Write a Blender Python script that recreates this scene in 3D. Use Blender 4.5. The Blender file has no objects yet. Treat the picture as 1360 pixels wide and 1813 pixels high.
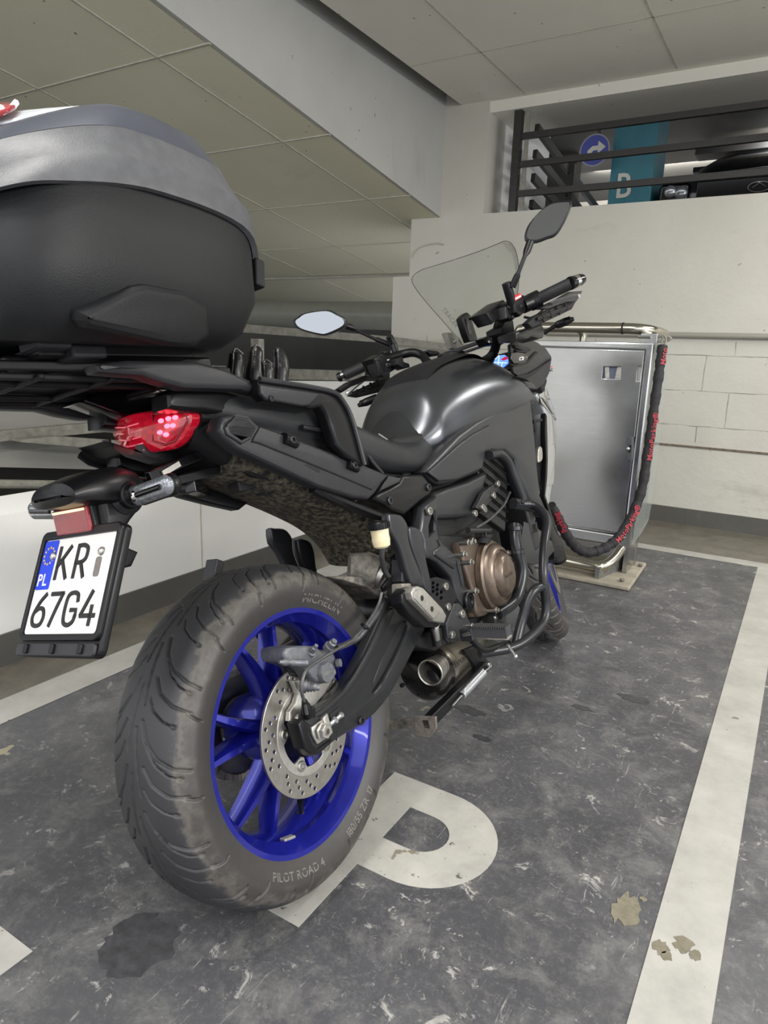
import bpy, bmesh, math, random
import numpy as np
from mathutils import Vector, Matrix, Quaternion
random.seed(7)
C = bpy.context.scene.collection
S = bpy.context.scene
PI = math.pi

# ------------------------------------------------------------------ camera
F_PX, YAW, PITCH, ROLL, CAM_H = 1226.13, math.radians(-30.949), math.radians(13.1129), math.radians(-1.9925), 1.0276
def cam_axes():
    cy, sy, cp, sp = math.cos(YAW), math.sin(YAW), math.cos(PITCH), math.sin(PITCH)
    f = np.array([sy*cp, cy*cp, -sp]); r = np.array([cy, -sy, 0.0]); d = np.cross(f, r)
    c, s = math.cos(ROLL), math.sin(ROLL)
    return c*r + s*d, -s*r + c*d, f
R_, D_, F_ = cam_axes()
CAMPOS = np.array([0.0, 0.0, CAM_H])
cam = bpy.data.objects.new('camera', bpy.data.cameras.new('camera'))
C.objects.link(cam)
cam.matrix_world = Matrix(((R_[0], -D_[0], -F_[0], 0), (R_[1], -D_[1], -F_[1], 0), (R_[2], -D_[2], -F_[2], CAM_H), (0, 0, 0, 1)))
cam.data.sensor_fit = 'VERTICAL'; cam.data.sensor_height = 24.0
cam.data.lens = F_PX/1813.0*24.0
cam.data.clip_start = 0.02; cam.data.clip_end = 100
S.camera = cam

# ------------------------------------------------------------------ light and exposure
S.view_settings.view_transform = 'Standard'; S.view_settings.look = 'None'
S.view_settings.exposure = -0.15; S.view_settings.gamma = 1.0; S.view_settings.use_curve_mapping = False
w = bpy.data.worlds.new('garage_air'); S.world = w; w.use_nodes = True
w.node_tree.nodes['Background'].inputs[0].default_value = (0.93, 0.95, 1.0, 1)
w.node_tree.nodes['Background'].inputs[1].default_value = 2.1
def tube_light(name, loc, length, width, power, along='y', col=(1.0, 0.975, 0.92), tilt=(0, 0, 0)):
    d = bpy.data.lights.new(name, 'AREA'); d.shape = 'RECTANGLE'; d.size = width; d.size_y = length
    d.energy = power; d.color = col
    o = bpy.data.objects.new(name, d); C.objects.link(o); o.location = loc
    o.rotation_euler = (tilt[0], tilt[1], tilt[2] + (0 if along == 'y' else PI/2))
    return o
tube_light('unseen_lamp', (1.15, 0.9, 2.60), 1.5, 0.16, 16)
tube_light('unseen_lamp', (0.95, 3.5, 2.60), 1.5, 0.16, 55)
tube_light('unseen_lamp', (-0.9, 0.2, 2.62), 1.5, 0.16, 42)  # unseen fill lamp, added to brighten the low left wall
tube_light('unseen_lamp', (-0.75, -1.7, 2.62), 1.5, 0.16, 18)
tube_light('unseen_lamp', (1.15, -2.3, 2.60), 1.5, 0.16, 18)
tube_light('unseen_lamp', (3.2, 1.4, 2.35), 1.5, 0.2, 135, tilt=(0, 0.7, 0))  # low fill lamp out of view, added for upright faces turned right
tube_light('unseen_lamp', (-3.6, -0.6, 2.45), 1.5, 0.16, 4)

# ------------------------------------------------------------------ pixel -> place (tracing helpers)
def ray(px, py):
    return ((px-680.0)*R_ + (py-906.5)*D_ + F_PX*F_)/F_PX
def Wp(px, py, axis, v):            # point of the room where a sight line meets the plane axis=v
    d = ray(px, py); t = (v-CAMPOS[axis])/d[axis]; p = CAMPOS + t*d
    return Vector(p)
BX, BY, BZ, BYAW, LEAN = -0.72179, 0.94007, 0.003, math.radians(0.82092), math.radians(14.78101)
_f = np.array([math.sin(BYAW), math.cos(BYAW), 0]); _l = np.array([-math.cos(BYAW), math.sin(BYAW), 0]); _u = np.array([0, 0, 1.0])
_l2 = _l*math.cos(LEAN) - _u*math.sin(LEAN); _u2 = _u*math.cos(LEAN) + _l*math.sin(LEAN)
BM = np.stack([_f, _l2, _u2], 1)
BIKE_MW = Matrix(((_f[0], _l2[0], _u2[0], BX), (_f[1], _l2[1], _u2[1], BY), (_f[2], _l2[2], _u2[2], BZ), (0, 0, 0, 1)))
CB = (CAMPOS - np.array([BX, BY, 0.0])) @ BM
def Bpl(px, py, p0, n):             # bike-frame point on the plane through p0 with normal n
    d = ray(px, py) @ BM; n = np.array(n, float); p0 = np.array(p0, float)
    t = (n @ (p0-CB))/(n @ d); return Vector(CB + t*d)
def B(px, py, y): return Bpl(px, py, (0, y, 0), (0, 1, 0))
def Bx(px, py, x): return Bpl(px, py, (x, 0, 0), (1, 0, 0))
def Bz(px, py, z): return Bpl(px, py, (0, 0, z), (0, 0, 1))
def zm(ox, oy, s, pts): return [(ox+u/s, oy+v/s) for u, v in pts]
ZA = lambda *p: zm(380, 640, 3.2381, p)      # tail side
ZE = lambda *p: zm(580, 880, 2.8936, p)      # engine
ZB = lambda *p: zm(640, 880, 6.1818, p)      # hangers
Z4 = lambda *p: zm(480, 600, 2.5185, p)      # tank
Z5 = lambda *p: zm(420, 1080, 4.5333, p)     # brake
ZH = lambda *p: zm(840, 500, 6.8, p)         # right bar
ZL = lambda *p: zm(560, 590, 6.1818, p)      # left bar
ZC = lambda *p: zm(900, 650, 3.626, p)       # headlamp column
ZP = lambda *p: zm(0, 800, 3.4, p)           # number plate
Z6 = lambda *p: zm(480, 340, 2.3448, p)

# ------------------------------------------------------------------ materials
def lin(h):
    h = h.lstrip('#'); v = [int(h[i:i+2], 16)/255 for i in (0, 2, 4)]
    return tuple((c/12.92 if c <= 0.04045 else ((c+0.055)/1.055)**2.4) for c in v) + (1,)
MATS = {}
def mat(name, col, rough=0.5, metal=0.0, var=0.0, scale=12.0, bump=0.0, bscale=None, col2=None, coat=0.0, emit=None, estr=0.0, spec=0.5, lo=0.35, hi=0.65, detail=6.0):
    if name in MATS: return MATS[name]
    m = bpy.data.materials.new(name); m.use_nodes = True; nt = m.node_tree; N = nt.nodes; L = nt.links
    b = N['Principled BSDF']; c = lin(col) if isinstance(col, str) else col
    b.inputs['Base Color'].default_value = c; b.inputs['Roughness'].default_value = rough; b.inputs['Metallic'].default_value = metal
    b.inputs['Coat Weight'].default_value = coat; b.inputs['Specular IOR Level'].default_value = spec
    if emit: b.inputs['Emission Color'].default_value = lin(emit); b.inputs['Emission Strength'].default_value = estr
    if var or col2 or bump:
        tc = N.new('ShaderNodeTexCoord')
        if var or col2:
            nz = N.new('ShaderNodeTexNoise'); nz.inputs['Scale'].default_value = scale; nz.inputs['Detail'].default_value = detail; nz.inputs['Roughness'].default_value = 0.65
            L.new(tc.outputs['Object'], nz.inputs['Vector'])
            rp = N.new('ShaderNodeValToRGB'); rp.color_ramp.elements[0].position = lo; rp.color_ramp.elements[1].position = hi
            c2 = lin(col2) if col2 else tuple(min(1, x*(1+var)) for x in c[:3]) + (1,)
            c1 = c if col2 else tuple(x*(1-var) for x in c[:3]) + (1,)
            rp.color_ramp.elements[0].color = c1; rp.color_ramp.elements[1].color = c2
            L.new(nz.outputs['Fac'], rp.inputs['Fac']); L.new(rp.outputs['Color'], b.inputs['Base Color'])
        if bump:
            n2 = N.new('ShaderNodeTexNoise'); n2.inputs['Scale'].default_value = bscale or scale*4; n2.inputs['Detail'].default_value = 4
            L.new(tc.outputs['Object'], n2.inputs['Vector'])
            bp = N.new('ShaderNodeBump'); bp.inputs['Strength'].default_value = bump; bp.inputs['Distance'].default_value = 0.004
            L.new(n2.outputs['Fac'], bp.inputs['Height']); L.new(bp.outputs['Normal'], b.inputs['Normal'])
    MATS[name] = m; return m
PLASTIC = mat('black_textured_plastic', '#262629', 0.44, var=0.12, scale=30, bump=0.12, bscale=420, spec=0.4)
CASEP = mat('case_grained_plastic', '#161719', 0.5, var=0.10, scale=24, bump=0.15, bscale=520, spec=0.3)
CASEL = mat('case_lid_grey_plastic', '#4e4f52', 0.44, var=0.14, scale=40, bump=0.12, bscale=520)
CASET = mat('case_lid_slate_plastic', '#3b3f48', 0.32, var=0.05, scale=10)
SILVER = mat('case_silver_cover', '#c9ccd2', 0.3, metal=0.4)
SATIN = mat('satin_black_plastic', '#121214', 0.33, spec=0.3)
GLOSSB = mat('gloss_black_plastic', '#0d0d0f', 0.16)
MATTE = mat('matte_black_plastic', '#18181a', 0.58, var=0.1, scale=25, spec=0.25)
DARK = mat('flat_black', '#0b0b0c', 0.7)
TANKM = mat('satin_graphite_paint', '#5d5f63', 0.27, metal=0.88, coat=0.0)
PANELM = mat('matt_graphite_paint', '#3b3c3e', 0.36, metal=0.5)
FRAMEM = mat('frame_black_paint', '#3a3b3e', 0.30, metal=0.5, var=0.08, scale=40)
SWING = mat('swingarm_black_paint', '#27282a', 0.36, metal=0.3, var=0.16, scale=90, bump=0.05, bscale=300)
BLUE = mat('metallic_blue_paint', '#1f2492', 0.25, metal=0.5, coat=0.5, var=0.10, scale=30)
RUBBER = None
SIDEW = mat('tyre_lettering_rubber', '#6a6660', 0.6)
GRIPM = mat('grip_rubber', '#222224', 0.55, bump=0.3, bscale=400)
STEEL = mat('disc_steel', '#a8a49c', 0.34, metal=0.9, var=0.10, scale=60)
ALU = mat('cast_aluminium', '#b9b6af', 0.38, metal=0.8, var=0.12, scale=60)
CALIP = mat('anodised_grey_caliper', '#5d6068', 0.45, metal=0.5, col2='#7a7a7c', scale=60)
BOLT = mat('bolt_steel', '#b4b2ac', 0.3, metal=0.95)
DBOLT = mat('dark_bolt_steel', '#4a4a4d', 0.32, metal=0.85)
BRONZE = mat('bronze_engine_paint', '#6c5f54', 0.34, metal=0.65, var=0.12, scale=50)
ENGB = mat('engine_black_paint', '#2b2b2c', 0.42, metal=0.3, var=0.2, scale=60)
MUFF = mat('brushed_muffler_steel', '#6b675e', 0.3, metal=0.9, col2='#8d877b', scale=20)
MUFFB = mat('black_muffler_shell', '#1d1c1b', 0.24, metal=0.3)
TUBEB = mat('black_powder_tube', '#26272a', 0.3, metal=0.25)
SEATM = mat('seat_vinyl', '#232426', 0.46, bump=0.2, bscale=600, spec=0.32)
STITCH = mat('grey_stitching', '#8c8c8c', 0.6)
MUD = mat('mud_dusted_plastic', '#1c1b19', 0.8, col2='#7a705c', scale=85, bump=0.9, bscale=140, lo=0.42, hi=0.72, detail=10)
DIRTY = mat('dusty_cast_metal', '#4a4742', 0.7, col2='#8a847a', scale=45, bump=0.4, bscale=90)
CHROME = mat('chrome', '#d8d8d8', 0.12, metal=1.0)
MIRROR = mat('mirror_glass', '#9b9fa3', 0.03, metal=1.0)
REDL = mat('red_lamp_lens', '#8f1024', 0.12, coat=1.0, emit='#ff1030', estr=0.22, var=0.55, scale=90)
REDG = mat('red_lamp_glow', '#ff3344', 0.3, emit='#ff4455', estr=9.0)
REFL = mat('red_reflector', '#8f1322', 0.18, coat=1.0, var=0.3, scale=420, bump=0.4, bscale=900)
REDP = mat('red_switch', '#d8353f', 0.4)
WHITEP = mat('white_print', '#e8e4de', 0.5)
PLATEW = mat('plate_white', '#e9e5e0', 0.35)
PLATEB = mat('plate_blue', '#1c3fd0', 0.35)
INK = mat('plate_black_ink', '#161412', 0.4)
GOLD = mat('star_yellow', '#d8b45a', 0.5)
GREYST = mat('grey_sticker', '#77706a', 0.4, var=0.15, scale=200)
WARM = mat('plate_lamp_glow', '#ffe6c0', 0.4, emit='#ffd8a8', estr=1.1)
FLUID = mat('brake_fluid_plastic', '#e0d8bc', 0.35, col2='#cdb98a', scale=14)
CLEARL = mat('clear_lamp_plastic', '#8c8f94', 0.15, metal=0.55, coat=1.0, var=0.35, scale=140)
HEADM = mat('headlamp_reflector', '#a7a9aa', 0.16, metal=0.6, coat=1.0)
ALULEV = mat('lever_aluminium', '#d2d4d2', 0.28, metal=0.75)
SCREENB = mat('display_glow', '#5a86ff', 0.3, emit='#5f8cff', estr=1.3)
SCREENW = mat('display_white', '#e8efff', 0.3, emit='#e8efff', estr=1.2)
SCREENR = mat('display_red', '#a01030', 0.3, emit='#c01a3c', estr=0.8)
ZINC = mat('zinc_spring', '#c3c5c6', 0.3, metal=0.85)
CONC = mat('dusty_concrete_pad', '#8b8577', 0.85, col2='#a39c8b', scale=14, bump=0.5, bscale=60)
def rubber_material():
    m = bpy.data.materials.new('tyre_rubber'); m.use_nodes = True; N = m.node_tree.nodes; L = m.node_tree.links; b = N['Principled BSDF']
    tc = N.new('ShaderNodeTexCoord'); sx = N.new('ShaderNodeSeparateXYZ'); L.new(tc.outputs['Object'], sx.inputs[0])
    ab = N.new('ShaderNodeMath'); ab.operation = 'ABSOLUTE'; L.new(sx.outputs[1], ab.inputs[0])
    nz = N.new('ShaderNodeTexNoise'); nz.inputs['Scale'].default_value = 22; nz.inputs['Detail'].default_value = 9; nz.inputs['Roughness'].default_value = 0.7; L.new(tc.outputs['Object'], nz.inputs['Vector'])
    ad = N.new('ShaderNodeMath'); ad.operation = 'MULTIPLY_ADD'; L.new(nz.outputs['Fac'], ad.inputs[0]); ad.inputs[1].default_value = 0.06; L.new(ab.outputs[0], ad.inputs[2])
    r = N.new('ShaderNodeValToRGB'); e = r.color_ramp.elements
    for k, (p, c) in enumerate(((0.0, '#2b2b2d'), (0.100, '#323234'), (0.109, '#5a5651'), (0.117, '#46433f'), (0.122, '#3a3734'))):
        el = e[k] if k < 2 else e.new(p); el.position = p; el.color = lin(c)
    L.new(ad.outputs[0], r.inputs['Fac'])
    cv_ = N.new('ShaderNodeCombineXYZ'); L.new(sx.outputs[0], cv_.inputs[0]); sb = N.new('ShaderNodeMath'); sb.operation = 'SUBTRACT'; sb.inputs[1].default_value = 0.315; L.new(sx.outputs[2], sb.inputs[0]); L.new(sb.outputs[0], cv_.inputs[2])
    ln_ = N.new('ShaderNodeVectorMath'); ln_.operation = 'LENGTH'; L.new(cv_.outputs[0], ln_.inputs[0])
    mr_ = N.new('ShaderNodeMapRange'); mr_.inputs['From Min'].default_value = 0.262; mr_.inputs['From Max'].default_value = 0.270; mr_.inputs['To Min'].default_value = 0.88; mr_.inputs['To Max'].default_value = 0.0; L.new(ln_.outputs['Value'], mr_.inputs['Value'])
    mx_ = N.new('ShaderNodeMix'); mx_.data_type = 'RGBA'; L.new(mr_.outputs[0], mx_.inputs[0]); L.new(r.outputs['Color'], mx_.inputs[6]); mx_.inputs[7].default_value = lin('#353331'); L.new(mx_.outputs[2], b.inputs['Base Color']); b.inputs['Roughness'].default_value = 0.5
    n2 = N.new('ShaderNodeTexNoise'); n2.inputs['Scale'].default_value = 300; L.new(tc.outputs['Object'], n2.inputs['Vector'])
    bp = N.new('ShaderNodeBump'); bp.inputs['Strength'].default_value = 0.12; bp.inputs['Distance'].default_value = 0.002; L.new(n2.outputs['Fac'], bp.inputs['Height']); L.new(bp.outputs['Normal'], b.inputs['Normal'])
    return m
RUBBER = rubber_material()
def glass(name, tint=(1, 1, 1), refl=0.12, rough=0.03, haze=0.0):
    m = bpy.data.materials.new(name); m.use_nodes = True; nt = m.node_tree; N = nt.nodes; L = nt.links
    N.remove(N['Principled BSDF']); out = N['Material Output']
    t = N.new('ShaderNodeBsdfTransparent'); t.inputs[0].default_value = (*tint, 1)
    g = N.new('ShaderNodeBsdfGlossy'); g.inputs['Roughness'].default_value = rough
    lw = N.new('ShaderNodeLayerWeight'); lw.inputs['Blend'].default_value = refl
    mx = N.new('ShaderNodeMixShader'); k_ = N.new('ShaderNodeMath'); k_.operation = 'MULTIPLY'; k_.inputs[1].default_value = 0.3; L.new(lw.outputs['Fresnel'], k_.inputs[0]); L.new(k_.outputs[0], mx.inputs[0]); L.new(t.outputs[0], mx.inputs[1]); L.new(g.outputs[0], mx.inputs[2])
    if haze:
        d = N.new('ShaderNodeBsdfDiffuse'); d.inputs[0].default_value = (0.75, 0.77, 0.76, 1)
        m2 = N.new('ShaderNodeMixShader'); m2.inputs[0].default_value = haze
        L.new(mx.outputs[0], m2.inputs[1]); L.new(d.outputs[0], m2.inputs[2]); L.new(m2.outputs[0], out.inputs[0])
    else: L.new(mx.outputs[0], out.inputs[0])
    return m
SCREENG = glass('clear_windscreen', (0.93, 0.94, 0.93), 0.10)
ACRYL = glass('clear_acrylic', (0.88, 0.9, 0.88), 0.12, haze=0.10)
LENSG = glass('clear_lens', (0.9, 0.92, 0.94), 0.3)

# ------------------------------------------------------------------ mesh helpers
def V(*a): return Vector(a if len(a) == 3 else a[0])
def basis(axis, up=None):
    a = V(axis).normalized()
    u = V(up) if up is not None else (Vector((0, 0, 1)) if abs(a.z) < 0.9 else Vector((1, 0, 0)))
    e1 = (u - a*u.dot(a)).normalized(); e2 = a.cross(e1)
    return a, e1, e2
def spline(pts, n=6, closed=False):
    P = [V(p) for p in pts]; out = []; m = len(P)
    if m < 3 and not closed: return P
    for i in range(m if closed else m-1):
        if closed: a, b, c, d = P[i-1], P[i], P[(i+1) % m], P[(i+2) % m]
        else:
            b, c = P[i], P[i+1]; a = P[i-1] if i else b*2-c; d = P[i+2] if i+2 < m else c*2-b
        for k in range(n):
            t = k/n
            out.append(0.5*((2*b) + (c-a)*t + (2*a-5*b+4*c-d)*t*t + (3*b-a-3*c+d)*t**3))
    if not closed: out.append(P[-1])
    return out
class MB:
    def __init__(s): s.bm = bmesh.new()
    def ring(s, pts): return [s.bm.verts.new(V(p)) for p in pts]
    def skin(s, rings, closed=True, cap=True, wrap=False):
        R = [s.ring(r) for r in rings]; n = len(R[0])
        idx = range(len(R)) if wrap else range(len(R)-1)
        for i in idx:
            a, b = R[i], R[(i+1) % len(R)]
            for k in range(n if closed else n-1):
                q = [a[k], a[(k+1) % n], b[(k+1) % n], b[k]]
                try: s.bm.faces.new(q)
                except ValueError: pass
        if cap and not wrap:
            for r in (R[0], R[-1]):
                try: s.bm.faces.new(r)
                except ValueError: pass
        return s
    def tube(s, pts, r, seg=10, smooth=5, closed=False, cap=True, flat=1.0, up=None):
        P0 = [V(p) for p in pts]
        P = spline(P0, smooth, closed) if (smooth and len(P0) > 2) else P0
        rr = r if isinstance(r, (list, tuple)) else [r]*len(P0)
        rad = [float(np.interp(i/(len(P)-1)*(len(P0)-1), range(len(P0)), rr)) for i in range(len(P))]
        rings = []; T0 = None; e1 = None
        for i, p in enumerate(P):
            t = (P[(i+1) % len(P)] - P[i-1]) if (closed or 0 < i < len(P)-1) else (P[1]-P[0] if i == 0 else P[-1]-P[-2])
            if t.length < 1e-9: t = T0 or Vector((1, 0, 0))
            t = t.normalized()
            if e1 is None: _, e1, e2 = basis(t, up)
            else:
                e1 = e1 - t*e1.dot(t)
                e1 = e1.normalized() if e1.length > 1e-6 else basis(t)[1]
                e2 = t.cross(e1)
            T0 = t
            rings.append([p + (e1*math.cos(2*PI*k/seg)*flat + e2*math.sin(2*PI*k/seg))*rad[i] for k in range(seg)])
        return s.skin(rings, True, cap and not closed, wrap=closed)
    def cyl(s, a, b, r, r2=None, seg=20):
        return s.tube([a, b], [r, r if r2 is None else r2], seg, 0)
    def lathe(s, o, axis, prof, seg=40, wrap=False):       # prof: (radius, height along axis)
        a, e1, e2 = basis(axis); o = V(o); rings = []
        for rr, h in prof:
            rr = max(rr, 1e-5)
            rings.append([o + a*h + (e1*math.cos(2*PI*k/seg) + e2*math.sin(2*PI*k/seg))*rr for k in range(seg)])
        return s.skin(rings, True, True, wrap)
    def box(s, c, size, M=None):
        c = V(c); h = V(size)/2; M = M or Matrix.Identity(3)
        v = [s.bm.verts.new(c + M @ Vector((h.x*i, h.y*j, h.z*k))) for i in (-1, 1) for j in (-1, 1) for k in (-1, 1)]
        for f in ((0, 1, 3, 2), (4, 6, 7, 5), (0, 4, 5, 1), (2, 3, 7, 6), (0, 2, 6, 4), (1, 5, 7, 3)): s.bm.faces.new([v[i] for i in f])
        return s
    def prism(s, poly, vec):
        a = s.ring(poly); vec = V(vec); b = s.ring([V(p)+vec for p in poly]); n = len(a)
        s.bm.faces.new(a); s.bm.faces.new(b[::-1])
        for k in range(n): s.bm.faces.new([a[k], b[k], b[(k+1) % n], a[(k+1) % n]])
        return s
    def beam(s, a, b, w, h, up=(0, 0, 1)):
        a = V(a); b = V(b); t, e1, e2 = basis(b-a, up)
        q = [e1*h/2+e2*w/2, e1*h/2-e2*w/2, -e1*h/2-e2*w/2, -e1*h/2+e2*w/2]
        return s.skin([[a+x for x in q], [b+x for x in q]])
    def ball(s, c, r, M=None, seg=16):
        c = V(c); r = V(r) if hasattr(r, '__len__') else Vector((r, r, r)); M = M or Matrix.Identity(3); rings = []
        for i in range(seg//2+1):
            t = PI*i/(seg//2); rings.append([c + M @ Vector((r.x*max(math.sin(t), 1e-4)*math.cos(2*PI*k/seg), r.y*max(math.sin(t), 1e-4)*math.sin(2*PI*k/seg), r.z*math.cos(t))) for k in range(seg)])
        return s.skin(rings)
    def mirror_y(s):
        geom = bmesh.ops.duplicate(s.bm, geom=s.bm.verts[:] + s.bm.edges[:] + s.bm.faces[:])['geom']
        for e in geom:
            if isinstance(e, bmesh.types.BMVert): e.co.y *= -1
        return s
    def build(s, name, m, parent=None, bevel=0, sub=0, ang=35, weld=0):
        if weld: bmesh.ops.remove_doubles(s.bm, verts=s.bm.verts[:], dist=weld)
        bmesh.ops.recalc_face_normals(s.bm, faces=s.bm.faces[:])
        me = bpy.data.meshes.new(name); s.bm.to_mesh(me); s.bm.free()
        return finish(me, name, m, parent, bevel, sub, ang)
def finish(me, name, m, parent=None, bevel=0, sub=0, ang=35):
    me.materials.clear(); me.materials.append(m)
    o = bpy.data.objects.new(name, me); C.objects.link(o)
    for p in me.polygons: p.use_smooth = True
    if not sub and not bevel: me.set_sharp_from_angle(angle=math.radians(ang))
    if bevel:
        b = o.modifiers.new('bevel', 'BEVEL'); b.width = bevel; b.segments = 2; b.limit_method = 'ANGLE'; b.angle_limit = math.radians(32); b.harden_normals = True
        me.set_sharp_from_angle(angle=math.radians(ang))
    if sub:
        u = o.modifiers.new('sub', 'SUBSURF'); u.levels = sub; u.render_levels = sub
    if parent: o.parent = parent
    return o
def curve_mesh(polys, depth, bevel, res=2):   # 2D outline(s) with holes -> solid mesh, outline kept
    cu = bpy.data.curves.new('t', 'CURVE'); cu.dimensions = '2D'; cu.fill_mode = 'BOTH'
    for P in polys:
        sp = cu.splines.new('POLY'); sp.points.add(len(P)-1); sp.use_cyclic_u = True
        for q, p in zip(sp.points, P): q.co = (p[0], p[1], 0, 1)
    cu.extrude = max(depth/2-bevel, 0.0001); cu.bevel_depth = bevel; cu.bevel_resolution = res; cu.offset = -bevel
    ob = bpy.data.objects.new('t', cu); C.objects.link(ob)
    dg = bpy.context.evaluated_depsgraph_get(); me = bpy.data.meshes.new_from_object(ob.evaluated_get(dg))
    bpy.data.objects.remove(ob); bpy.data.curves.remove(cu)
    return me
def area2(P): return sum(P[i-1][0]*P[i][1]-P[i][0]*P[i-1][1] for i in range(len(P)))
def plate(name, px, plane, thick, m, parent, holes=(), bevel=0.004, flip=False, mirror=False, smooth=0, ang=30):
    """px outline lying on bike plane y=a+b*x+c*z (the outer face); the solid goes 'thick' inwards."""
    a, b, c = plane if isinstance(plane, tuple) else (plane, 0, 0)
    n = Vector((-b, 1, -c)).normalized()          # pointing to +y
    p0 = (0, a, 0)
    def conv(q):
        P = [Bpl(x, y, p0, (-b, 1, -c)) for x, y in q]
        return spline(P, smooth, True) if smooth else P
    O = conv(px); H = [conv(h) for h in holes]
    ex = Vector((1, b, 0)).normalized(); ez = n.cross(ex)*-1
    ez = ez if ez.z > 0 else -ez
    o = O[0]
    two = lambda P: [((p-o).dot(ex), (p-o).dot(ez)) for p in P]
    me = curve_mesh([two(O)]+[two(h) for h in H], thick, bevel)
    bm = bmesh.new(); bm.from_mesh(me)
    bmesh.ops.remove_doubles(bm, verts=bm.verts[:], dist=1e-5)
    for v in bm.verts:
        q = v.co.copy(); v.co = o + ex*q.x + ez*q.y + n*(thick/2 - q.z)
    bmesh.ops.recalc_face_normals(bm, faces=bm.faces[:])
    me2 = bpy.data.meshes.new(name); bm.to_mesh(me2); bm.free(); bpy.data.meshes.remove(me)
    ob = finish(me2, name, m, parent, 0, 0, ang)
    if mirror:
        mm = me2.copy()
        bm = bmesh.new(); bm.from_mesh(mm)
        for v in bm.verts: v.co.y *= -1
        bmesh.ops.reverse_faces(bm, faces=bm.faces[:]); bm.to_mesh(mm); bm.free()
        finish(mm, name, m, parent, 0, 0, ang)
    return ob
_glyph = {}
def glyph(ch, depth=0.08, off=0.0):
    k = (ch, depth, off)
    if k in _glyph: return _glyph[k]
    cu = bpy.data.curves.new('g', 'FONT'); cu.body = ch; cu.size = 1.0; cu.extrude = depth/2; cu.offset = off; cu.resolution_u = 3
    ob = bpy.data.objects.new('g', cu); C.objects.link(ob)
    dg = bpy.context.evaluated_depsgraph_get(); me = bpy.data.meshes.new_from_object(ob.evaluated_get(dg))
    bpy.data.objects.remove(ob)
    vs = [v.co.copy() for v in me.vertices]; fs = [tuple(p.vertices) for p in me.polygons]
    wd = max([v.x for v in vs] or [0.3]) + 0.06 if vs else 0.3
    bpy.data.meshes.remove(me); bpy.data.curves.remove(cu)
    _glyph[k] = (vs, fs, wd); return _glyph[k]
def text(name, s, size, fn, m, parent, off=0.0, depth=0.06, sx=1.0):
    """fn(u) -> (origin, x axis, y axis, normal) at running length u (metres)."""
    bm = bmesh.new(); u = 0
    for ch in s:
        vs, fs, wd = glyph(ch, depth, off)
        o, ex, ey, en = fn(u + wd*size*sx/2)
        nv = [bm.verts.new(o + ex*((v.x-wd/2)*size*sx) + ey*(v.y*size) + en*(v.z*size)) for v in vs]
        for f in fs:
            try: bm.faces.new([nv[i] for i in f])
            except ValueError: pass
        u += wd*size*sx
    me = bpy.data.meshes.new(name); bm.to_mesh(me); bm.free()
    return finish(me, name, m, parent)
def text_len(s, size, sx=1.0): return sum(glyph(c, 0.06, 0)[2] for c in s)*size*sx
def flat_text(name, s, size, o, ex, ey, m, parent, off=0.0, depth=0.06, sx=1.0):
    o = V(o); ex = V(ex).normalized(); ey = V(ey).normalized(); en = ex.cross(ey)
    return text(name, s, size, lambda u: (o+ex*u, ex, ey, en), m, parent, off, depth, sx)
def bolt(name, p, axis, r, h, m, parent, socket=True):
    b = MB(); b.lathe(p, axis, [(r, -0.002), (r, h*0.7), (r*0.85, h), (r*0.55, h), (r*0.5, h*0.4), (0, h*0.4)] if socket else [(r, 0), (r, h*0.8), (r*0.8, h), (0, h)], 16 if socket else 6)
    return b.build(name, m, parent)
def thing(name, label, cat, mw=None, loc=None, group=None):
    o = bpy.data.objects.new(name, None); o.empty_display_size = 0.1; C.objects.link(o)
    if mw is not None: o.matrix_world = mw
    if loc is not None: o.location = loc
    o['label'] = label; o['category'] = cat
    if group: o['group'] = group
    return o
def tag(o, label, cat, group=None):
    o['label'] = label; o['category'] = cat
    if group: o['group'] = group
    return o
def struct(o): o['kind'] = 'structure'; return o

# ------------------------------------------------------------------ setting materials
def nodes(name):
    m = bpy.data.materials.new(name); m.use_nodes = True; return m, m.node_tree.nodes, m.node_tree.links, m.node_tree.nodes['Principled BSDF']
def noise(N, L, vec, scale, detail=6, rough=0.6, dist=0.0):
    n = N.new('ShaderNodeTexNoise'); n.inputs['Scale'].default_value = scale; n.inputs['Detail'].default_value = detail
    n.inputs['Roughness'].default_value = rough; n.inputs['Distortion'].default_value = dist; L.new(vec, n.inputs['Vector']); return n.outputs['Fac']
def ramp(N, L, fac, stops):
    r = N.new('ShaderNodeValToRGB'); e = r.color_ramp.elements
    while len(e) < len(stops): e.new(0.5)
    for k, (p, c) in zip(e, stops): k.position = p; k.color = lin(c) if isinstance(c, str) else (c, c, c, 1)
    L.new(fac, r.inputs['Fac']); return r.outputs['Color']
def mix(N, L, fac, a, b):
    m = N.new('ShaderNodeMix'); m.data_type = 'RGBA'
    for s, v in ((m.inputs[0], fac), (m.inputs[6], a), (m.inputs[7], b)):
        if isinstance(v, str): s.default_value = lin(v)
        elif isinstance(v, (int, float)): s.default_value = v
        else: L.new(v, s)
    return m.outputs[2]
def math_(N, L, op, a, b=0.0, c=None):
    m = N.new('ShaderNodeMath'); m.operation = op
    for s, v in zip(m.inputs, (a, b) if c is None else (a, b, c)):
        if isinstance(v, (int, float)): s.default_value = v
        else: L.new(v, s)
    return m.outputs[0]
def stretch(N, L, vec, sc, rot=(0, 0, 0)):
    mp = N.new('ShaderNodeMapping'); mp.inputs['Scale'].default_value = sc; mp.inputs['Rotation'].default_value = rot; L.new(vec, mp.inputs['Vector']); return mp.outputs[0]

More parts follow.
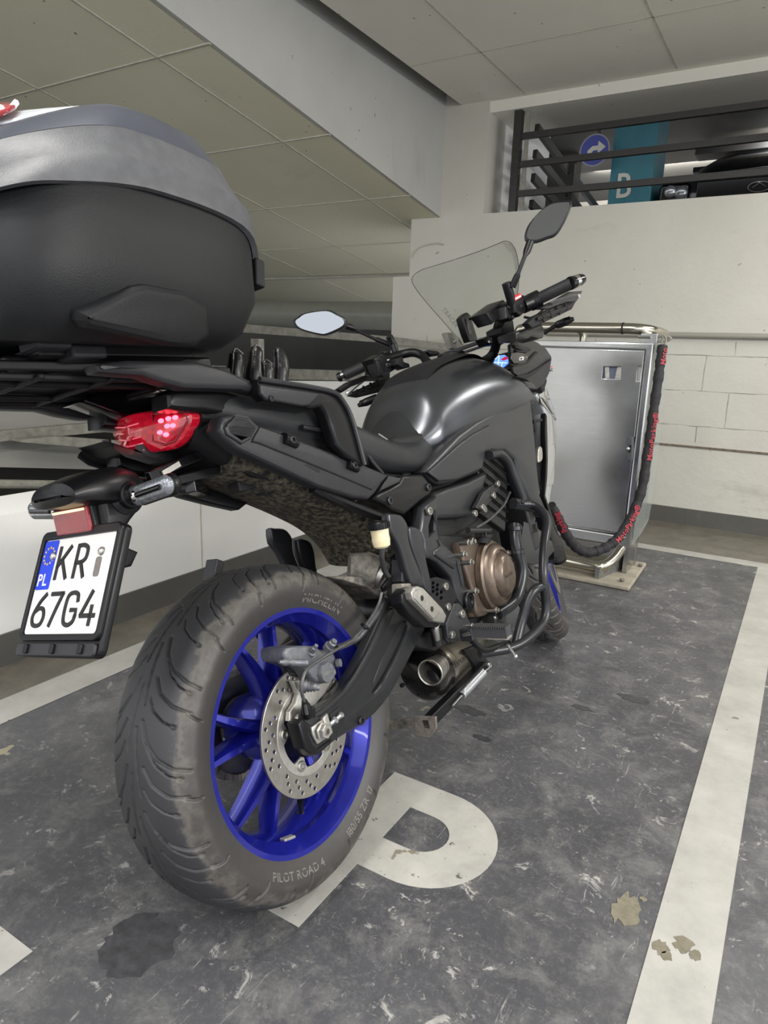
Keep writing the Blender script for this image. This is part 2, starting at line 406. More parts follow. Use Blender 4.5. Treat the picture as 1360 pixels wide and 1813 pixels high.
def floor_material():
    m, N, L, b = nodes('sealed_floor'); tc = N.new('ShaderNodeTexCoord').outputs['Object']
    base = ramp(N, L, noise(N, L, tc, 1.6, 8, 0.65), [(0.3, '#3b3b3e'), (0.5, '#4a4a4d'), (0.72, '#5b5b5d')])
    fine = noise(N, L, tc, 70, 8, 0.75)
    base = mix(N, L, ramp(N, L, fine, [(0.5, 0.0), (0.75, 0.55)]), base, '#6d6d6d')
    base = mix(N, L, ramp(N, L, noise(N, L, tc, 26, 10, 0.8), [(0.30, 0.6), (0.45, 0.0)]), base, '#36373a')
    # pale scuffs and scratches in three directions, broken into patches
    patch = ramp(N, L, noise(N, L, tc, 3.2, 6, 0.7), [(0.40, 0.0), (0.58, 1.0)])
    for k, (rz, sc, lo) in enumerate(((0.5, 44, 0.635), (-0.9, 52, 0.64), (1.4, 38, 0.645))):
        s = noise(N, L, stretch(N, L, tc, (1.0, 0.16, 1.0), (0, 0, rz)), sc, 6, 0.75, 1.2)
        f = math_(N, L, 'MULTIPLY', ramp(N, L, s, [(lo, 0.0), (lo+0.05, 0.75)]), patch)
        base = mix(N, L, f, base, '#a6a49f')
    cloud = ramp(N, L, noise(N, L, tc, 9, 10, 0.78, 0.4), [(0.48, 0.0), (0.72, 0.6)])
    base = mix(N, L, cloud, base, '#85847f')
    grit = math_(N, L, 'MULTIPLY', ramp(N, L, noise(N, L, tc, 55, 6, 0.8, 0.8), [(0.58, 0.0), (0.66, 0.7)]), ramp(N, L, noise(N, L, tc, 4.3, 4, 0.6), [(0.42, 0.15), (0.6, 1.0)]))
    base = mix(N, L, grit, base, '#9d9b96')
    blot = math_(N, L, 'MULTIPLY', ramp(N, L, noise(N, L, tc, 16, 9, 0.72, 0.6), [(0.595, 0.0), (0.63, 0.85)]), patch)
    base = mix(N, L, blot, base, '#aaa8a2')
    chips = ramp(N, L, noise(N, L, tc, 5.1, 4, 0.5), [(0.735, 0.0), (0.74, 1.0)])
    base = mix(N, L, chips, base, '#8d8872')
    dark = ramp(N, L, noise(N, L, tc, 2.3, 5, 0.6), [(0.27, 0.55), (0.36, 0.0)])
    base = mix(N, L, dark, base, '#2a2a2c')
    # unpainted strips along the two walls
    sx = N.new('ShaderNodeSeparateXYZ'); L.new(tc, sx.inputs[0])
    strip = math_(N, L, 'MAXIMUM', math_(N, L, 'LESS_THAN', sx.outputs[0], -1.82), math_(N, L, 'GREATER_THAN', sx.outputs[1], 4.0))
    earth = ramp(N, L, noise(N, L, tc, 9, 9, 0.7), [(0.3, '#57534b'), (0.7, '#757065')])
    base = mix(N, L, strip, base, earth)
    L.new(base, b.inputs['Base Color'])
    L.new(ramp(N, L, noise(N, L, tc, 5, 6, 0.6), [(0.3, 0.28), (0.7, 0.46)]), b.inputs['Roughness'])
    bp = N.new('ShaderNodeBump'); bp.inputs['Strength'].default_value = 0.22; bp.inputs['Distance'].default_value = 0.004
    L.new(fine, bp.inputs['Height']); L.new(bp.outputs[0], b.inputs['Normal'])
    return m
def paint_material(name, clean, worn_lo):
    m, N, L, b = nodes(name); tc = N.new('ShaderNodeTexCoord').outputs['Object']
    base = ramp(N, L, noise(N, L, tc, 8, 8, 0.7), [(0.3, clean[0]), (0.7, clean[1])])
    base = mix(N, L, ramp(N, L, noise(N, L, stretch(N, L, tc, (1, 0.2, 1), (0, 0, 0.7)), 30, 8, 0.75, 1.0), [(0.6, 0.0), (0.72, 0.7)]), base, '#9a968a')
    base = mix(N, L, ramp(N, L, noise(N, L, tc, 38, 5, 0.6), [(worn_lo, 0.0), (worn_lo+0.02, 1.0)]), base, '#58564e')
    big = ramp(N, L, noise(N, L, tc, 7.3, 5, 0.6), [(worn_lo-0.015, 0.0), (worn_lo, 1.0)])
    base = mix(N, L, big, base, '#787263')
    L.new(base, b.inputs['Base Color']); b.inputs['Roughness'].default_value = 0.55
    return m
def concrete(name, c1, c2, stain, rough=0.75, sc=1.3, sa=0.5, pits=True, lo=0.55):
    m, N, L, b = nodes(name); tc = N.new('ShaderNodeTexCoord').outputs['Object']
    base = ramp(N, L, noise(N, L, tc, sc, 8, 0.62), [(0.3, c1), (0.7, c2)])
    base = mix(N, L, ramp(N, L, noise(N, L, stretch(N, L, tc, (1, 1, 0.25)), sc*2.4, 9, 0.7, 0.5), [(lo, 0.0), (lo+0.2, sa)]), base, stain)
    if pits: base = mix(N, L, ramp(N, L, noise(N, L, tc, 23, 3, 0.5), [(0.73, 0.0), (0.75, 0.8)]), base, '#5b564c')
    L.new(base, b.inputs['Base Color']); b.inputs['Roughness'].default_value = rough
    bp = N.new('ShaderNodeBump'); bp.inputs['Strength'].default_value = 0.3; bp.inputs['Distance'].default_value = 0.006
    L.new(noise(N, L, tc, 14, 8, 0.7), bp.inputs['Height']); L.new(bp.outputs[0], b.inputs['Normal'])
    return m
def block_material():
    m, N, L, b = nodes('painted_block_wall'); tc = N.new('ShaderNodeTexCoord').outputs['Object']
    base = ramp(N, L, noise(N, L, tc, 1.4, 7, 0.6), [(0.3, '#b9b6ac'), (0.7, '#c4c2b9')])
    sx = N.new('ShaderNodeSeparateXYZ'); L.new(tc, sx.inputs[0])
    mp = N.new('ShaderNodeCombineXYZ'); L.new(sx.outputs[0], mp.inputs[0]); L.new(math_(N, L, 'ADD', sx.outputs[2], -0.42), mp.inputs[1])
    br = N.new('ShaderNodeTexBrick'); br.inputs['Scale'].default_value = 1.0; br.inputs['Brick Width'].default_value = 0.42; br.inputs['Row Height'].default_value = 0.2165
    br.inputs['Mortar Size'].default_value = 0.004; br.inputs['Mortar Smooth'].default_value = 0.4; br.offset = 0.37
    br.inputs['Color1'].default_value = br.inputs['Color2'].default_value = (0, 0, 0, 1); br.inputs['Mortar'].default_value = (1, 1, 1, 1)
    wob = N.new('ShaderNodeVectorMath'); wob.operation = 'ADD'
    nz = N.new('ShaderNodeTexNoise'); nz.inputs['Scale'].default_value = 9; L.new(tc, nz.inputs['Vector'])
    sc = N.new('ShaderNodeVectorMath'); sc.operation = 'SCALE'; sc.inputs['Scale'].default_value = 0.012; L.new(nz.outputs['Color'], sc.inputs[0])
    L.new(mp.outputs[0], wob.inputs[0]); L.new(sc.outputs[0], wob.inputs[1]); L.new(wob.outputs[0], br.inputs['Vector'])
    band = math_(N, L, 'MULTIPLY', math_(N, L, 'LESS_THAN', sx.outputs[2], 1.15), math_(N, L, 'GREATER_THAN', sx.outputs[2], 0.53))
    low = ramp(N, L, noise(N, L, tc, 7, 5, 0.6), [(0.40, 0.10), (0.6, 0.6)])
    f = math_(N, L, 'MULTIPLY', math_(N, L, 'MULTIPLY', br.outputs['Color'], band), low)
    base = mix(N, L, f, base, '#4c4a44')
    pit = math_(N, L, 'MULTIPLY', ramp(N, L, noise(N, L, tc, 21, 2, 0.5), [(0.74, 0.0), (0.76, 0.7)]), 1.0)
    base = mix(N, L, pit, base, '#6c685e')
    scuff = ramp(N, L, noise(N, L, stretch(N, L, tc, (0.5, 1, 1.4)), 2.1, 9, 0.72), [(0.60, 0.0), (0.72, 0.45)])
    base = mix(N, L, scuff, base, '#8d897c')
    L.new(base, b.inputs['Base Color']); b.inputs['Roughness'].default_value = 0.6
    bp = N.new('ShaderNodeBump'); bp.inputs['Strength'].default_value = 0.35; bp.inputs['Distance'].default_value = 0.008
    L.new(math_(N, L, 'SUBTRACT', noise(N, L, tc, 18, 6, 0.6), math_(N, L, 'MULTIPLY', br.outputs['Color'], band)), bp.inputs['Height']); L.new(bp.outputs[0], b.inputs['Normal'])
    return m
FLOOR = floor_material(); PAINT = paint_material('road_paint', ('#989690', '#b0aea7'), 0.70); PAINTC = paint_material('worn_road_paint', ('#989690', '#b2b0a8'), 0.665)
WALLB = block_material()
WALLC = concrete('low_wall_concrete', '#e0dfdb', '#e9e8e4', '#c4c1b8', sa=0.4)
PLINTH = concrete('dark_plinth_paint', '#4c4b47', '#565550', '#66635b', sc=4, sa=0.5)
CEIL = concrete('ceiling_concrete', '#d3d0c6', '#dcd9cf', '#b0ada2', sa=0.35, lo=0.6)
SOFFIT = concrete('ramp_soffit_concrete', '#d2ceb6', '#dad6be', '#aeaa95', sa=0.35, lo=0.6)
BEAMM = concrete('beam_concrete', '#a3a39f', '#b0b0ac', '#7d7c77', sa=0.5, lo=0.58)
JOINT = mat('joint_filler', '#b5b3a6', 0.8, var=0.12, scale=30)
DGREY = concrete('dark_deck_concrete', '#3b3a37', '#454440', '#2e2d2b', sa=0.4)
RAMPG = concrete('ramp_concrete', '#8e8d86', '#9b9a93', '#74726a', sa=0.4)
RAILG = mat('worn_grey_rail', '#77756d', 0.6, col2='#979489', scale=16)
PIPEM = mat('grey_pipe_paint', '#8b8c84', 0.35, var=0.05, scale=10)
RAILB = mat('black_rail_paint', '#2e2d2b', 0.4, var=0.2, scale=60)
TEAL = mat('teal_column_paint', '#2b6f7d', 0.5, var=0.10, scale=5)
BACKW = mat('upper_back_wall', '#a5a19a', 0.7, var=0.05, scale=3)

def quadbox(name, x0, x1, y0, y1, z0, z1, m, parent=None):
    return MB().box(((x0+x1)/2, (y0+y1)/2, (z0+z1)/2), (x1-x0, y1-y0, z1-z0)).build(name, m, parent)
def slab(name, corners, thick, m, parent=None):
    return MB().prism(corners, (0, 0, thick)).build(name, m, parent)

# ------------------------------------------------------------------ floor and markings
floor = struct(slab('floor', [(-2.30, -3.6, -0.2), (5.5, -3.6, -0.2), (5.5, 4.9, -0.2), (-2.30, 4.9, -0.2)], 0.2, FLOOR))
def flatshape(name, polys, m, parent, z=0.0012, h=0.0012):
    me = curve_mesh(polys, h, 0.0001, 0)
    for v in me.vertices: v.co.z += z
    return finish(me, name, m, parent)
def rect(x0, x1, y0, y1): return [(x0, y0), (x1, y0), (x1, y1), (x0, y1)]
flatshape('painted_line', [rect(-0.103, 0.012, -1.1, 4.055)], PAINT, floor)
flatshape('painted_line', [rect(-1.879, -1.752, -1.1, 4.055)], PAINT, floor)
flatshape('painted_line', [rect(-1.752, -0.103, 3.952, 4.055)], PAINT, floor)
arc = lambda cx, cy, r, a0, a1, n=22: [(cx+r*math.cos(a0+(a1-a0)*k/n), cy+r*math.sin(a0+(a1-a0)*k/n)) for k in range(n+1)]
P_out = [(-0.750, 0.838), (-0.653, 0.838), (-0.653, 1.030)] + arc(-0.581, 1.189, 0.159, -PI/2, PI/2) + [(-0.750, 1.348)]
P_in = [(-0.651, 1.126)] + arc(-0.588, 1.188, 0.061, -PI/2, PI/2, 14) + [(-0.651, 1.250)]
flatshape('painted_letter', [P_out, P_in], PAINTC, floor)
flatshape('painted_letter', [rect(-1.20, -1.002, 0.10, 0.547)], PAINT, floor)
random.seed(3)
def blob(cx, cy, r, ax=1.0, ay=1.0, n=26, rough=0.35):
    return [(cx+ax*r*(1+rough*random.uniform(-1, 1))*math.cos(2*PI*k/n), cy+ay*r*(1+rough*random.uniform(-1, 1))*math.sin(2*PI*k/n)) for k in range(n)]
CHIP = mat('bare_concrete_patch', '#6a6555', 0.8, col2='#7c7665', scale=60)
OIL = mat('oil_stain', '#343436', 0.38, col2='#47474a', scale=40)
flatshape('worn_patch', [blob(-0.155, 1.215, 0.030, 0.8, 1.5)], CHIP, floor, 0.0008)
flatshape('worn_patch', [blob(-0.135, 1.262, 0.006)], CHIP, floor, 0.0008)
for cx, cy, r in ((-0.085, 1.16, 0.013), (-0.072, 1.145, 0.009), (-0.05, 1.19, 0.016), (-0.03, 1.175, 0.009)): flatshape('worn_patch', [blob(cx, cy, r, 1, 1.3, 16)], CHIP, floor, 0.0026, 0.0006)
flatshape('worn_patch', [blob(-1.19, 1.19, 0.016, 1.5, 0.8)], CHIP, floor, 0.0008)
flatshape('oil_stain', [blob(-0.865, 0.655, 0.062, 1, 1.1, 40, 0.16)], OIL, floor, 0.0006)
for cx, cy, r in ((-0.72, 1.74, 0.03), (-0.63, 1.62, 0.018), (-0.45, 1.95, 0.02), (-0.33, 2.1, 0.03)): flatshape('oil_stain', [blob(cx, cy, r, 1.5, 0.7, 26, 0.3)], OIL, floor, 0.0006)

# ------------------------------------------------------------------ walls
YW = 4.752
wall_back = struct(quadbox('wall_back', -2.84, 4.2, YW, YW+0.22, 0.0, 1.576, WALLB))
quadbox('wall_upper_course', -2.70, 4.2, YW, YW+0.22, 1.576, 1.978, WALLB, wall_back)
quadbox('wall_pier', -2.47, -2.13, YW, YW+0.3, 1.978, 3.3, WALLB, wall_back)
MB().prism([(-2.84, YW, 0.5), (-2.84, YW-0.012, 0.485), (-2.84, YW-0.012, 0.0), (-2.84, YW, 0.0)], (7.04, 0, 0)).build('wall_footing', WALLB, wall_back)
RUST = mat('rusty_ledge_dirt', '#7d776a', 0.9, col2='#5c4434', scale=30)
MB().box((0.7, YW-0.008, 0.503), (7.0, 0.02, 0.008)).build('wall_ledge', RUST, wall_back)
SCUFFC = mat('old_scuff_paint', '#b5b2a7', 0.7, var=0.1, scale=30)  # scuffed paint, slightly darker than the wall around it
struct(quadbox('baseboard_back', -2.84, 4.2, YW-0.022, YW-0.012, 0.0, 0.104, PLINTH))
MB().tube([Wp(697+i, 0, 1, YW) * 0 + Vector((x, YW-0.004, z)) for i, (x, z) in enumerate(((-2.68, 1.71), (-2.62, 1.775), (-2.5, 1.80), (-2.42, 1.79)))], 0.006, 6, 6).build('wall_scrape', SCUFFC, wall_back)
# recessed panel ridge in the plaster behind the windscreen
pipe = MB().tube([(-1.6, YW-0.02, 1.183), (4.2, YW-0.02, 1.183)], 0.017, 12, 0).build('wall_conduit', mat('conduit_paint', '#8f8d83', 0.5), None)
tag(pipe, 'grey conduit pipe running level along the white block wall beside the steel cabinet', 'pipe')
wall_left = struct(quadbox('wall_left', -2.36, -2.092, -3.6, YW-0.013, 0.0, 0.488, WALLC))
struct(quadbox('baseboard_left', -2.092, -2.082, -3.6, YW-0.023, 0.0, 0.105, PLINTH))
quadbox('wall_joint', -2.0925, -2.0905, 2.004, 2.010, 0.105, 0.488, JOINT, wall_left)

# ------------------------------------------------------------------ ceilings and beam
ceil = struct(slab('ceiling', [(-2.34, -0.2, 2.69), (3.0, -0.2, 2.69), (3.0, 4.78, 2.69), (-2.34, 4.78, 2.69)], 0.2, CEIL))
for x in (-1.875, -0.945, 0.93, 1.87): MB().box((x, 2.28, 2.6895), (0.012, 4.9, 0.002)).build('ceiling_joint', JOINT, ceil)
for y in (0.35, 1.27, 2.19, 3.10, 4.015): MB().box((0.32, y, 2.6895), (5.3, 0.008, 0.002)).build('ceiling_joint', JOINT, ceil)
zs = lambda y: 1.975 + 0.150*(YW-y)
beam = struct(MB().prism([(-2.46, -0.3, zs(-0.3)), (-2.46, YW, zs(YW)), (-2.46, YW, 3.3), (-2.46, -0.3, 3.3)], (-0.03, 0, 0)).build('ceiling_beam', BEAMM))
MB().prism([(-2.34, -0.3, 3.3), (-2.34, YW, 3.3), (-2.34, YW, 2.70), (-2.34, -0.3, 2.70)], (0.01, 0, 0)).build('beam_slot_edge', CEIL, beam)
quadbox('beam_slot_top', -2.49, -2.33, -0.3, YW, 3.3, 3.35, DGREY, beam)
ramp_c = struct(MB().prism([(-12, -0.3, zs(-0.3)), (-2.48, -0.3, zs(-0.3)), (-2.48, 7.6, zs(7.6)), (-12, 7.6, zs(7.6))], (0, 0, 0.22)).build('ceiling_ramp', SOFFIT))
for y in (0.69, 1.59, 2.50, 3.40, 4.315, 5.245, 6.18): MB().beam((-9, y, zs(y)-0.001), (-2.47, y, zs(y)-0.001), 0.014, 0.006).build('ceiling_joint', JOINT, ramp_c)
MB().beam((-9, 6.18, zs(6.18)-0.008), (-2.47, 6.18, zs(6.18)-0.008), 0.07, 0.02).build('ceiling_joint', JOINT, ramp_c)
for x in (-2.805, -3.72, -4.64): MB().beam((x, -0.3, zs(-0.3)-0.001), (x, 7.6, zs(7.6)-0.001), 0.014, 0.006).build('ceiling_joint', JOINT, ramp_c)

# ------------------------------------------------------------------ ramp well on the left
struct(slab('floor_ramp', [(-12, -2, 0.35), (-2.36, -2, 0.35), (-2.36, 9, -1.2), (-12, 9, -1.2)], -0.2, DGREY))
pl = lambda name, q, x, m, t=-0.18: MB().prism([Wp(a, b, 0, x) for a, b in q], (t, 0, 0)).build(name, m)
struct(pl('wall_ramp_upper', [(-500, 560), (360, 560), (360, 735), (214, 745), (-500, 820)], -4.2, RAMPG))
cb1 = pl('ramp_kerb', [(-500, 822), (0, 761), (214, 742), (420, 725), (420, 740), (214, 760), (0, 779), (-500, 845)], -3.95, RAILG, 0.06)
tag(cb1, 'pale grey concrete kerb rising behind the red tail light', 'kerb')
struct(pl('wall_ramp_lower', [(-500, 700), (60, 775), (420, 800), (420, 838), (200, 832), (-500, 815)], -4.0, RAMPG))
cb2 = pl('ramp_kerb', [(20, 776), (80, 770), (430, 795), (430, 808), (190, 793), (20, 780)], -3.85, RAILG, 0.1)
tag(cb2, 'narrow grey kerb slanting down under the tail light, thinner one of the two', 'kerb')
rl = MB().tube([Wp(-500, 850, 0, -3.2), Wp(0, 857, 0, -3.2), Wp(400, 862, 0, -3.2)], 0.022, 10, 0).build('guard_rail', RAILG)
tag(rl, 'thin pale rail low behind the plate holder above the white wall', 'rail')
pp = MB().tube([(-12, 5.95, 1.42), (-2.9, 5.95, 1.35)], 0.135, 20, 0).build('ventilation_pipe', PIPEM)
tag(pp, 'thick grey pipe running behind the left mirror', 'pipe')
gr = thing('guard_rail', 'worn grey flat steel guard rail on posts behind the left mirror', 'rail', loc=(-2.45, 4.62, 0.4))
def rel(o, p): return V(p) - o.location
wp = lambda x, y: Wp(x, y, 1, 4.62)
def band(pts_top, pts_bot, th, o, name, m):
    poly = [rel(o, wp(*p)) for p in pts_top] + [rel(o, wp(*p)) for p in pts_bot[::-1]]
    return MB().prism(poly, (0, th, 0)).build(name, m, o)
band([(330, 567), (424, 573), (694, 596), (806, 611)], [(330, 582), (424, 588), (694, 608), (806, 622)], 0.03, gr, 'rail_bar', RAILG)
band([(330, 645), (510, 653), (640, 657)], [(330, 664), (510, 672), (640, 674)], 0.05, gr, 'rail_bar', RAILG)
MB().box(rel(gr, wp(451, 690))+Vector((0, 0.04, 0)), (0.088, 0.07, 0.86)).build('post', RAILG, gr)
MB().box(rel(gr, wp(799, 700))+Vector((0, 0.04, 0)), (0.06, 0.07, 0.70)).build('post', RAILG, gr)
MB().ball(rel(gr, wp(797, 602))+Vector((0, 0.03, 0)), (0.03, 0.03, 0.045)).build('post_cap', RAILG, gr)
struct(slab('wall_kerb_deck', [Wp(250, 668, 1, 4.8), Wp(700, 676, 1, 4.8), Wp(700, 760, 1, 4.8), Wp(250, 760, 1, 4.8)], 0.01, RAMPG)) if False else None
kb = MB().prism([wp(300, 672), wp(690, 676), wp(690, 800), wp(300, 800)], (0, 0.1, 0)).build('wall_ramp_parapet', WALLC); struct(kb)
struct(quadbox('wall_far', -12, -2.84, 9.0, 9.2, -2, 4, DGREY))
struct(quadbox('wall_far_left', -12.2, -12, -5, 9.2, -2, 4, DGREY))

OPP = mat('opposite_wall_paint', '#b9b8b0', 0.7, var=0.08, scale=2)
struct(quadbox('wall_opposite', -7, 0.6, -7.2, -7.0, -0.2, 2.9, OPP))  # unseen wall behind the camera, added so the cabinet reflects grey
for x0, x1 in ((-3.95, -3.45), (-3.2, -2.85)): struct(quadbox('wall_reflection_pier', x0, x1, -7.0, -6.8, -0.2, 2.9, mat('white_reflection_pier', '#e9e8e2', 0.6)))  # unseen piers, added to give the cabinet door bright reflected bands
tube_light('unseen_lamp', (-3.4, -5.4, 2.6), 1.5, 0.16, 90)  # added lamp that only lights the piers for that reflection
# ------------------------------------------------------------------ upper deck beyond the opening
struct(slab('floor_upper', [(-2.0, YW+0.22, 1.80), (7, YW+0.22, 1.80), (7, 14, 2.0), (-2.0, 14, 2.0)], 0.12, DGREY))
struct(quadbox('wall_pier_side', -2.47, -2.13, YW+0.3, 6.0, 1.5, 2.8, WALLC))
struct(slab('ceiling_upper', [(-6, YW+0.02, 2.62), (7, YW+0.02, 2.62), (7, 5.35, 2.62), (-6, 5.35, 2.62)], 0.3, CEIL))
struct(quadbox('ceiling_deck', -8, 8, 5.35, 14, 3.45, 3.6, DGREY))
struct(quadbox('wall_upper_back', -9, 9, 11.8, 12.0, 0.5, 4.6, BACKW))
for z in (3.35, 4.0, 4.6): struct(quadbox('trim_1', -9, 9, 11.77, 11.8, z, z+0.02, mat('panel_gap', '#67635c', 0.8)))
struct(quadbox('trim_2', -1.5, 9, 9.0, 9.3, 3.28, 3.36, DARK))
struct(quadbox('trim_3', -1.5, 9, 9.0, 9.2, 3.10, 3.15, DARK))
tube_light('unseen_lamp', (-1.9, 9.9, 3.35), 0.3, 2.0, 160, 'y', tilt=(0.9, 0, 0))  # fill lamp, added and tilted to brighten the upper back wall
tube_light('unseen_lamp', (0.6, 8.8, 3.35), 0.3, 2.6, 420, 'y', tilt=(0.9, 0, 0))  # second added fill lamp, aimed at the same back wall
rail = thing('guard_rail', 'black three-bar guard rail on the white wall in front of the dark car', 'railing', loc=(-1.94, 4.82, 1.98))
MB().box((0.0, 0, 0.33), (0.052, 0.05, 0.68)).build('post', RAILB, rail)
MB().box((0.055, 0.02, 0.33), (0.022, 0.03, 0.66)).build('post', RAILG, rail)
for z in (0.48, 0.306, 0.122): MB().beam((0.0, 0, z), (6.0, 0, z+0.008), 0.03, 0.038).build('rail_bar', RAILB, rail)
r2 = thing('ramp_railing', 'black railing sloping down behind the guard rail post, end of white wall', 'railing', loc=(-1.86, 4.95, 1.98))
for z in (0.56, 0.40, 0.25, 0.08): MB().beam((0, 0, z), (0.05, 4.2, z-0.15*4.2), 0.03, 0.055).build('rail_bar', RAILB, r2)
for y in (0.75, 1.7): MB().box((0.03, y, 0.30-0.15*y), (0.05, 0.05, 0.62)).build('post', RAILB, r2)
struct(MB().prism([(-1.9, 4.97, 1.7), (-1.9, 9, 1.1), (-1.9, 9, 1.35), (-1.9, 4.97, 2.0)], (0.1, 0, 0)).build('trim_4', RAMPG))
col = struct(quadbox('wall_column', -1.88, -1.50, 7.0, 7.45, 1.8, 3.46, TEAL))
fx, fz = Vector((1, 0, 0)), Vector((0, 0, 1))
LETW = mat('stencil_white', '#c8c6bc', 0.6)
flat_text('stencil_letter', 'B', 0.30, Wp(1088, 351, 1, 6.998), fx, fz, LETW, col, off=0.012, sx=0.86)
MB().box((-1.735, 6.996, 2.56), (0.008, 0.006, 0.3)).build('stencil_gap', TEAL, col)
sg = thing('road_sign', 'round blue sign with white right-turn arrow hanging left of the teal column', 'sign', loc=Wp(1053, 266, 1, 6.85))
MB().lathe((0, 0.0, 0), (0, -1, 0), [(0.13, -0.006), (0.133, 0), (0.13, 0.004), (0, 0.004)], 40).build('sign_face', mat('sign_blue', '#26358f', 0.4), sg)
MB().lathe((0, 0, 0), (0, -1, 0), [(0.125, 0.0), (0.137, 0.0), (0.137, 0.006), (0.125, 0.006)], 40, True).build('sign_rim', mat('sign_rim_grey', '#8a8c96', 0.5), sg)
me = curve_mesh([[(-0.062, -0.085), (-0.03, -0.085), (-0.03, -0.03), (-0.012, -0.005), (0.03, -0.002), (0.03, -0.035), (0.1, 0.018), (0.03, 0.075), (0.03, 0.035), (-0.02, 0.034), (-0.062, 0.0)]], 0.004, 0.0004, 0)
for v in me.vertices: v.co = Vector((v.co.x, -0.0075 - v.co.z, v.co.y))
bm = bmesh.new(); bm.from_mesh(me); bmesh.ops.recalc_face_normals(bm, faces=bm.faces[:]); bm.to_mesh(me); bm.free()
finish(me, 'arrow', LETW, sg)
MB().cyl((0.02, 0.02, 0.1), (0.02, 0.02, 0.62), 0.012).build('hanger', RAILB, sg)
lt = thing('ceiling_light', 'lit strip lamp high on the upper deck beyond the sloping railing', 'light', loc=Wp(965, 266, 1, 9.5))
MB().box((0, 0, 0), (0.75, 0.09, 0.05)).build('diffuser', mat('lit_diffuser', '#ffffff', 0.5, emit='#fff6e6', estr=0.8), lt, bevel=0.02)
MB().box((0, 0, 0.05), (0.8, 0.06, 0.04)).build('housing', RAILG, lt)
# dark car on the upper deck
car = thing('car', 'black parked car with round-cornered headlight behind the guard rail', 'car', loc=(-0.62, 7.0, 1.92))
CARB = mat('black_car_paint', '#26272b', 0.2, metal=0.2, coat=0.6); CARG = mat('car_glass', '#14181b', 0.06)
def half_loft(name, secs, m, parent, sub=1):
    b = MB(); rings = []
    for y, pts in secs:
        rings.append([(-x, y, z) for x, z in pts] + [(x, y, z) for x, z in pts[::-1]])
    b.skin(rings, True, True); return b.build(name, m, parent, sub=sub)
half_loft('body', [(0.0, [(0.72, 0.25), (0.84, 0.45), (0.80, 0.60), (0.5, 0.68)]), (0.12, [(0.80, 0.2), (0.90, 0.45), (0.88, 0.66), (0.55, 0.76)]), (0.9, [(0.84, 0.2), (0.93, 0.5), (0.90, 0.80), (0.55, 0.90)]), (1.2, [(0.84, 0.2), (0.93, 0.5), (0.92, 0.86), (0.6, 0.93)]), (4.2, [(0.84, 0.2), (0.93, 0.5), (0.92, 0.9), (0.6, 0.95)])], CARB, car)
half_loft('cabin', [(1.0, [(0.86, 0.80), (0.84, 0.85), (0.7, 0.90)]), (1.75, [(0.86, 0.9), (0.66, 1.32), (0.5, 1.38)]), (3.2, [(0.86, 0.9), (0.66, 1.36), (0.5, 1.42)]), (4.0, [(0.86, 0.9), (0.74, 1.0), (0.6, 1.0)])], CARG, car)
for sx in (-1, 1):
    h = MB().box((sx*0.68, 0.05, 0.56), (0.26, 0.16, 0.17)).build('headlight', GLOSSB, car, bevel=0.04)
    MB().ball((sx*0.71, -0.02, 0.57), (0.055, 0.03, 0.055)).build('lens', HEADM, h)
    MB().ball((sx*0.62, -0.02, 0.555), (0.06, 0.03, 0.06)).build('lens', CLEARL, h)
    for k in (0.4, 3.3): MB().lathe((sx*0.80, k+0.3, 0.3), (sx, 0, 0), [(0.0, 0), (0.3, 0), (0.31, 0.1), (0.2, 0.11), (0, 0.09)], 28).build('wheel', GLOSSB, car)
    MB().ball((sx*1.02, 1.35, 0.92), (0.12, 0.07, 0.08)).build('door_mirror', CARB, car)
MB().box((0, -0.03, 0.56), (0.98, 0.05, 0.13)).build('grille', GLOSSB, car, bevel=0.01)
MB().beam((-0.5, -0.04, 0.645), (0.5, -0.04, 0.645), 0.02, 0.012).build('grille_trim', CHROME, car)
MB().tube([(0.085*math.cos(t), -0.065, 0.545+0.04*math.sin(t)) for t in np.linspace(0, 2*PI, 20)[:-1]], 0.006, 6, 2, True).build('emblem', CHROME, car)
MB().tube([(-0.05, -0.065, 0.54), (0, -0.065, 0.575), (0.05, -0.065, 0.54)], 0.005, 6, 0).build('emblem', CHROME, car)

# ------------------------------------------------------------------ steel cabinet, tube barrier, chain
def brushed(name, c, r):
    m, N, L, b = nodes(name); tc = N.new('ShaderNodeTexCoord').outputs['Object']
    b.inputs['Metallic'].default_value = 1.0
    f = noise(N, L, stretch(N, L, tc, (2, 2, 160)), 3, 6, 0.7)
    L.new(ramp(N, L, f, [(0.3, c), (0.7, '#c4c5c6')]), b.inputs['Base Color'])
    L.new(ramp(N, L, noise(N, L, tc, 3, 4, 0.6), [(0.3, r-0.05), (0.7, r+0.07)]), b.inputs['Roughness'])
    bp = N.new('ShaderNodeBump'); bp.inputs['Strength'].default_value = 0.02; bp.inputs['Distance'].default_value = 0.002
    L.new(noise(N, L, tc, 2.2, 3, 0.5), bp.inputs['Height']); L.new(bp.outputs[0], b.inputs['Normal'])
    return m
STAIN = brushed('brushed_stainless', '#b2b3b4', 0.2)
STUBE = mat('polished_tube_steel', '#b9b5a8', 0.2, metal=1.0)
CX0, CX1, CY, CZ0, CZ1 = -1.27, -0.628, 3.35, 0.165, 1.102
cab = thing('steel_cabinet', 'brushed stainless steel locker cabinet in a polished tube frame behind the front wheel', 'cabinet', loc=((CX0+CX1)/2, CY, 0.0))
cl = lambda x, y, z: Vector((x, y, z)) - cab.location
MB().box(cl((CX0+CX1)/2, CY+0.16, (0.205+CZ1)/2), (CX1-CX0-0.004, 0.28, CZ1-0.205)).build('body', STAIN, cab)
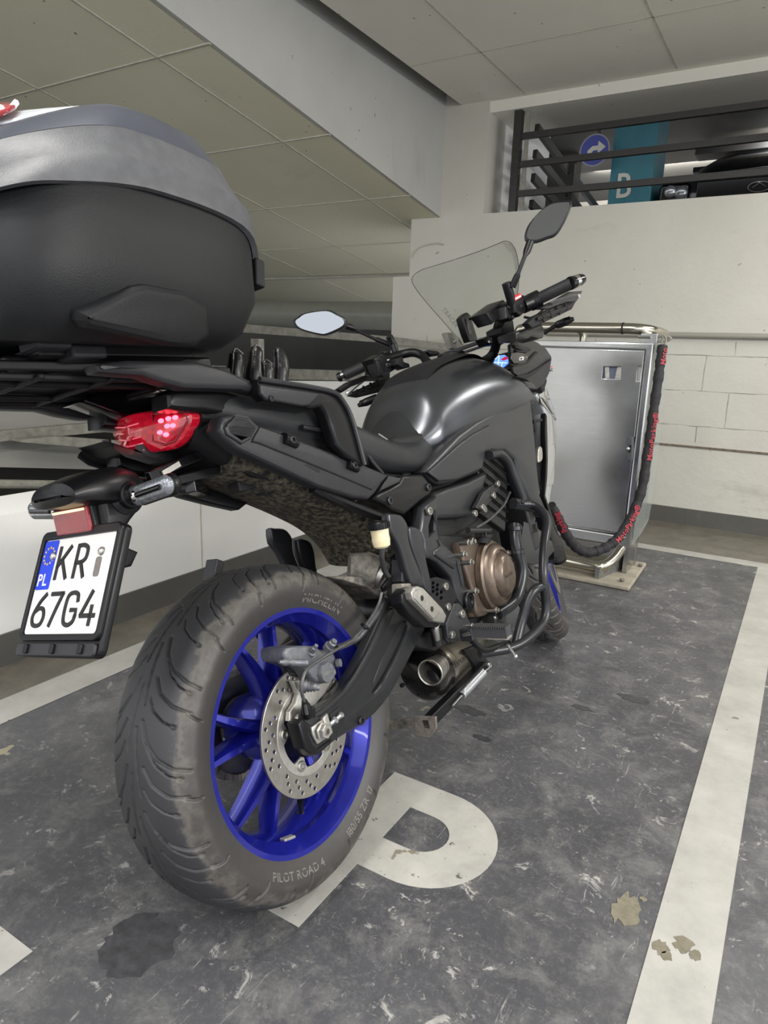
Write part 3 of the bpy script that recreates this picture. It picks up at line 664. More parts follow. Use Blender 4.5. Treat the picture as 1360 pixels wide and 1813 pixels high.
fo = [(CX0, 0.15), (CX1, 0.15), (CX1, CZ1), (CX0, CZ1)]; fi = [(CX0+0.03, 0.205), (CX1-0.034, 0.205), (CX1-0.034, CZ1-0.032), (CX0+0.03, CZ1-0.032)]
def front_plate(name, polys, y, th, m, parent, bevel=0.002):
    me = curve_mesh(polys, th, bevel, 1)
    for v in me.vertices: v.co = cl(v.co.x, y - v.co.z, v.co.y)
    bm = bmesh.new(); bm.from_mesh(me); bmesh.ops.recalc_face_normals(bm, faces=bm.faces[:]); bm.to_mesh(me); bm.free()
    return finish(me, name, m, parent)
front_plate('frame', [fo, fi], CY, 0.034, STAIN, cab, 0.008)
wq = lambda u, v: (lambda p: (p.x, p.z))(Wp(1000+u/6.8, 560+v/6.8, 1, CY-0.004))
win = [wq(470, 605), wq(684, 605), wq(668, 757), wq(452, 750)]
slot = [wq(884, 600), wq(926, 600), wq(908, 782), wq(866, 785)]
door = front_plate('door', [[(CX0+0.034, 0.225), (CX1-0.038, 0.215), (CX1-0.038, CZ1-0.036), (CX0+0.034, CZ1-0.036)], win, slot], CY-0.001, 0.02, STAIN, cab)
front_plate('window_plate', [rect(min(p[0] for p in win)-.02, max(p[0] for p in win)+.02, win[2][1]-.02, win[0][1]+.02)], CY+0.012, 0.004, mat('cutout_slate', '#5a6074', 0.5), door)
front_plate('digit_bar', [[wq(478, 608), wq(528, 608), wq(536, 745), wq(484, 745)]], CY+0.006, 0.006, ALU, door, 0.0005)
front_plate('digit_bar', [[wq(630, 608), wq(684, 608), wq(664, 752), wq(598, 752)]], CY+0.006, 0.006, ALU, door, 0.0005)
front_plate('slot_plate', [rect(slot[0][0]-.02, slot[1][0]+.02, slot[2][1]-.02, slot[0][1]+.02)], CY+0.012, 0.004, ALU, door)
w7 = lambda u, v: Wp(900+u/2.9565, 550+v/2.9565, 1, CY-0.014)
hp = [w7(641, 660), w7(641, 780)]
lk = MB().tube([hp[0]-cab.location, hp[1]-cab.location], 0.0165, 20, 0).build('lock_plate', mat('lock_zinc', '#6d6f70', 0.4, metal=0.8), door)
lk.scale = (1, 0.35, 1); lk.location = (0, (hp[0].y-cab.location.y)*0.65, 0)
MB().box(w7(638, 722)-cab.location+Vector((0, -0.008, 0)), (0.011, 0.006, 0.032)).build('keyhole', DARK, lk) if False else MB().box(w7(638, 722)-cab.location+Vector((0, -0.004, 0)), (0.011, 0.012, 0.034)).build('keyhole', DARK, door)
MB().ball(w7(631, 722)-cab.location+Vector((0, -0.012, 0)), (0.009, 0.008, 0.011)).build('lock_key', CHROME, door)
st = front_plate('sticker', [[wq(-260, 628), wq(-139, 628), wq(-139, 662), wq(-260, 662)]], CY-0.012, 0.0012, INK, door, 0.0003)
p = Wp(980.2, 655, 1, CY-0.0135)
flat_text('sticker_text', 'PARKING', 0.021, cl(p.x-text_len('PARKING', 0.021)-0.002, p.y, wq(0, 658)[1]), fx, fz, WHITEP, door)
front_plate('sticker_mark', [[wq(-136, 622), wq(-150, 598), wq(-175, 622)]], CY-0.012, 0.0012, REDP, door, 0.0003)
for x in (CX0+0.05, CX1-0.015): MB().box(cl(x, CY+0.1, 0.1145), (0.02, 0.22, 0.18)).build('foot', STAIN, cab)
ac = MB().prism([cl(CX1+0.001, CY+0.02, CZ1-0.002), cl(CX1+0.001, CY+0.38, CZ1-0.002), cl(CX1+0.001, CY+0.40, 0.32), cl(CX1+0.001, CY+0.36, 0.22), cl(CX1+0.001, CY+0.2, 0.18), cl(CX1+0.001, CY+0.02, 0.165)], (0.005, 0, 0)).build('side_pane', ACRYL, cab)
# barrier hoop
br = cab
q = lambda *p: [Vector(a) - br.location for a in p]
TR = 0.0245
TY = 3.42
tp = lambda px, py, y: Wp(px, py, 1, y)
MB().tube(q((-1.30, TY, 0.85), (-1.30, TY, 1.12), (-1.27, TY, 1.158), (-1.2, TY, 1.166), (-0.80, TY, 1.166), (-0.70, TY+0.02, 1.162), (-0.655, TY+0.10, 1.155), (-0.645, TY+0.22, 1.15)), TR, 18, 8).build('top_tube', STUBE, br)
MB().tube(q((-1.02, TY+0.06, 1.166), (-1.0, TY+0.09, 1.14), (-0.998, TY+0.10, 1.09)), 0.018, 14, 6).build('support_tube', STUBE, br)
MB().tube(q((-1.3, 3.20, 0.085), (-0.80, 3.20, 0.072), (-0.72, 3.215, 0.075), (-0.685, 3.27, 0.10), (-0.67, 3.35, 0.14)), TR, 18, 8).build('bottom_tube', STUBE, br)
MB().tube(q((-0.845, TY, 1.19), (-0.845, TY, 1.19)), 0.027, 12, 0).build('tie_strap', DARK, br) if False else MB().lathe(q((-0.79, TY, 1.166))[0], (1, 0, 0), [(0.0255, -0.004), (0.0268, -0.003), (0.0268, 0.003), (0.0255, 0.004)], 20, True).build('cable_tie', DARK, br)
MB().box(q((-0.665, TY+0.0, 1.122))[0], (0.075, 0.06, 0.045)).build('bracket', STAIN, br, bevel=0.004)
MB().tube(q((-0.71, TY-0.035, 1.127), (-0.655, TY-0.035, 1.127)), 0.006, 8, 0).build('bracket_pin', CHROME, br)
MB().tube(q((-0.645, TY, 1.128), (-0.605, TY, 1.134), (-0.575, TY, 1.125), (-0.60, TY, 1.112), (-0.64, TY, 1.113)), 0.006, 8, 5, True).build('shackle', RAILG, br)
pad = MB().prism([(-1.25, 3.14, 0), (-0.572, 3.14, 0), (-0.588, 3.60, 0), (-1.25, 3.62, 0)], (0, 0, 0.022)).build('base_pad', CONC, None, bevel=0.008)
tag(pad, 'dusty concrete pad on the floor under the steel cabinet', 'pad')
MB().prism([q((-0.70, 3.17, 0.022))[0], q((-0.66, 3.17, 0.022))[0], q((-0.645, 3.36, 0.16))[0], q((-0.665, 3.36, 0.16))[0]], (0, 0.02, 0)).build('strut', STAIN, br) if False else None
MB().prism(q((-0.72, 3.17, 0.022), (-0.63, 3.52, 0.022), (-0.63, 3.52, 0.15), (-0.72, 3.17, 0.075)), (-0.02, 0.004, 0)).build('side_plate', mat('galvanised_plate', '#878884', 0.45, metal=0.7, var=0.2, scale=50), br)
MB().box(q((-0.98, 3.25, 0.036))[0], (0.5, 0.04, 0.024)).build('foot_bar', CONC, br)
for x, y in ((-0.62, 3.2), (-0.60, 3.5), (-0.645, 3.38)): MB().ball(q((x, y, 0.031))[0], (0.012, 0.012, 0.008)).build('anchor_bolt', DIRTY, br)
# chain in a printed sleeve
ch = thing('security_chain', 'black sleeved security chain with red lettering hanging beside the cabinet', 'chain', loc=(-0.58, 3.40, 1.08))
SLEEVE = mat('black_chain_sleeve', '#232124', 0.75, var=0.2, scale=60, bump=0.6, bscale=60)
cp = [Wp(1173, 613, 1, 3.37), Wp(1167, 660, 1, 3.33), Wp(1157, 730, 1, 3.30), Wp(1147, 800, 1, 3.28), Wp(1136, 868, 1, 3.25), Wp(1118, 915, 1, 3.20), Wp(1098, 948, 1, 3.12), Wp(1075, 968, 1, 3.06), Wp(1045, 978, 1, 3.0), Wp(1022, 970, 1, 2.93), Wp(1005, 950, 1, 2.86), Wp(990, 922, 1, 2.80), Wp(975, 895, 1, 2.74)]
cs = spline(cp, 14)
def wrink(i): return 0.0215 + 0.0018*math.sin(i*0.9) + 0.0012*math.sin(i*2.3+1)
b = MB(); b.tube([p-ch.location for p in cs], [wrink(i) for i in range(len(cs))], 16, 0); b.build('sleeve', SLEEVE, ch)
MB().tube([cp[0]-ch.location+Vector((0.004, 0, 0.0)), cp[0]-ch.location+Vector((0.012, 0, 0.025)), cp[0]-ch.location+Vector((0.003, 0, 0.045)), cp[0]-ch.location+Vector((-0.006, 0, 0.025))], 0.005, 8, 5, True).build('chain_link', RAILG, ch)
CHR = mat('red_sleeve_print', '#a92c38', 0.6)
clen = np.concatenate([[0], np.cumsum([(cs[i+1]-cs[i]).length for i in range(len(cs)-1)])])
def along(u):
    u = max(0, min(u, clen[-1]-1e-4)); i = int(np.searchsorted(clen, u, 'right')-1); t = (u-clen[i])/(clen[i+1]-clen[i])
    return cs[i].lerp(cs[i+1], t), (cs[i+1]-cs[i]).normalized()
def sleeve_text(s, px, py, size, rev=True, side=0.35, colm=CHR):
    # word starts at the sight point and runs up the sleeve (rev) or along it
    best = min(range(len(cs)), key=lambda i: (Vector(ray(px, py)).cross(cs[i]-Vector(CAMPOS))).length)
    u0 = clen[best]; sg = -1 if rev else 1
    def fn(u):
        p, t = along(u0+sg*u); t = t*sg
        to = (Vector(CAMPOS)-p).normalized(); n0 = (to - t*to.dot(t)).normalized(); ey0 = n0.cross(t)
        n = (n0*math.cos(side) - ey0*math.sin(side)*1).normalized(); ey = n.cross(t)
        return p - ch.location + n*0.0242 - ey*size*0.36, t, ey, n
    text('printed_word', s, size, fn, colm, ch, off=0.012, depth=0.05)
sleeve_text('Moto', 1174, 647, 0.033, True, 0.45)
sleeve_text('MotoParking®', 1150, 815, 0.033, True, 0.45)
sleeve_text('MotoParking®', 1092, 963, 0.033, True, 0.3)
sleeve_text('Parking', 996, 938, 0.036, False, 0.0)

# ================================================================== motorcycle
bike = thing('motorcycle', 'dark grey touring motorcycle with blue wheels leaning on its side stand', 'motorcycle', mw=BIKE_MW)
WR = 0.315

# ---------------------------------------------------------------- tyres (grooves are cut into the mesh)
def seg_dist(A, Bv, P, Q):        # distance of points (A,Bv) to segment P-Q
    d = np.array([Q[0]-P[0], Q[1]-P[1]]); L2 = d @ d + 1e-12
    t = np.clip(((A-P[0])*d[0] + (Bv-P[1])*d[1])/L2, 0, 1)
    return np.hypot(A-P[0]-t*d[0], Bv-P[1]-t*d[1])
def tyre(name, prof, ymax_tread, grooves, repeat, m, parent, M=None, nth=1260, depth=0.0042, gw=0.0016):
    P = spline([Vector((0, y, r)) for y, r in prof], 10)
    arr = np.array([(p.y, p.z) for p in P])
    ln = np.concatenate([[0], np.cumsum(np.hypot(*np.diff(arr, axis=0).T))])
    n = 150; s = np.linspace(0, ln[-1], n); y = np.interp(s, ln, arr[:, 0]); r = np.interp(s, ln, arr[:, 1])
    mid = s[int(np.argmax(r))]; lat = s - mid                     # signed length across the crown
    th = np.linspace(0, 2*PI, nth, endpoint=False)
    R0 = r.max(); period = 2*PI*R0/repeat
    TH, LAT = np.meshgrid(th, lat, indexing='ij')
    U = (TH*R0) % period
    best = np.full(U.shape, 1.0); dep = np.zeros(U.shape)
    for pts, wgt in grooves:
        for sgn in (1, -1):
            off = 0 if sgn == 1 else period*0.5
            for k in (-2, -1, 0, 1, 2):
                for i in range(len(pts)-1):
                    p = (pts[i][0]+k*period+off, sgn*pts[i][1]*1.14); q = (pts[i+1][0]+k*period+off, sgn*pts[i+1][1]*1.14)
                    if max(p[0], q[0]) < -0.01 or min(p[0], q[0]) > period+0.01: continue
                    d = seg_dist(U, LAT, p, q)
                    dep = np.maximum(dep, np.clip(1.6 - d/(gw*wgt), 0, 1))
    # normal of profile in (y,r)
    ty = np.gradient(y); tr = np.gradient(r); nl = np.hypot(ty, tr); ny, nr = -tr/nl, ty/nl
    sg = np.sign(nr[n//2]); ny, nr = ny*sg, nr*sg
    dd = dep*depth
    YY = y[None, :] - ny[None, :]*dd; RR2 = r[None, :] - nr[None, :]*dd
    co = np.stack([RR2*np.cos(TH), YY, RR2*np.sin(TH)], -1).reshape(-1, 3)
    if M is not None: co = co @ M[0].T + M[1]
    i = np.arange(nth)[:, None]; j = np.arange(n-1)[None, :]
    a = i*n+j; bq = ((i+1) % nth)*n+j
    F = np.stack([a, a+1, bq+1, bq], -1).reshape(-1, 4)
    me = bpy.data.meshes.new(name); me.vertices.add(len(co)); me.vertices.foreach_set('co', co.ravel())
    me.loops.add(F.size); me.loops.foreach_set('vertex_index', F.ravel().astype(np.int32))
    me.polygons.add(len(F)); me.polygons.foreach_set('loop_start', np.arange(0, F.size, 4, dtype=np.int32)); me.polygons.foreach_set('loop_total', np.full(len(F), 4, np.int32))
    me.update(); me.validate()
    return finish(me, name, m, parent, ang=80)
REARP = [(0.070, 0.214), (0.077, 0.226), (0.0865, 0.245), (0.091, 0.262), (0.0895, 0.276), (0.080, 0.292), (0.061, 0.3055), (0.034, 0.3128), (0, 0.315)]
REARP = REARP + [(-y, r) for y, r in REARP[::-1][1:]]
# long swept sipes: (distance round the wheel, distance from the crown line)
GR = [([(0.0, 0.014), (0.030, 0.024), (0.056, 0.044), (0.072, 0.070), (0.078, 0.092)], 1.35),
      ([(0.040, 0.028), (0.064, 0.042), (0.082, 0.062), (0.089, 0.078)], 0.7), ([(0.0885, 0.077), (0.0895, 0.079)], 1.8),
      ([(0.070, 0.022), (0.096, 0.036), (0.115, 0.060), (0.122, 0.086)], 1.15),
      ([(0.104, 0.020), (0.124, 0.030), (0.140, 0.050), (0.147, 0.066)], 0.7), ([(0.1465, 0.065), (0.1475, 0.067)], 1.8),
      ([(0.010, 0.003), (0.060, 0.007), (0.115, 0.012)], 0.8),
      ([(0.124, 0.082), (0.132, 0.096), (0.134, 0.106)], 1.2)]
rim = MB()
FL = 0.2275
rim.lathe((0, 0, WR), (0, 1, 0), [(0.205, -0.030), (0.200, -0.050), (0.213, -0.070), (0.2175, -0.0765), (0.2275, -0.0775), (0.2285, -0.073), (0.220, -0.066), (0.209, -0.045), (0.209, 0.045), (0.220, 0.066), (0.2285, 0.073), (0.2275, 0.0775), (0.2175, 0.0765), (0.213, 0.070), (0.200, 0.050), (0.193, 0.020), (0.193, -0.010)], 120, True)
rim.lathe((0, 0, WR), (0, 1, 0), [(0.024, -0.066), (0.052, -0.066), (0.060, -0.058), (0.066, -0.030), (0.070, 0.0), (0.066, 0.04), (0.06, 0.07), (0.024, 0.07)], 60, True)
def spoke(mb, a0, a1, r0, r1, w0, w1, y0, y1, t0, t1):
    rings = []
    for k in range(6):
        t = k/5; r = r0+(r1-r0)*t; a = a0+(a1-a0)*t; wd = w0+(w1-w0)*t; y = y0+(y1-y0)*t; th = t0+(t1-t0)*t
        c = Vector((r*math.cos(a), y, WR+r*math.sin(a))); e = Vector((-math.sin(a), 0, math.cos(a)))
        rings.append([c+e*wd*0.5+Vector((0, -th*0.3, 0)), c+e*wd*0.28+Vector((0, -th*0.5, 0)), c-e*wd*0.28+Vector((0, -th*0.5, 0)), c-e*wd*0.5+Vector((0, -th*0.3, 0)), c-e*wd*0.5+Vector((0, th*0.4, 0)), c+e*wd*0.5+Vector((0, th*0.4, 0))])
    mb.skin(rings)
for k in range(5):
    a = math.radians(72*k + 20)
    for s in (-1, 1): spoke(rim, a+s*0.13, a+s*0.27, 0.055, 0.202, 0.026, 0.015, -0.016, 0.004, 0.060, 0.036)
rwheel = rim.build('rear_wheel', BLUE, bike, ang=40)
tm = (np.eye(3), np.array([0, 0, WR]))
tire = tyre('tire', REARP, 0.09, GR, 14, RUBBER, rwheel, tm)
def arc_text(s, r, y, a0, size, sub):      # letters on the right side wall, read from the right
    def fn(u):
        a = a0 - u/r
        er = Vector((math.cos(a), 0, math.sin(a))); ey = (er+Vector((0, -0.36, 0))).normalized(); ex = Vector((math.sin(a), 0, -math.cos(a)))
        return Vector((0, y, WR)) + er*r, ex, ey, ex.cross(ey)
    return text('sidewall_lettering', s, size, fn, SIDEW, sub, off=0.004, depth=0.03)
arc_text('MICHELIN', 0.237, -0.0832, math.radians(75), 0.026, tire)
arc_text('180/55 ZR 17', 0.240, -0.0858, math.radians(-28), 0.018, tire) if False else None
def arc_text_low(s, r, y, a0, size, sub):  # lower half: letters run the other way so that they stand upright
    def fn(u):
        a = a0 + u/r; er = Vector((math.cos(a), 0, math.sin(a)))
        ex = Vector((-math.sin(a), 0, math.cos(a))); ey = (-er+Vector((0, 0.36, 0))).normalized(); return Vector((0, y, WR)) + er*r, ex, ey, ex.cross(ey)
    return text('sidewall_lettering', s, size, fn, SIDEW, sub, off=0.004, depth=0.03)
arc_text_low('PILOT ROAD 4', 0.2575, -0.0907, math.radians(-128), 0.021, tire)
arc_text_low('180/55 ZR 17', 0.2575, -0.0907, math.radians(-78), 0.021, tire)
arc_text('TUBELESS  RADIAL', 0.242, -0.0850, math.radians(205), 0.010, tire)
# brake disc with drilled holes
def xz_plate(name, polys, cx, cz, y, th, m, parent, bevel=0.0008):
    me = curve_mesh(polys, th, bevel, 1)
    for v in me.vertices: v.co = Vector((cx+v.co.x, y - v.co.z, cz+v.co.y))
    bm = bmesh.new(); bm.from_mesh(me); bmesh.ops.recalc_face_normals(bm, faces=bm.faces[:]); bm.to_mesh(me); bm.free()
    return finish(me, name, m, parent)
circ = lambda cx, cy, r, n=40: [(cx+r*math.cos(2*PI*k/n), cy+r*math.sin(2*PI*k/n)) for k in range(n)]
holes = []
for k in range(60):
    a = 2*PI*k/60; rr = (0.0935, 0.1030, 0.1125)[k % 3]
    if k % 12 in (10, 11): continue
    holes.append(circ(rr*math.cos(a), rr*math.sin(a), 0.0036, 10))
DY = -0.088
disc = xz_plate('brake_disc', [circ(0, 0, 0.1225, 120), circ(0, 0, 0.083, 80)] + holes, 0, WR, DY, 0.005, STEEL, rwheel)
car_out = []
for k in range(180):
    a = 2*PI*k/180; car_out.append((0.0835*math.cos(a), 0.0835*math.sin(a)))
car_in = []
for k in range(180):
    a = 2*PI*k/180; d = abs(((a-0.35) % (2*PI/5)) - PI/5)/(PI/5)
    car_in.append(((0.050+0.018*min(1, max(0, (1-d)*3.2-0.4)))*math.cos(a), (0.050+0.018*min(1, max(0, (1-d)*3.2-0.4)))*math.sin(a)))
xz_plate('disc_carrier', [car_out, car_in], 0, WR, DY-0.001, 0.005, ALU, disc)
for k in range(5):
    a = 0.35 + 2*PI*k/5
    bolt('disc_bolt', (0.066*math.cos(a), DY-0.004, WR+0.066*math.sin(a)), (0, -1, 0), 0.010, 0.004, BOLT, disc)
tooth = []
for k in range(96):
    a = 2*PI*k/96; tooth.append((0.0475*math.cos(a), 0.0475*math.sin(a)))
slots = []
for k in range(48):
    a = 2*PI*k/48; e = 0.030; 
    slots.append([(r*math.cos(a+s*e), r*math.sin(a+s*e)) for r, s in ((0.0375, -1), (0.0375, 1), (0.0450, 1), (0.0450, -1))])
xz_plate('sensor_ring', [tooth, circ(0, 0, 0.034, 60)] + slots, 0, WR, DY-0.010, 0.003, DBOLT, rwheel)
MB().lathe((0, -0.060, WR), (0, -1, 0), [(0.06, 0), (0.055, 0.02), (0.047, 0.032), (0.047, 0.036), (0, 0.036)], 40).build('hub_cover', SATIN, rwheel)
av = math.radians(-83)
vp = Vector((0.2*math.cos(av), -0.005, WR+0.2*math.sin(av)))
MB().lathe(vp, (-math.cos(av), -0.25, -math.sin(av)), [(0.011, -0.004), (0.011, 0.004), (0.0055, 0.008), (0.0055, 0.026), (0.0065, 0.027), (0.0065, 0.036), (0, 0.037)], 14).build('valve_stem', SATIN, rwheel)
aw = math.radians(-108)
MB().box((0.199*math.cos(aw), -0.045, WR+0.199*math.sin(aw)), (0.03, 0.014, 0.006), Matrix.Rotation(-(aw-PI/2), 3, 'Y') if False else Matrix.Rotation(PI/2-aw, 3, 'Y')).build('balance_weight', ALU, rwheel, bevel=0.002)
# rear sprocket and drive chain on the far side
spr = MB(); spr.lathe((0, 0.085, WR), (0, 1, 0), [(0.055, 0), (0.098, 0), (0.104, 0.003), (0.098, 0.006), (0.055, 0.006)], 86, True); spr.build('rear_sprocket', DBOLT, rwheel)
lk = MB()
def chain_path():
    pts = []
    for k in range(28):
        a = math.radians(98) + math.radians(164)*k/27; pts.append(Vector((0.104*math.cos(a), 0.088, WR+0.104*math.sin(a))))
    fr = Vector((0.64, 0.088, 0.37)); 
    for k in range(1, 30): pts.append(pts[27].lerp(fr+Vector((0, 0, -0.035)), k/30))
    for k in range(8):
        a = math.radians(-80+160*k/7); pts.append(fr+Vector((0.035*math.cos(a), 0, 0.035*math.sin(a))))
    top = Vector((0.104*math.cos(math.radians(98)), 0.088, WR+0.104*math.sin(math.radians(98))))
    for k in range(1, 30): pts.append((fr+Vector((0, 0, 0.035))).lerp(top, k/30))
    return pts
cpn = chain_path()
for i, p in enumerate(cpn):
    t = (cpn[(i+1) % len(cpn)]-cpn[i-1]); lk.beam(p-t*0.26, p+t*0.26, 0.010 if i % 2 else 0.014, 0.013, (0, 0, 1) if abs(t.normalized().z) < 0.9 else (1, 0, 0))
lk.build('drive_chain', DIRTY, bike)

# ---------------------------------------------------------------- front end (turned to the left on its steering axis)
STEER = math.radians(20); RAKE = math.radians(24.8)
AX = Vector((-math.sin(RAKE), 0, math.cos(RAKE))); AP = Vector((1.54, 0, 0))
SR = Matrix.Rotation(STEER, 3, AX)
SRn = np.array(SR); SPn = np.array(AP) - SRn @ np.array(AP)
def st(p): return SR @ (V(p)-AP) + AP
FWR = 0.300
FC = Vector((1.45, 0, FWR))
fw = MB()
fw.lathe((0, 0, 0), (0, 1, 0), [(0.205, -0.02), (0.213, -0.045), (0.2275, -0.050), (0.2285, -0.046), (0.21, -0.03), (0.21, 0.03), (0.2285, 0.046), (0.2275, 0.05), (0.213, 0.045), (0.195, 0.01), (0.195, -0.01)], 90, True)
fw.lathe((0, 0, 0), (0, 1, 0), [(0.02, -0.05), (0.04, -0.05), (0.045, 0), (0.04, 0.05), (0.02, 0.05)], 40, True)
def spoke0(mb, a0, a1, r0, r1, w0, w1, th):
    rings = []
    for k in range(4):
        t = k/3; r = r0+(r1-r0)*t; a = a0+(a1-a0)*t; wd = w0+(w1-w0)*t
        c = Vector((r*math.cos(a), 0, r*math.sin(a))); e = Vector((-math.sin(a), 0, math.cos(a)))*wd/2
        rings.append([c+e+Vector((0, -th, 0)), c-e+Vector((0, -th, 0)), c-e+Vector((0, th, 0)), c+e+Vector((0, th, 0))])
    mb.skin(rings)
for k in range(5):
    for s in (-1, 1): spoke0(fw, math.radians(72*k+10)+s*0.15, math.radians(72*k+10)+s*0.2, 0.04, 0.2, 0.026, 0.016, 0.018)
for v in fw.bm.verts: v.co = st(v.co + FC)
fwheel = fw.build('front_wheel', BLUE, bike)
FP = [(0.046, 0.216), (0.054, 0.232), (0.0605, 0.252), (0.0590, 0.268), (0.049, 0.285), (0.030, 0.2955), (0, 0.300)]
FP = FP + [(-y, r) for y, r in FP[::-1][1:]]
GF = [([(0.0, 0.008), (0.02, 0.022), (0.03, 0.040), (0.033, 0.060)], 1.3), ([(0.045, 0.018), (0.058, 0.032), (0.064, 0.055)], 1.0), ([(0.075, 0.010), (0.095, 0.016), (0.11, 0.018)], 1.0), ([(0.095, 0.03), (0.103, 0.045), (0.105, 0.062)], 1.1)]
tyre('tire', FP, 0.06, GF, 16, RUBBER, fwheel, (SRn, SRn @ np.array(FC) + SPn), nth=900)
for s in (-1, 1):
    dd = MB(); dd.lathe((0, 0, 0), (0, s, 0), [(0.10, 0.062), (0.141, 0.062), (0.141, 0.067), (0.10, 0.067)], 60, True)
    for v in dd.bm.verts: v.co = st(v.co+FC)
    dd.build('brake_disc', STEEL, fwheel)
    fk = MB(); bpt = Vector((1.45, s*0.098, 0.30)); up = AX
    fk.tube([st(bpt+up*a) for a in (-0.03, 0.05, 0.24, 0.26)], [0.028, 0.03, 0.029, 0.024], 18, 0)
    fleg = fk.build('fork_leg', SATIN, bike)
    MB().tube([st(bpt+up*a+Vector((0.0, 0, 0))) for a in (0.25, 0.72)], 0.0205, 18, 0).build('stanchion', STEEL, fleg)
    MB().box(st(bpt+Vector((-0.085, -s*0.015, 0.065))), (0.06, 0.045, 0.11), SR @ Matrix.Rotation(-0.4, 3, 'Y')).build('brake_caliper', SATIN, fleg, bevel=0.008)
fd = MB(); rings = []
for k in range(13):
    a = math.radians(5 + 140*k/12); r = 0.318
    wv = [0.072, 0.066, 0.045, 0, -0.045, -0.066, -0.072]; dr = [-0.055, -0.02, -0.004, 0.0, -0.004, -0.02, -0.055]
    wf = 0.55+0.45*math.sin(PI*min(1, (k+3)/14))
    rings.append([st(FC + Vector(((r+d)*math.cos(a), y*wf, (r+d)*math.sin(a)))) for y, d in zip(wv, dr)])
fd.skin(rings, False, False)
ff = fd.build('front_fender', PANELM, bike); so = ff.modifiers.new('thick', 'SOLIDIFY'); so.thickness = 0.004
MB().box(st(FC+AX*0.50+Vector((0.0, 0, 0))), (0.075, 0.26, 0.035), SR).build('lower_fork_clamp', SATIN, bike, bevel=0.01)
tcl = MB(); tcl.box(st(FC+AX*0.715+Vector((-0.01, 0, 0))), (0.09, 0.25, 0.03), SR); tcl.build('fork_clamp', SATIN, bike, bevel=0.01)

# ---------------------------------------------------------------- swingarm
ARM_O = [(535, 1283), (549, 1268), (607, 1222), (645, 1160), (672, 1102), (690, 1064), (706, 1052), (728, 1070), (748, 1096), (755, 1112), (742, 1138), (722, 1178), (690, 1236), (655, 1276), (600, 1311), (565, 1338), (550, 1338), (538, 1305)]
CHN = [(713, 1106), (723, 1110), (703, 1160), (678, 1208), (661, 1228), (668, 1196), (690, 1146)]
sa = plate('swingarm', ARM_O, (-0.128, 0.015, 0), 0.030, SWING, bike, holes=[CHN], bevel=0.008, smooth=3)
plate('arm_web', [(700, 1100), (730, 1105), (706, 1170), (668, 1232), (650, 1235), (672, 1180)], -0.115, 0.016, SWING, sa, bevel=0.003)
plate('arm_rib', [(560, 1266), (608, 1226), (648, 1163), (676, 1106), (690, 1080), (700, 1084), (684, 1120), (657, 1172), (622, 1226), (572, 1270)], (-0.1335, 0.015, 0), 0.012, SWING, sa, bevel=0.005, smooth=2)
slotp = Z5((745, 850), (815, 790), (850, 800), (868, 850), (862, 925), (805, 985), (762, 1000))
plate('adjuster_slot', slotp, -0.1292, 0.004, DARK, sa, bevel=0.001)
plate('axle_block', Z5((598, 955), (690, 890), (736, 1030), (648, 1090), (606, 1010)), -0.1345, 0.006, ALU, sa, bevel=0.002)
plate('axle_block', Z5((690, 880), (728, 842), (772, 995), (736, 1036)), -0.1375, 0.010, ALU, sa, bevel=0.002)
axc = B(*Z5((678, 985))[0], -0.137)
MB().lathe(axc, (0, -1, 0), [(0.0165, 0), (0.0165, 0.003), (0.0135, 0.004), (0.0135, 0.011), (0.0125, 0.013), (0.0075, 0.013), (0.007, 0.004), (0, 0.004)], 6).build('axle_nut', ALU, sa)
MB().lathe(axc, (0, -1, 0), [(0.0068, 0.004), (0.0068, 0.0145), (0.0045, 0.0145), (0.004, 0.008), (0, 0.008)], 20).build('axle_end', BOLT, sa)
a0, a1 = B(*Z5((745, 930))[0], -0.136), B(*Z5((840, 850))[0], -0.136)
ab = MB(); ab.tube([a0, a1], 0.0042, 10, 0); ab.tube([a0.lerp(a1, 0.3), a0.lerp(a1, 0.45)], 0.0075, 6, 0); ab.tube([a0.lerp(a1, 0.82), a0.lerp(a1, 1.0)], 0.0058, 6, 0); ab.build('adjuster_bolt', ZINC, sa)
bolt('plug_bolt', B(*Z5((988, 898))[0], -0.127), (0, -1, 0), 0.0088, 0.006, DBOLT, sa)
plate('end_cap', Z5((492, 930), (530, 890), (600, 940), (575, 1000), (610, 1090), (650, 1130), (760, 1050), (770, 1075), (650, 1180), (590, 1170), (545, 1130)), -0.133, 0.03, SATIN, sa, bevel=0.004)
la = MB(); la.tube([(-0.02, 0.125, 0.315), (0.12, 0.125, 0.345), (0.30, 0.118, 0.41), (0.42, 0.1, 0.43), (0.66, 0.075, 0.39)], [0.03, 0.032, 0.036, 0.04, 0.04], 12, 4); la.build('left_arm', SWING, sa)
MB().tube([(0.40, -0.11, 0.42), (0.40, 0.11, 0.42)], 0.042, 16, 0).build('cross_member', SWING, sa)
MB().tube([(0.42, -0.10, 0.42), (0.60, -0.085, 0.395), (0.70, -0.085, 0.375)], [0.05, 0.045, 0.04], 14, 4).build('front_arm', SWING, sa)
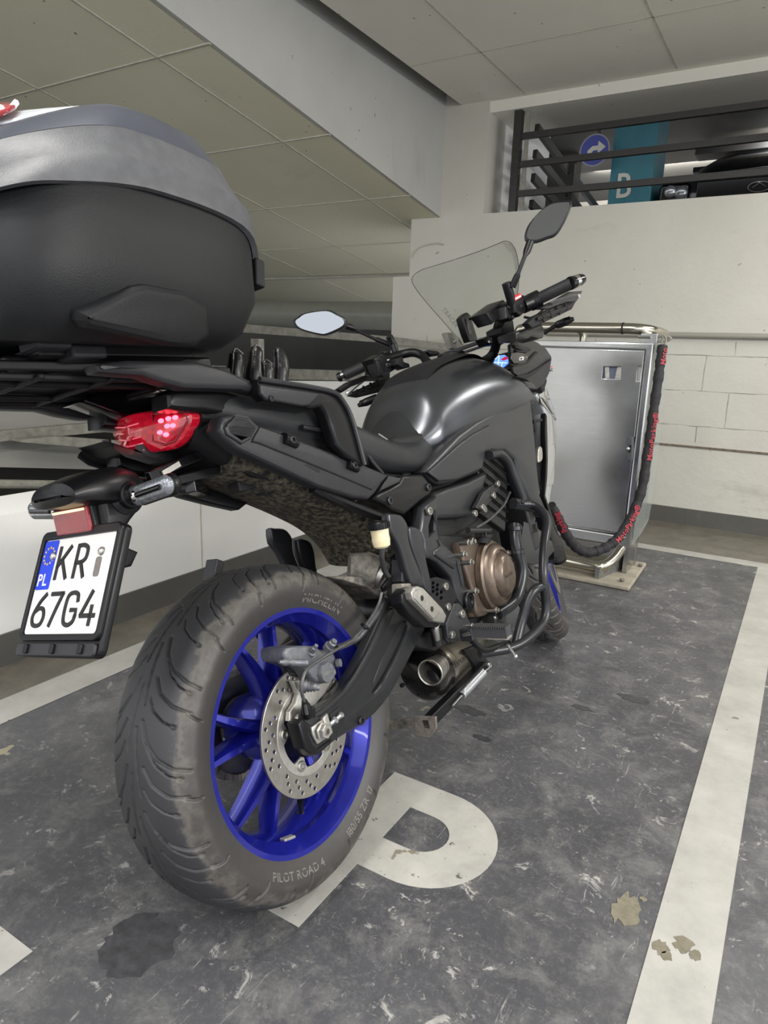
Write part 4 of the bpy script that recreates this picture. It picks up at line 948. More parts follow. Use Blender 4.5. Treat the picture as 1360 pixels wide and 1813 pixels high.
# caliper, its bracket, hose and sensor cable
plate('caliper_bracket', Z5((445, 580), (500, 570), (545, 640), (620, 560), (700, 520), (790, 480), (800, 520), (700, 690), (640, 760), (600, 850), (560, 860), (500, 910), (420, 905), (425, 830), (470, 760), (490, 690), (470, 640)), -0.106, 0.012, ALU, bike, bevel=0.003)
cal = plate('brake_caliper', Z5((380, 370), (395, 320), (500, 300), (640, 305), (690, 350), (740, 330), (790, 370), (800, 470), (770, 540), (720, 600), (660, 600), (600, 560), (560, 500), (480, 455), (400, 430)), -0.125, 0.062, CALIP, bike, bevel=0.007, smooth=2)
pcx = B(*Z5((700, 512))[0], -0.126)
MB().lathe(pcx, (0, -1, 0), [(0.0195, -0.02), (0.0195, 0.006), (0.018, 0.009), (0, 0.009)], 30).build('piston_cap', CALIP, cal)
flat_text('caliper_lettering', 'NISSIN', 0.0085, pcx+Vector((-0.014, -0.0095, -0.003)), (1, 0, 0), (0, 0, 1), ALU, cal, depth=0.05)
for u, v, r, h in ((597, 350, 0.0055, 0.02), (750, 300, 0.008, 0.016)): MB().lathe(B(*Z5((u, v))[0], -0.126), (0, -0.7, 0.6), [(r*1.5, -0.01), (r*1.5, 0), (r, 0.001), (r, h*0.6), (r*0.7, h*0.7), (r*0.7, h), (0, h)], 12).build('bleed_nipple', CALIP, cal)
p0, p1 = B(*Z5((335, 430))[0], -0.12), B(*Z5((555, 440))[0], -0.13)
pb = MB(); pb.tube([p0.lerp(p1, t) for t in (0, 0.13, 0.16, 0.26, 0.28, 0.42, 0.46, 0.6, 0.62, 0.98, 1)], [0.003, 0.005, 0.0065, 0.0065, 0.0045, 0.0045, 0.0065, 0.0065, 0.0072, 0.0075, 0.006], 14, 0); pb.build('slide_pin', CALIP, cal)
s0, s1 = B(*Z5((500, 620))[0], -0.116), B(*Z5((660, 635))[0], -0.142)
pb = MB(); pb.tube([s0.lerp(s1, t) for t in (0, 0.35, 0.37, 0.5, 0.52, 0.64, 0.66, 0.8, 0.82, 1.0)], [0.011, 0.0125, 0.009, 0.0105, 0.008, 0.0098, 0.007, 0.0085, 0.006, 0.006], 16, 0); pb.build('slide_pin', CALIP, cal)
MB().lathe(B(*Z5((800, 440))[0], -0.128), (0.3, -1, 0.1), [(0.0085, 0), (0.0085, 0.008), (0, 0.009)], 6).build('pad_pin', CALIP, cal)
plate('brake_pad', Z5((400, 470), (520, 470), (520, 560), (430, 540)), -0.094, 0.012, DARK, cal)
HOSE = mat('black_hose_rubber', '#3a3a3b', 0.4, var=0.3, scale=60)
hose_px = [Z5((800, 315))[0], Z5((880, 285))[0], Z5((960, 240))[0], (643, 1121), (665, 1092), (677, 1068), (682, 1050)]
MB().tube([B(x, y, yy) for (x, y), yy in zip(hose_px, (-0.135, -0.14, -0.145, -0.15, -0.15, -0.145, -0.135))], 0.0062, 12, 6).build('brake_hose', HOSE, bike)
cab_px = [Z5((560, 850))[0], Z5((545, 770))[0], Z5((520, 680))[0], Z5((520, 590))[0], Z5((560, 490))[0], Z5((650, 420))[0], Z5((780, 340))[0], Z5((900, 270))[0], (625, 1135), (652, 1103), (670, 1073), (676, 1052)]
MB().tube([B(x, y, -0.142 if i < 6 else -0.150) for i, (x, y) in enumerate(cab_px)], 0.0032, 8, 6).build('sensor_cable', HOSE, bike)
q0, q1 = B(*Z5((538, 740))[0], -0.142), B(*Z5((570, 850))[0], -0.13)
MB().tube([q0, q0.lerp(q1, 0.35), q0.lerp(q1, 0.4), q1], [0.005, 0.0075, 0.009, 0.0105], 12, 0).build('sensor_boot', SATIN, bike)
MB().box(B(*Z5((570, 835))[0], -0.125), (0.022, 0.02, 0.02)).build('wheel_sensor', SATIN, bike, bevel=0.004)
bolt('sensor_bolt', B(*Z5((490, 882))[0], -0.114), (0, -1, 0), 0.0075, 0.004, BOLT, bike)
for px, py in ((648, 1113), (684, 1060)): MB().tube([B(px-7, py-5, -0.146), B(px, py, -0.158), B(px+6, py+5, -0.146)], 0.0035, 8, 3).build('cable_clip', SATIN, bike)

# ---------------------------------------------------------------- body lofts
def body(name, secs, m, parent, nx=5, ny=4, closed=True, cap=True, mirror=True):
    """secs: [(x or None, [(y,z) or (x,y,z) from lower edge to the centre line])]; mirrored across y=0."""
    K = len(secs[0][1]); G = []
    for x, pts in secs: G.append([Vector((p[0], -p[1], p[2])) if len(p) == 3 else Vector((x, -p[0], p[1])) for p in pts])
    cols = [spline([g[k] for g in G], nx) for k in range(K)]
    rings = []
    for i in range(len(cols[0])):
        h = [c[i] for c in cols]
        ring = h + [Vector((p.x, -p.y, p.z)) for p in h[::-1][(1 if abs(h[-1].y) < 1e-6 else 0):]]
        rings.append(spline(ring, ny))
    b = MB(); b.skin(rings, closed, cap)
    return b.build(name, m, parent, ang=50)
core = MB(); core.box((0.74, 0, 0.46), (0.40, 0.24, 0.34)); core.box((0.80, 0, 0.72), (0.62, 0.20, 0.22)); core.build('engine', DARK, bike, bevel=0.02)  # engine bulk as plain black boxes, added to block light between parts
eng = bike.children[-1] if False else [o for o in bpy.data.objects if o.name == 'engine'][0]
body('fuel_tank', [(0.57, [(.03, .765), (.04, .775), (.04, .785), (.02, .795), (0, .797)]), (0.61, [(.07, .762), (.092, .787), (.089, .815), (.05, .838), (0, .843)]), (0.655, [(.10, .757), (.127, .80), (.119, .849), (.072, .887), (0, .897)]), (0.70, [(.115, .765), (.138, .82), (.130, .885), (.08, .94), (0, .955)]), (0.80, [(.140, .78), (.165, .85), (.155, .925), (.095, .99), (0, 1.005)]), (0.92, [(.160, .80), (.186, .872), (.174, .948), (.11, 1.010), (0, 1.026)]), (1.04, [(.175, .825), (.203, .882), (.187, .948), (.12, 1.008), (0, 1.042)]), (1.14, [(.182, .848), (.203, .880), (.182, .932), (.12, .986), (0, 1.028)]), (1.22, [(.168, .855), (.185, .872), (.165, .912), (.11, .958), (0, 1.0)])], TANKM, bike)
tank = [o for o in bpy.data.objects if o.name == 'fuel_tank'][0]
body('tank_cover', [(0.735, [(.075, .966), (.04, .984), (0, .988)]), (0.80, [(.086, .999), (.045, 1.010), (0, 1.013)]), (0.92, [(.092, 1.023), (.05, 1.033), (0, 1.037)]), (1.04, [(.085, 1.036), (.05, 1.046), (0, 1.051)]), (1.14, [(.085, 1.013), (.05, 1.030), (0, 1.037)]), (1.23, [(.11, 0.962), (.06, 0.990), (0, 1.002)])], MATTE, tank)
MB().lathe((1.06, 0.0, 1.049), (0.05, 0, 1), [(0.045, -0.004), (0.045, 0.006), (0.04, 0.009), (0, 0.010)], 40).build('filler_cap', SATIN, tank)
fl = B(872, 641, 0); 
MB().prism([B(820, 645, -0.01), B(845, 652, -0.02), B(862, 659, -0.03), B(864, 655, -0.03), B(845, 647, -0.02), B(822, 641, -0.01)], (0, 0, 0.003)).build('warning_sticker', WHITEP, tank)
# seats
rs = body('rider_seat', [(0.16, [(.115, .845), (.125, .868), (.110, .905), (.05, .915), (0, .915)]), (0.24, [(.118, .81), (.130, .84), (.117, .885), (.05, .893), (0, .892)]), (0.32, [(.122, .775), (.138, .80), (.128, .852), (.05, .862), (0, .860)]), (0.40, [(.122, .752), (.140, .775), (.130, .822), (.05, .835), (0, .833)]), (0.50, [(.115, .738), (.134, .758), (.118, .803), (.05, .824), (0, .824)]), (0.58, [(.100, .735), (.122, .758), (.104, .803), (.05, .838), (0, .844)]), (0.65, [(.080, .745), (.106, .775), (.096, .825), (.055, .878), (0, .893)]), (0.695, [(.07, .79), (.095, .82), (.085, .868), (.05, .918), (0, .930)])], SEATM, bike)
sl = [B(*p, y) for p, y in zip(Z4((480, 430), (540, 470), (600, 505), (650, 525), (692, 562), (700, 580)), (-.06, -.07, -.085, -.1, -.115, -.12))]
MB().tube(sl, 0.0022, 6, 6).build('seat_seam', STITCH, rs)
MB().tube([B(*p, -0.02) for p in Z4((500, 460), (540, 440), (595, 432), (600, 450), (595, 485), (560, 475), (525, 450))], 0.0016, 6, 5).build('seat_seam', STITCH, rs)
ps = body('pillion_seat', [(-0.10, [(.085, .895), (.105, .925), (.09, .962), (.04, .968), (0, .968)]), (0.0, [(.11, .875), (.125, .905), (.108, .945), (.05, .952), (0, .952)]), (0.10, [(.118, .855), (.130, .885), (.112, .93), (.05, .938), (0, .938)]), (0.19, [(.118, .845), (.128, .87), (.112, .925), (.05, .936), (0, .936)])], SEATM, bike)
MB().tube([B(*p, -0.133) for p in Z4((205, 322), (235, 340), (258, 365), (270, 390))], 0.0016, 6, 5).build('seat_seam', STITCH, ps)
# tail body and grab rails
body('tail_body', [(-0.12, [(.075, .873), (.09, .895), (.085, .928), (.04, .94), (0, .942)]), (0.0, [(.08, .80), (.115, .86), (.105, .925), (.04, .94), (0, .94)]), (0.16, [(.08, .755), (.118, .81), (.11, .86), (.04, .88), (0, .88)]), (0.34, [(.08, .66), (.115, .72), (.11, .77), (.04, .78), (0, .78)]), (0.48, [(.08, .62), (.11, .66), (.11, .73), (.04, .74), (0, .74)])], MATTE, bike)
COV = ZA((20, 400), (44, 325), (100, 310), (225, 346), (262, 378), (345, 400), (870, 604), (1002, 660), (960, 712), (928, 760), (888, 800), (800, 790), (590, 722), (135, 512), (60, 450))
HEX = ZA((82, 378), (132, 340), (186, 350), (225, 393), (200, 438), (158, 460), (98, 418))
tsp = plate('tail_side_panel', COV, -0.150, 0.034, PLASTIC, bike, holes=[HEX], bevel=0.008)
plate('panel_ridge', ZA((262, 384), (345, 410), (865, 618), (985, 670), (905, 745), (800, 700), (560, 600), (260, 480), (215, 470), (235, 430)), -0.1535, 0.008, PLASTIC, tsp, bevel=0.003)
plate('socket_rim', ZA((60, 390), (120, 322), (200, 335), (245, 395), (212, 455), (160, 485), (75, 430)), -0.1545, 0.01, PLASTIC, tsp, holes=[HEX], bevel=0.003)
plate('end_socket', HEX, -0.132, 0.004, DARK, tsp, bevel=0.001)
for u, v in ((434, 462), (790, 606)):
    p = B(*ZA((u, v))[0], -0.157)
    MB().tube([p+Vector((-0.014, 0.004, 0.006)), p+Vector((0.018, 0.004, -0.008))], [0.012, 0.010], 16, 0, flat=0.9).build('bolt_recess', SATIN, tsp)
    bolt('panel_bolt', p+Vector((0.0, -0.004, 0)), (0, -1, 0), 0.0075, 0.005, DBOLT, tsp)
plate('panel_slot', ZA((510, 600), (540, 598), (612, 632), (600, 648)), -0.1505, 0.003, DARK, tsp, bevel=0.0005)
GRAB = ZA((252, 108), (300, 110), (560, 150), (690, 175), (745, 225), (800, 340), (868, 600), (850, 612), (770, 560), (700, 490), (668, 380), (640, 300), (615, 268), (560, 282), (510, 268), (300, 230), (262, 190))
gbr = plate('grab_rail', GRAB, -0.168, 0.030, SATIN, bike, bevel=0.008, mirror=True)
gbr = [o for o in bpy.data.objects if o.name == 'grab_rail'][0]
plate('grip_insert', ZA((262, 140), (330, 150), (610, 190), (575, 235), (545, 262), (505, 265), (300, 228), (268, 195)), -0.172, 0.01, PLASTIC, gbr, bevel=0.004)
MB().tube([B(*p, -0.171) for p in ZA((258, 112), (560, 158), (680, 185), (735, 235), (790, 345), (860, 600))], 0.005, 8, 5).build('rail_edge', PLASTIC, gbr)
bolt('rail_bolt', B(*ZA((326, 222))[0], -0.173), (0, -1, 0), 0.006, 0.002, DARK, gbr)
MB().tube([B(*p, -0.135) for p in ZA((500, 385), (620, 405), (690, 435))], 0.005, 10, 0).build('seat_rail', DBOLT, bike)
MB().tube([B(*p, -0.13) for p in ZA((860, 520), (900, 580), (960, 650))], 0.005, 10, 0).build('seat_rail', DBOLT, bike)
# luggage rack: two arms and a ribbed plate seen from below
RZ = lambda x: 0.968 - 0.045*x if x < 0 else 0.968 - 0.10*x
arm_px = [(168, 648), (230, 640), (350, 642), (395, 655), (462, 682), (459, 700), (430, 692), (330, 690), (290, 680), (255, 668), (176, 662)]
rack = MB()
ol = [(-0.46, 0.07), (-0.44, 0.10), (-0.30, 0.115), (-0.18, 0.125), (-0.05, 0.13), (-0.05, 0.09), (-0.18, 0.07)]
outl = [(x, -y) for x, y in ol] + [(x, y) for x, y in ol[::-1]]
rack.prism([Vector((x, y, RZ(x)+0.004)) for x, y in outl], (0, 0, 0.014))
for y in (-0.105, -0.055, 0.055, 0.105): rack.beam((-0.44, y*0.85, RZ(-0.44)-0.002), (-0.06, y, RZ(-0.06)-0.002), 0.010, 0.010)
for x in (-0.38, -0.27, -0.15): rack.beam((x, -0.11, RZ(x)-0.004), (x, 0.11, RZ(x)-0.002), 0.010, 0.009)
rack = rack.build('luggage_rack', MATTE, bike, bevel=0.004)
plate('rack_arm', arm_px, -0.150, 0.034, PLASTIC, rack, bevel=0.009, mirror=True)
for px, py, w_, h_ in ((80, 610, 0.05, 0.028), (143, 632, 0.055, 0.02)): MB().box(B(px, py, -0.12), (w_, 0.05, h_)).build('case_mount', PLASTIC, rack, bevel=0.006)
MB().box((-0.24, 0, 1.0), (0.36, 0.20, 0.025)).build('mount_plate', SATIN, rack, bevel=0.006)
tl = [(140, 716), (150, 716), (205, 735), (226, 743), (240, 745), (262, 725), (288, 705), (292, 695), (275, 690), (200, 690)]
plate('rack_bracket', tl, 0.02, 0.05, GLOSSB, rack, bevel=0.004)
plate('rack_tongue', [(20, 668), (60, 640), (100, 648), (150, 665), (100, 672), (55, 670)], -0.06, 0.10, SATIN, rack, bevel=0.006)
plate('tail_cowl', [(298, 700), (308, 690), (345, 684), (400, 690), (455, 700), (470, 745), (420, 742), (360, 733), (300, 726)], -0.112, 0.05, SATIN, bike, bevel=0.012, mirror=True)

# ---------------------------------------------------------------- tail light
def tlx(y): return -0.172 + 0.42*abs(y)
TL = [(-.098, .905), (-.090, .924), (-.03, .936), (.013, .938), (.075, .936), (.115, .924), (.095, .902), (.055, .880), (-.036, .868), (-.070, .876)]
tls = spline([Vector((tlx(y), y, z)) for y, z in TL], 3, True)
tb = MB(); cen = Vector((-0.168, 0, .905))
tb.skin([[Vector((p.x+0.05, p.y*0.96, p.z)) for p in tls], [Vector((p.x, p.y, p.z)) for p in tls], [cen.lerp(p, 0.93)+Vector((-0.006, 0, 0)) for p in tls], [Vector((tlx(cen.y+(p.y-cen.y)*0.5)-0.010, cen.y+(p.y-cen.y)*0.5, cen.z+(p.z-cen.z)*0.5)) for p in tls], [cen+Vector((-0.014, (p.y-cen.y)*0.05, (p.z-cen.z)*0.05)) for p in tls]], True, True)
tlight = tb.build('tail_light', REDL, bike)
for u, v in ((305, 744), (317, 742), (303, 757), (313, 756), (301, 772), (292, 748), (290, 768)):
    p = Bpl(u, v, (-0.172, 0, 0.9), (1, 0.42, 0)); MB().ball(p+Vector((-0.008, 0, 0)), (0.004, 0.0065, 0.004), None, 10).build('lamp_led', REDG, tlight)
for u, v in ((215, 760), (204, 772), (209, 783), (222, 779)):
    p = Bpl(u, v, (-0.172, 0, 0.9), (1, -0.42, 0)); MB().ball(p+Vector((0.004, 0, 0)), (0.003, 0.004, 0.0025), None, 10).build('lamp_led', REDG, tlight)
lp = [Bpl(u, v, (-0.172, 0, 0.9), (1, 0.42, 0))+Vector((-0.009, 0, 0)) for u, v in ((280, 736), (334, 730), (340, 748), (318, 783), (300, 790), (279, 783))]
MB().tube(lp, 0.0022, 6, 0, True).build('lamp_frame', mat('deep_red_plastic', '#7c0d1c', 0.2), tlight)
for k in range(5):
    z0 = 0.922-0.011*k
    MB().tube([Vector((tlx(y)-0.0105, y, z0-0.004*math.cos(y*40))) for y in np.linspace(-0.02, 0.082-0.012*k, 7)], 0.0012, 5, 0).build('lens_rib', mat('pink_lens_rib', '#e08a94', 0.2, emit='#ff5070', estr=0.4), tlight)
MB().skin([[Vector((p.x+0.02, p.y*1.03, 0.905+(p.z-0.905)*1.05)) for p in tls], [Vector((p.x+0.075, p.y*1.0, 0.905+(p.z-0.905)*1.0)) for p in tls]]).build('lamp_housing', SATIN, bike)

# ---------------------------------------------------------------- mudguard under the tail, subframe bars, plate holder
mud_c = [(-0.05, .835), (0.02, .812), (0.10, .775), (0.20, .725), (0.29, .672), (0.35, .618), (0.385, .56)]
rings = []
for i, (x, z) in enumerate(mud_c):
    t = Vector((mud_c[min(i+1, 6)][0]-mud_c[max(i-1, 0)][0], 0, mud_c[min(i+1, 6)][1]-mud_c[max(i-1, 0)][1])).normalized(); nn = Vector((t.z, 0, -t.x))
    rings.append([Vector((x, y, z)) + nn*d for y, d in ((-.10, -.045), (-.098, -.01), (-.085, .012), (-.05, .022), (0, .026), (.05, .022), (.085, .012), (.098, -.01), (.10, -.045))])
mg = MB().skin([spline(r, 4) for r in [[c[i] for c in [spline([rr[k] for rr in rings], 5) for k in range(9)]] for i in range(31)]], True, True).build('rear_mudguard', MUD, bike, ang=60)
MB().tube([B(*p, -0.125) for p in ZA((560, 735), (700, 800), (900, 880), (975, 900))], [0.010, 0.012, 0.012, 0.009], 10, 3).build('frame_tube', SATIN, bike)
lug = MB()
for p in ((455, 850), (475, 868), (430, 862)): lug.box(B(*p, -0.03), (0.05, 0.03, 0.022))
lug.build('mudguard_edge', DARK, mg, bevel=0.004)
hold = MB()
for s in (-1, 1):
    yy = s*0.055
    hold.beam(B(262, 848, -0.055)*1 if s < 0 else Vector((B(262, 848, -0.055).x, 0.055, B(262, 848, -0.055).z)), Vector((B(390, 792, -0.055).x, yy, B(390, 792, -0.055).z)), 0.012, 0.016)
    hold.beam(Vector((B(300, 857, -0.055).x, yy, B(300, 857, -0.055).z)), Vector((B(425, 826, -0.055).x, yy, B(425, 826, -0.055).z)), 0.012, 0.016)
    hold.beam(Vector((B(385, 795, -0.055).x, yy, B(385, 795, -0.055).z)), Vector((B(425, 826, -0.055).x, yy, B(425, 826, -0.055).z)), 0.010, 0.016)
hold.beam(B(335, 860, -0.05), Vector((0.0, 0.05, 0.79)), 0.02, 0.03)
ph = hold.build('plate_holder', GLOSSB, bike, bevel=0.002)
MB().beam(B(285, 847, -0.062), B(322, 826, -0.062), 0.004, 0.010).build('cable_tie', WHITEP, ph) if False else MB().beam(B(288, 842, -0.063), B(318, 824, -0.063), 0.003, 0.009).build('bracket_bar', ALU, ph)
plate('subframe_end', [(195, 782), (205, 785), (225, 800), (262, 812), (310, 805), (345, 770), (360, 735), (330, 745), (300, 798), (240, 804)], -0.02, 0.10, SATIN, bike, bevel=0.012)
plate('subframe_edge', [(192, 780), (198, 780), (203, 812), (213, 828), (207, 830), (197, 818)], 0.06, 0.02, PLASTIC, bike, bevel=0.003)
plate('subframe_floor', [(203, 790), (300, 800), (345, 770), (400, 790), (390, 800), (330, 830), (290, 850), (235, 842), (212, 828)], 0.03, 0.04, SATIN, bike, bevel=0.008)
plate('under_tail_bracket', [(300, 868), (330, 864), (380, 868), (415, 885), (440, 893), (425, 905), (380, 895), (330, 882)], 0.05, 0.03, SATIN, bike, bevel=0.004)
# number plate
PT = -27.75*PI/180; PU = Vector((-math.sin(PT), 0, math.cos(PT))); PN = Vector((-math.cos(PT), 0, -math.sin(PT))); PR = Vector((0, -1, 0))
PC = Vector((-0.3399, 0.0, 0.6913))
def pp(u, v, n=0.0): return PC + PR*u + PU*v + PN*n       # u to the reader's right, v up, n towards the reader
def pplate(name, polys, n0, th, m, parent, bevel=0.001):
    me = curve_mesh(polys, th, bevel, 2)
    for v in me.vertices: v.co = pp(v.co.x, v.co.y, n0 - th/2 + v.co.z)
    bm = bmesh.new(); bm.from_mesh(me); bmesh.ops.recalc_face_normals(bm, faces=bm.faces[:]); bm.to_mesh(me); bm.free()
    return finish(me, name, m, parent)
def rr_(x0, x1, y0, y1, r=0.008, n=5):
    o = []
    for cx, cy, a in ((x1-r, y1-r, 0), (x0+r, y1-r, PI/2), (x0+r, y0+r, PI), (x1-r, y0+r, 3*PI/2)): o += [(cx+r*math.cos(a+PI/2*k/n), cy+r*math.sin(a+PI/2*k/n)) for k in range(n+1)]
    return o
pf = pplate('plate_frame', [rr_(-.102, .104, -.108, .088, .012)], -0.001, 0.014, SATIN, bike, 0.003)
pplate('frame_rim', [rr_(-.102, .104, -.085, .088, .012), rr_(-.094, .095, -.075, .0745, .006)], 0.006, 0.008, SATIN, pf, 0.002)
pplate('frame_foot', [rr_(-.100, .100, -.107, -.088, .006)], 0.005, 0.006, PLASTIC, pf, 0.002)
for u in (-.07, 0.0, .07): pplate('clip', [rr_(u-.005, u+.005, -.104, -.090, .002)], 0.009, 0.006, SATIN, pf, 0.001)
lp_ = pplate('license_plate', [rr_(-.094, .095, -.075, .0745, .006)], 0.002, 0.002, PLATEW, pf, 0.0008)
pplate('country_band', [rr_(-.0925, -.055, -.006, .073, .003)], 0.0026, 0.001, PLATEB, lp_, 0.0002)
stars = MB()
for k in range(12):
    a = 2*PI*k/12; stars.lathe(pp(-.0735+.0135*math.cos(a), .048+.0135*math.sin(a), 0.0027), PN, [(0.0022, 0), (0.0022, 0.0004), (0, 0.0004)], 5)
stars.build('star_ring', GOLD, lp_)
flat_text('country_code', 'PL', 0.027, pp(-.0905, .0005, 0.0026), PR, PU, PLATEW, lp_, off=0.012, depth=0.03, sx=0.92)
def strokes(name, paths, u0, v0, w_, h_, rad=0.0036):
    b = MB()
    for P in paths:
        pts = [(u0+x*w_, v0+y*h_) for x, y in P[0]]
        q_ = [Vector((x, y, 0)) for x, y in pts]
        if P[1]: q_ = spline(q_, 6)
        for i, c in enumerate(q_):
            t = (q_[min(i+1, len(q_)-1)]-q_[max(i-1, 0)]).normalized(); s_ = Vector((-t.y, t.x, 0))*rad
        ring = []
        for i, c in enumerate(q_):
            t = (q_[min(i+1, len(q_)-1)]-q_[max(i-1, 0)]).normalized(); s_ = Vector((-t.y, t.x, 0))*rad
            if i in (0, len(q_)-1): c = c + t*(rad*0.6 if i else -rad*0.6)
            a_, b_ = c+s_, c-s_
            ring.append([pp(a_.x, a_.y, 0.0022), pp(a_.x*.9+b_.x*.1, a_.y*.9+b_.y*.1, 0.0036), pp(b_.x*.9+a_.x*.1, b_.y*.9+a_.y*.1, 0.0036), pp(b_.x, b_.y, 0.0022)])
        b.skin(ring)
    return b.build(name, INK, lp_)
LET = {'K': [([(0, 0), (0, 1)], 0), ([(0.98, 1), (0.0, .38)], 0), ([(.34, .6), (1, 0)], 0)],
 'R': [([(0, 0), (0, 1)], 0), ([(0, 1), (.5, 1), (.92, .9), (1, .73), (.9, .55), (.5, .46), (0, .46)], 1), ([(.5, .46), (1, 0)], 0)],
 '6': [([(.85, 1), (.45, .78), (.12, .48), (0, .26), (.15, .05), (.5, 0), (.85, .06), (1, .28), (.85, .5), (.5, .56), (.2, .48)], 1)],
 '7': [([(0, 1), (1, 1)], 0), ([(1, 1), (.62, .5), (.3, 0)], 1)],
 'G': [([(1, .74), (.9, .93), (.5, 1), (.1, .9), (0, .5), (.1, .1), (.5, 0), (.9, .1), (1, .28)], 1), ([(1, .26), (1, .46), (.55, .46)], 0)],
 '4': [([(.62, 1), (0, .3)], 0), ([(0, .27), (1.1, .27)], 0), ([(.78, .55), (.78, 0)], 0)]}
for ch_, u0, v0, w_, h_ in (('K', -.044, .010, .028, .049), ('R', .004, .010, .025, .049), ('6', -.080, -.062, .030, .048), ('7', -.039, -.062, .029, .048), ('G', .003, -.062, .029, .048), ('4', .046, -.062, .030, .048)):
    strokes('plate_character', LET[ch_], u0, v0, w_, h_)
pplate('grey_sticker', [rr_(.054, .068, .008, .038, .004)], 0.0028, 0.001, GREYST, lp_, 0.0003)
for u, v in ((-.062, .047), (.064, .046)): MB().lathe(pp(u, v, 0.002), PN, [(0.007, 0), (0.006, 0.003), (0.003, 0.005), (0, 0.0055)], 18).build('plate_screw', BOLT, lp_)
# holder body: hood over the lamp, side bosses, reflector, indicators
hd = MB(); rings = []
for x, hw, z0, z1 in ((-0.345, .035, .818, .832), (-0.338, .055, .808, .840), (-0.30, .064, .800, .849), (-0.27, .062, .796, .852), (-0.245, .058, .796, .853), (-0.22, .05, .80, .846)):
    rings.append(spline([Vector((x, -hw, z0+.006)), Vector((x, -hw, z1-.012)), Vector((x, -hw*.6, z1)), Vector((x, 0, z1+.003)), Vector((x, hw*.6, z1)), Vector((x, hw, z1-.012)), Vector((x, hw, z0+.006)), Vector((x, hw*.5, z0)), Vector((x, -hw*.5, z0))], 3, True))
hood = hd.skin(rings).build('plate_lamp_hood', SATIN, pf)
MB().box((-0.305, 0.0, 0.7985), (0.045, 0.06, 0.004)).build('plate_lamp', WARM, hood, bevel=0.002)
flang = plate('hood_flange', ZP((640, 195), (850, 165), (960, 178), (1120, 195), (1255, 215), (1150, 262), (1050, 245), (960, 205), (700, 222)), -0.045, 0.09, SATIN, pf, bevel=0.006)
plate('holder_neck', ZP((590, 195), (660, 190), (760, 225), (850, 240), (880, 320), (800, 420), (770, 470), (745, 560), (700, 500), (640, 470), (625, 380)), -0.052, 0.104, SATIN, pf, bevel=0.010)
plate('holder_lug', ZP((700, 590), (750, 575), (840, 612), (800, 700), (690, 725)), -0.03, 0.06, SATIN, pf, bevel=0.006)
rfl = Vector((-0.307, 0.012, 0.783))
MB().box(rfl+Vector((0.008, 0, 0)), (0.012, 0.098, 0.048)).build('reflector_base', SATIN, pf, bevel=0.003)
MB().box(rfl, (0.008, 0.090, 0.040)).build('reflector', REFL, pf, bevel=0.003)
for s in (-1, 1):
    yb = s*0.058; z0 = 0.806; x0 = -0.262
    MB().lathe((x0+0.012, yb-s*0.012, z0), (0, s, 0), [(0.032, -0.01), (0.030, 0.008), (0.022, 0.012), (0.020, 0.020), (0.017, 0.022), (0.014, 0.030), (0.009, 0.032), (0.009, 0.056), (0, 0.056)], 30).build('indicator_stalk', SATIN, pf)
    a_, b_ = Vector((x0-0.004, s*0.105, z0-0.003)), Vector((x0-0.004, s*0.172, z0+0.004))
    it = MB(); it.tube([a_, b_], 0.0165, 20, 0, flat=1.0); it.ball(a_, 0.0165, None, 16); it.ball(b_, 0.0165, None, 16)
    for v in it.bm.verts: v.co.x = x0 + (v.co.x-x0)*0.75 + 0.004
    ts = it.build('turn_signal', SATIN, pf)
    ln = MB(); ln.tube([a_, b_], 0.0150, 20, 0); ln.ball(a_, 0.0150, None, 16); ln.ball(b_, 0.0150, None, 16)
    for v in ln.bm.verts: v.co.x = x0 + (v.co.x-x0)*0.55 - 0.006
    lno = ln.build('clear_lens', CLEARL, ts)
    MB().tube([a_.lerp(b_, 0.12)+Vector((-0.0125, 0, 0)), a_.lerp(b_, 0.95)+Vector((-0.0125, 0, 0))], 0.0042, 10, 0).build('led_strip', GLOSSB, lno)
    MB().ball(a_+Vector((-0.009, 0, 0)), (0.006, 0.009, 0.009)).build('lamp_eye', CHROME, lno)

# ---------------------------------------------------------------- side panels and frame
KNEE = (-0.094, -0.092, 0)
kp = plate('side_shroud', Z4((682, 600), (700, 572), (760, 510), (836, 430), (915, 372), (1000, 330), (1080, 292), (1150, 246), (1164, 300), (1176, 420), (1192, 600), (1202, 700), (1246, 798), (1226, 792), (1152, 722), (1112, 622), (1090, 545), (1045, 506), (985, 504), (962, 535), (948, 585), (920, 604), (830, 640), (760, 655), (735, 645)), KNEE, 0.05, PANELM, bike, bevel=0.012, mirror=True)
kp = [o for o in bpy.data.objects if o.name == 'side_shroud'][0]
plate('shroud_facet', Z4((700, 600), (838, 476), (900, 430), (976, 388), (965, 470), (952, 530), (944, 582), (830, 632), (752, 640)), (-0.102, -0.092, 0), 0.016, PANELM, kp, bevel=0.004)
acv = plate('airbox_cover', Z4((690, 760), (735, 690), (790, 668), (880, 640), (962, 596), (966, 610), (950, 680), (930, 760), (905, 790), (870, 802), (740, 808), (720, 790)), (-0.118, -0.05, 0), 0.08, PANELM, bike, bevel=0.012)
fcv = plate('frame_cover', ZA((905, 800), (935, 765), (1000, 735), (1062, 700), (1080, 660), (1195, 652), (1235, 700), (1254, 742), (1236, 775), (1185, 810), (1092, 886), (1020, 862), (985, 830)), -0.143, 0.05, SATIN, bike, bevel=0.008, mirror=True)
fcv = [o for o in bpy.data.objects if o.name == 'frame_cover'][0]
plate('cover_emblem', ZA((1000, 664), (1072, 674), (1060, 700), (960, 745), (938, 762), (965, 715)), -0.146, 0.01, PANELM, fcv, bevel=0.002)
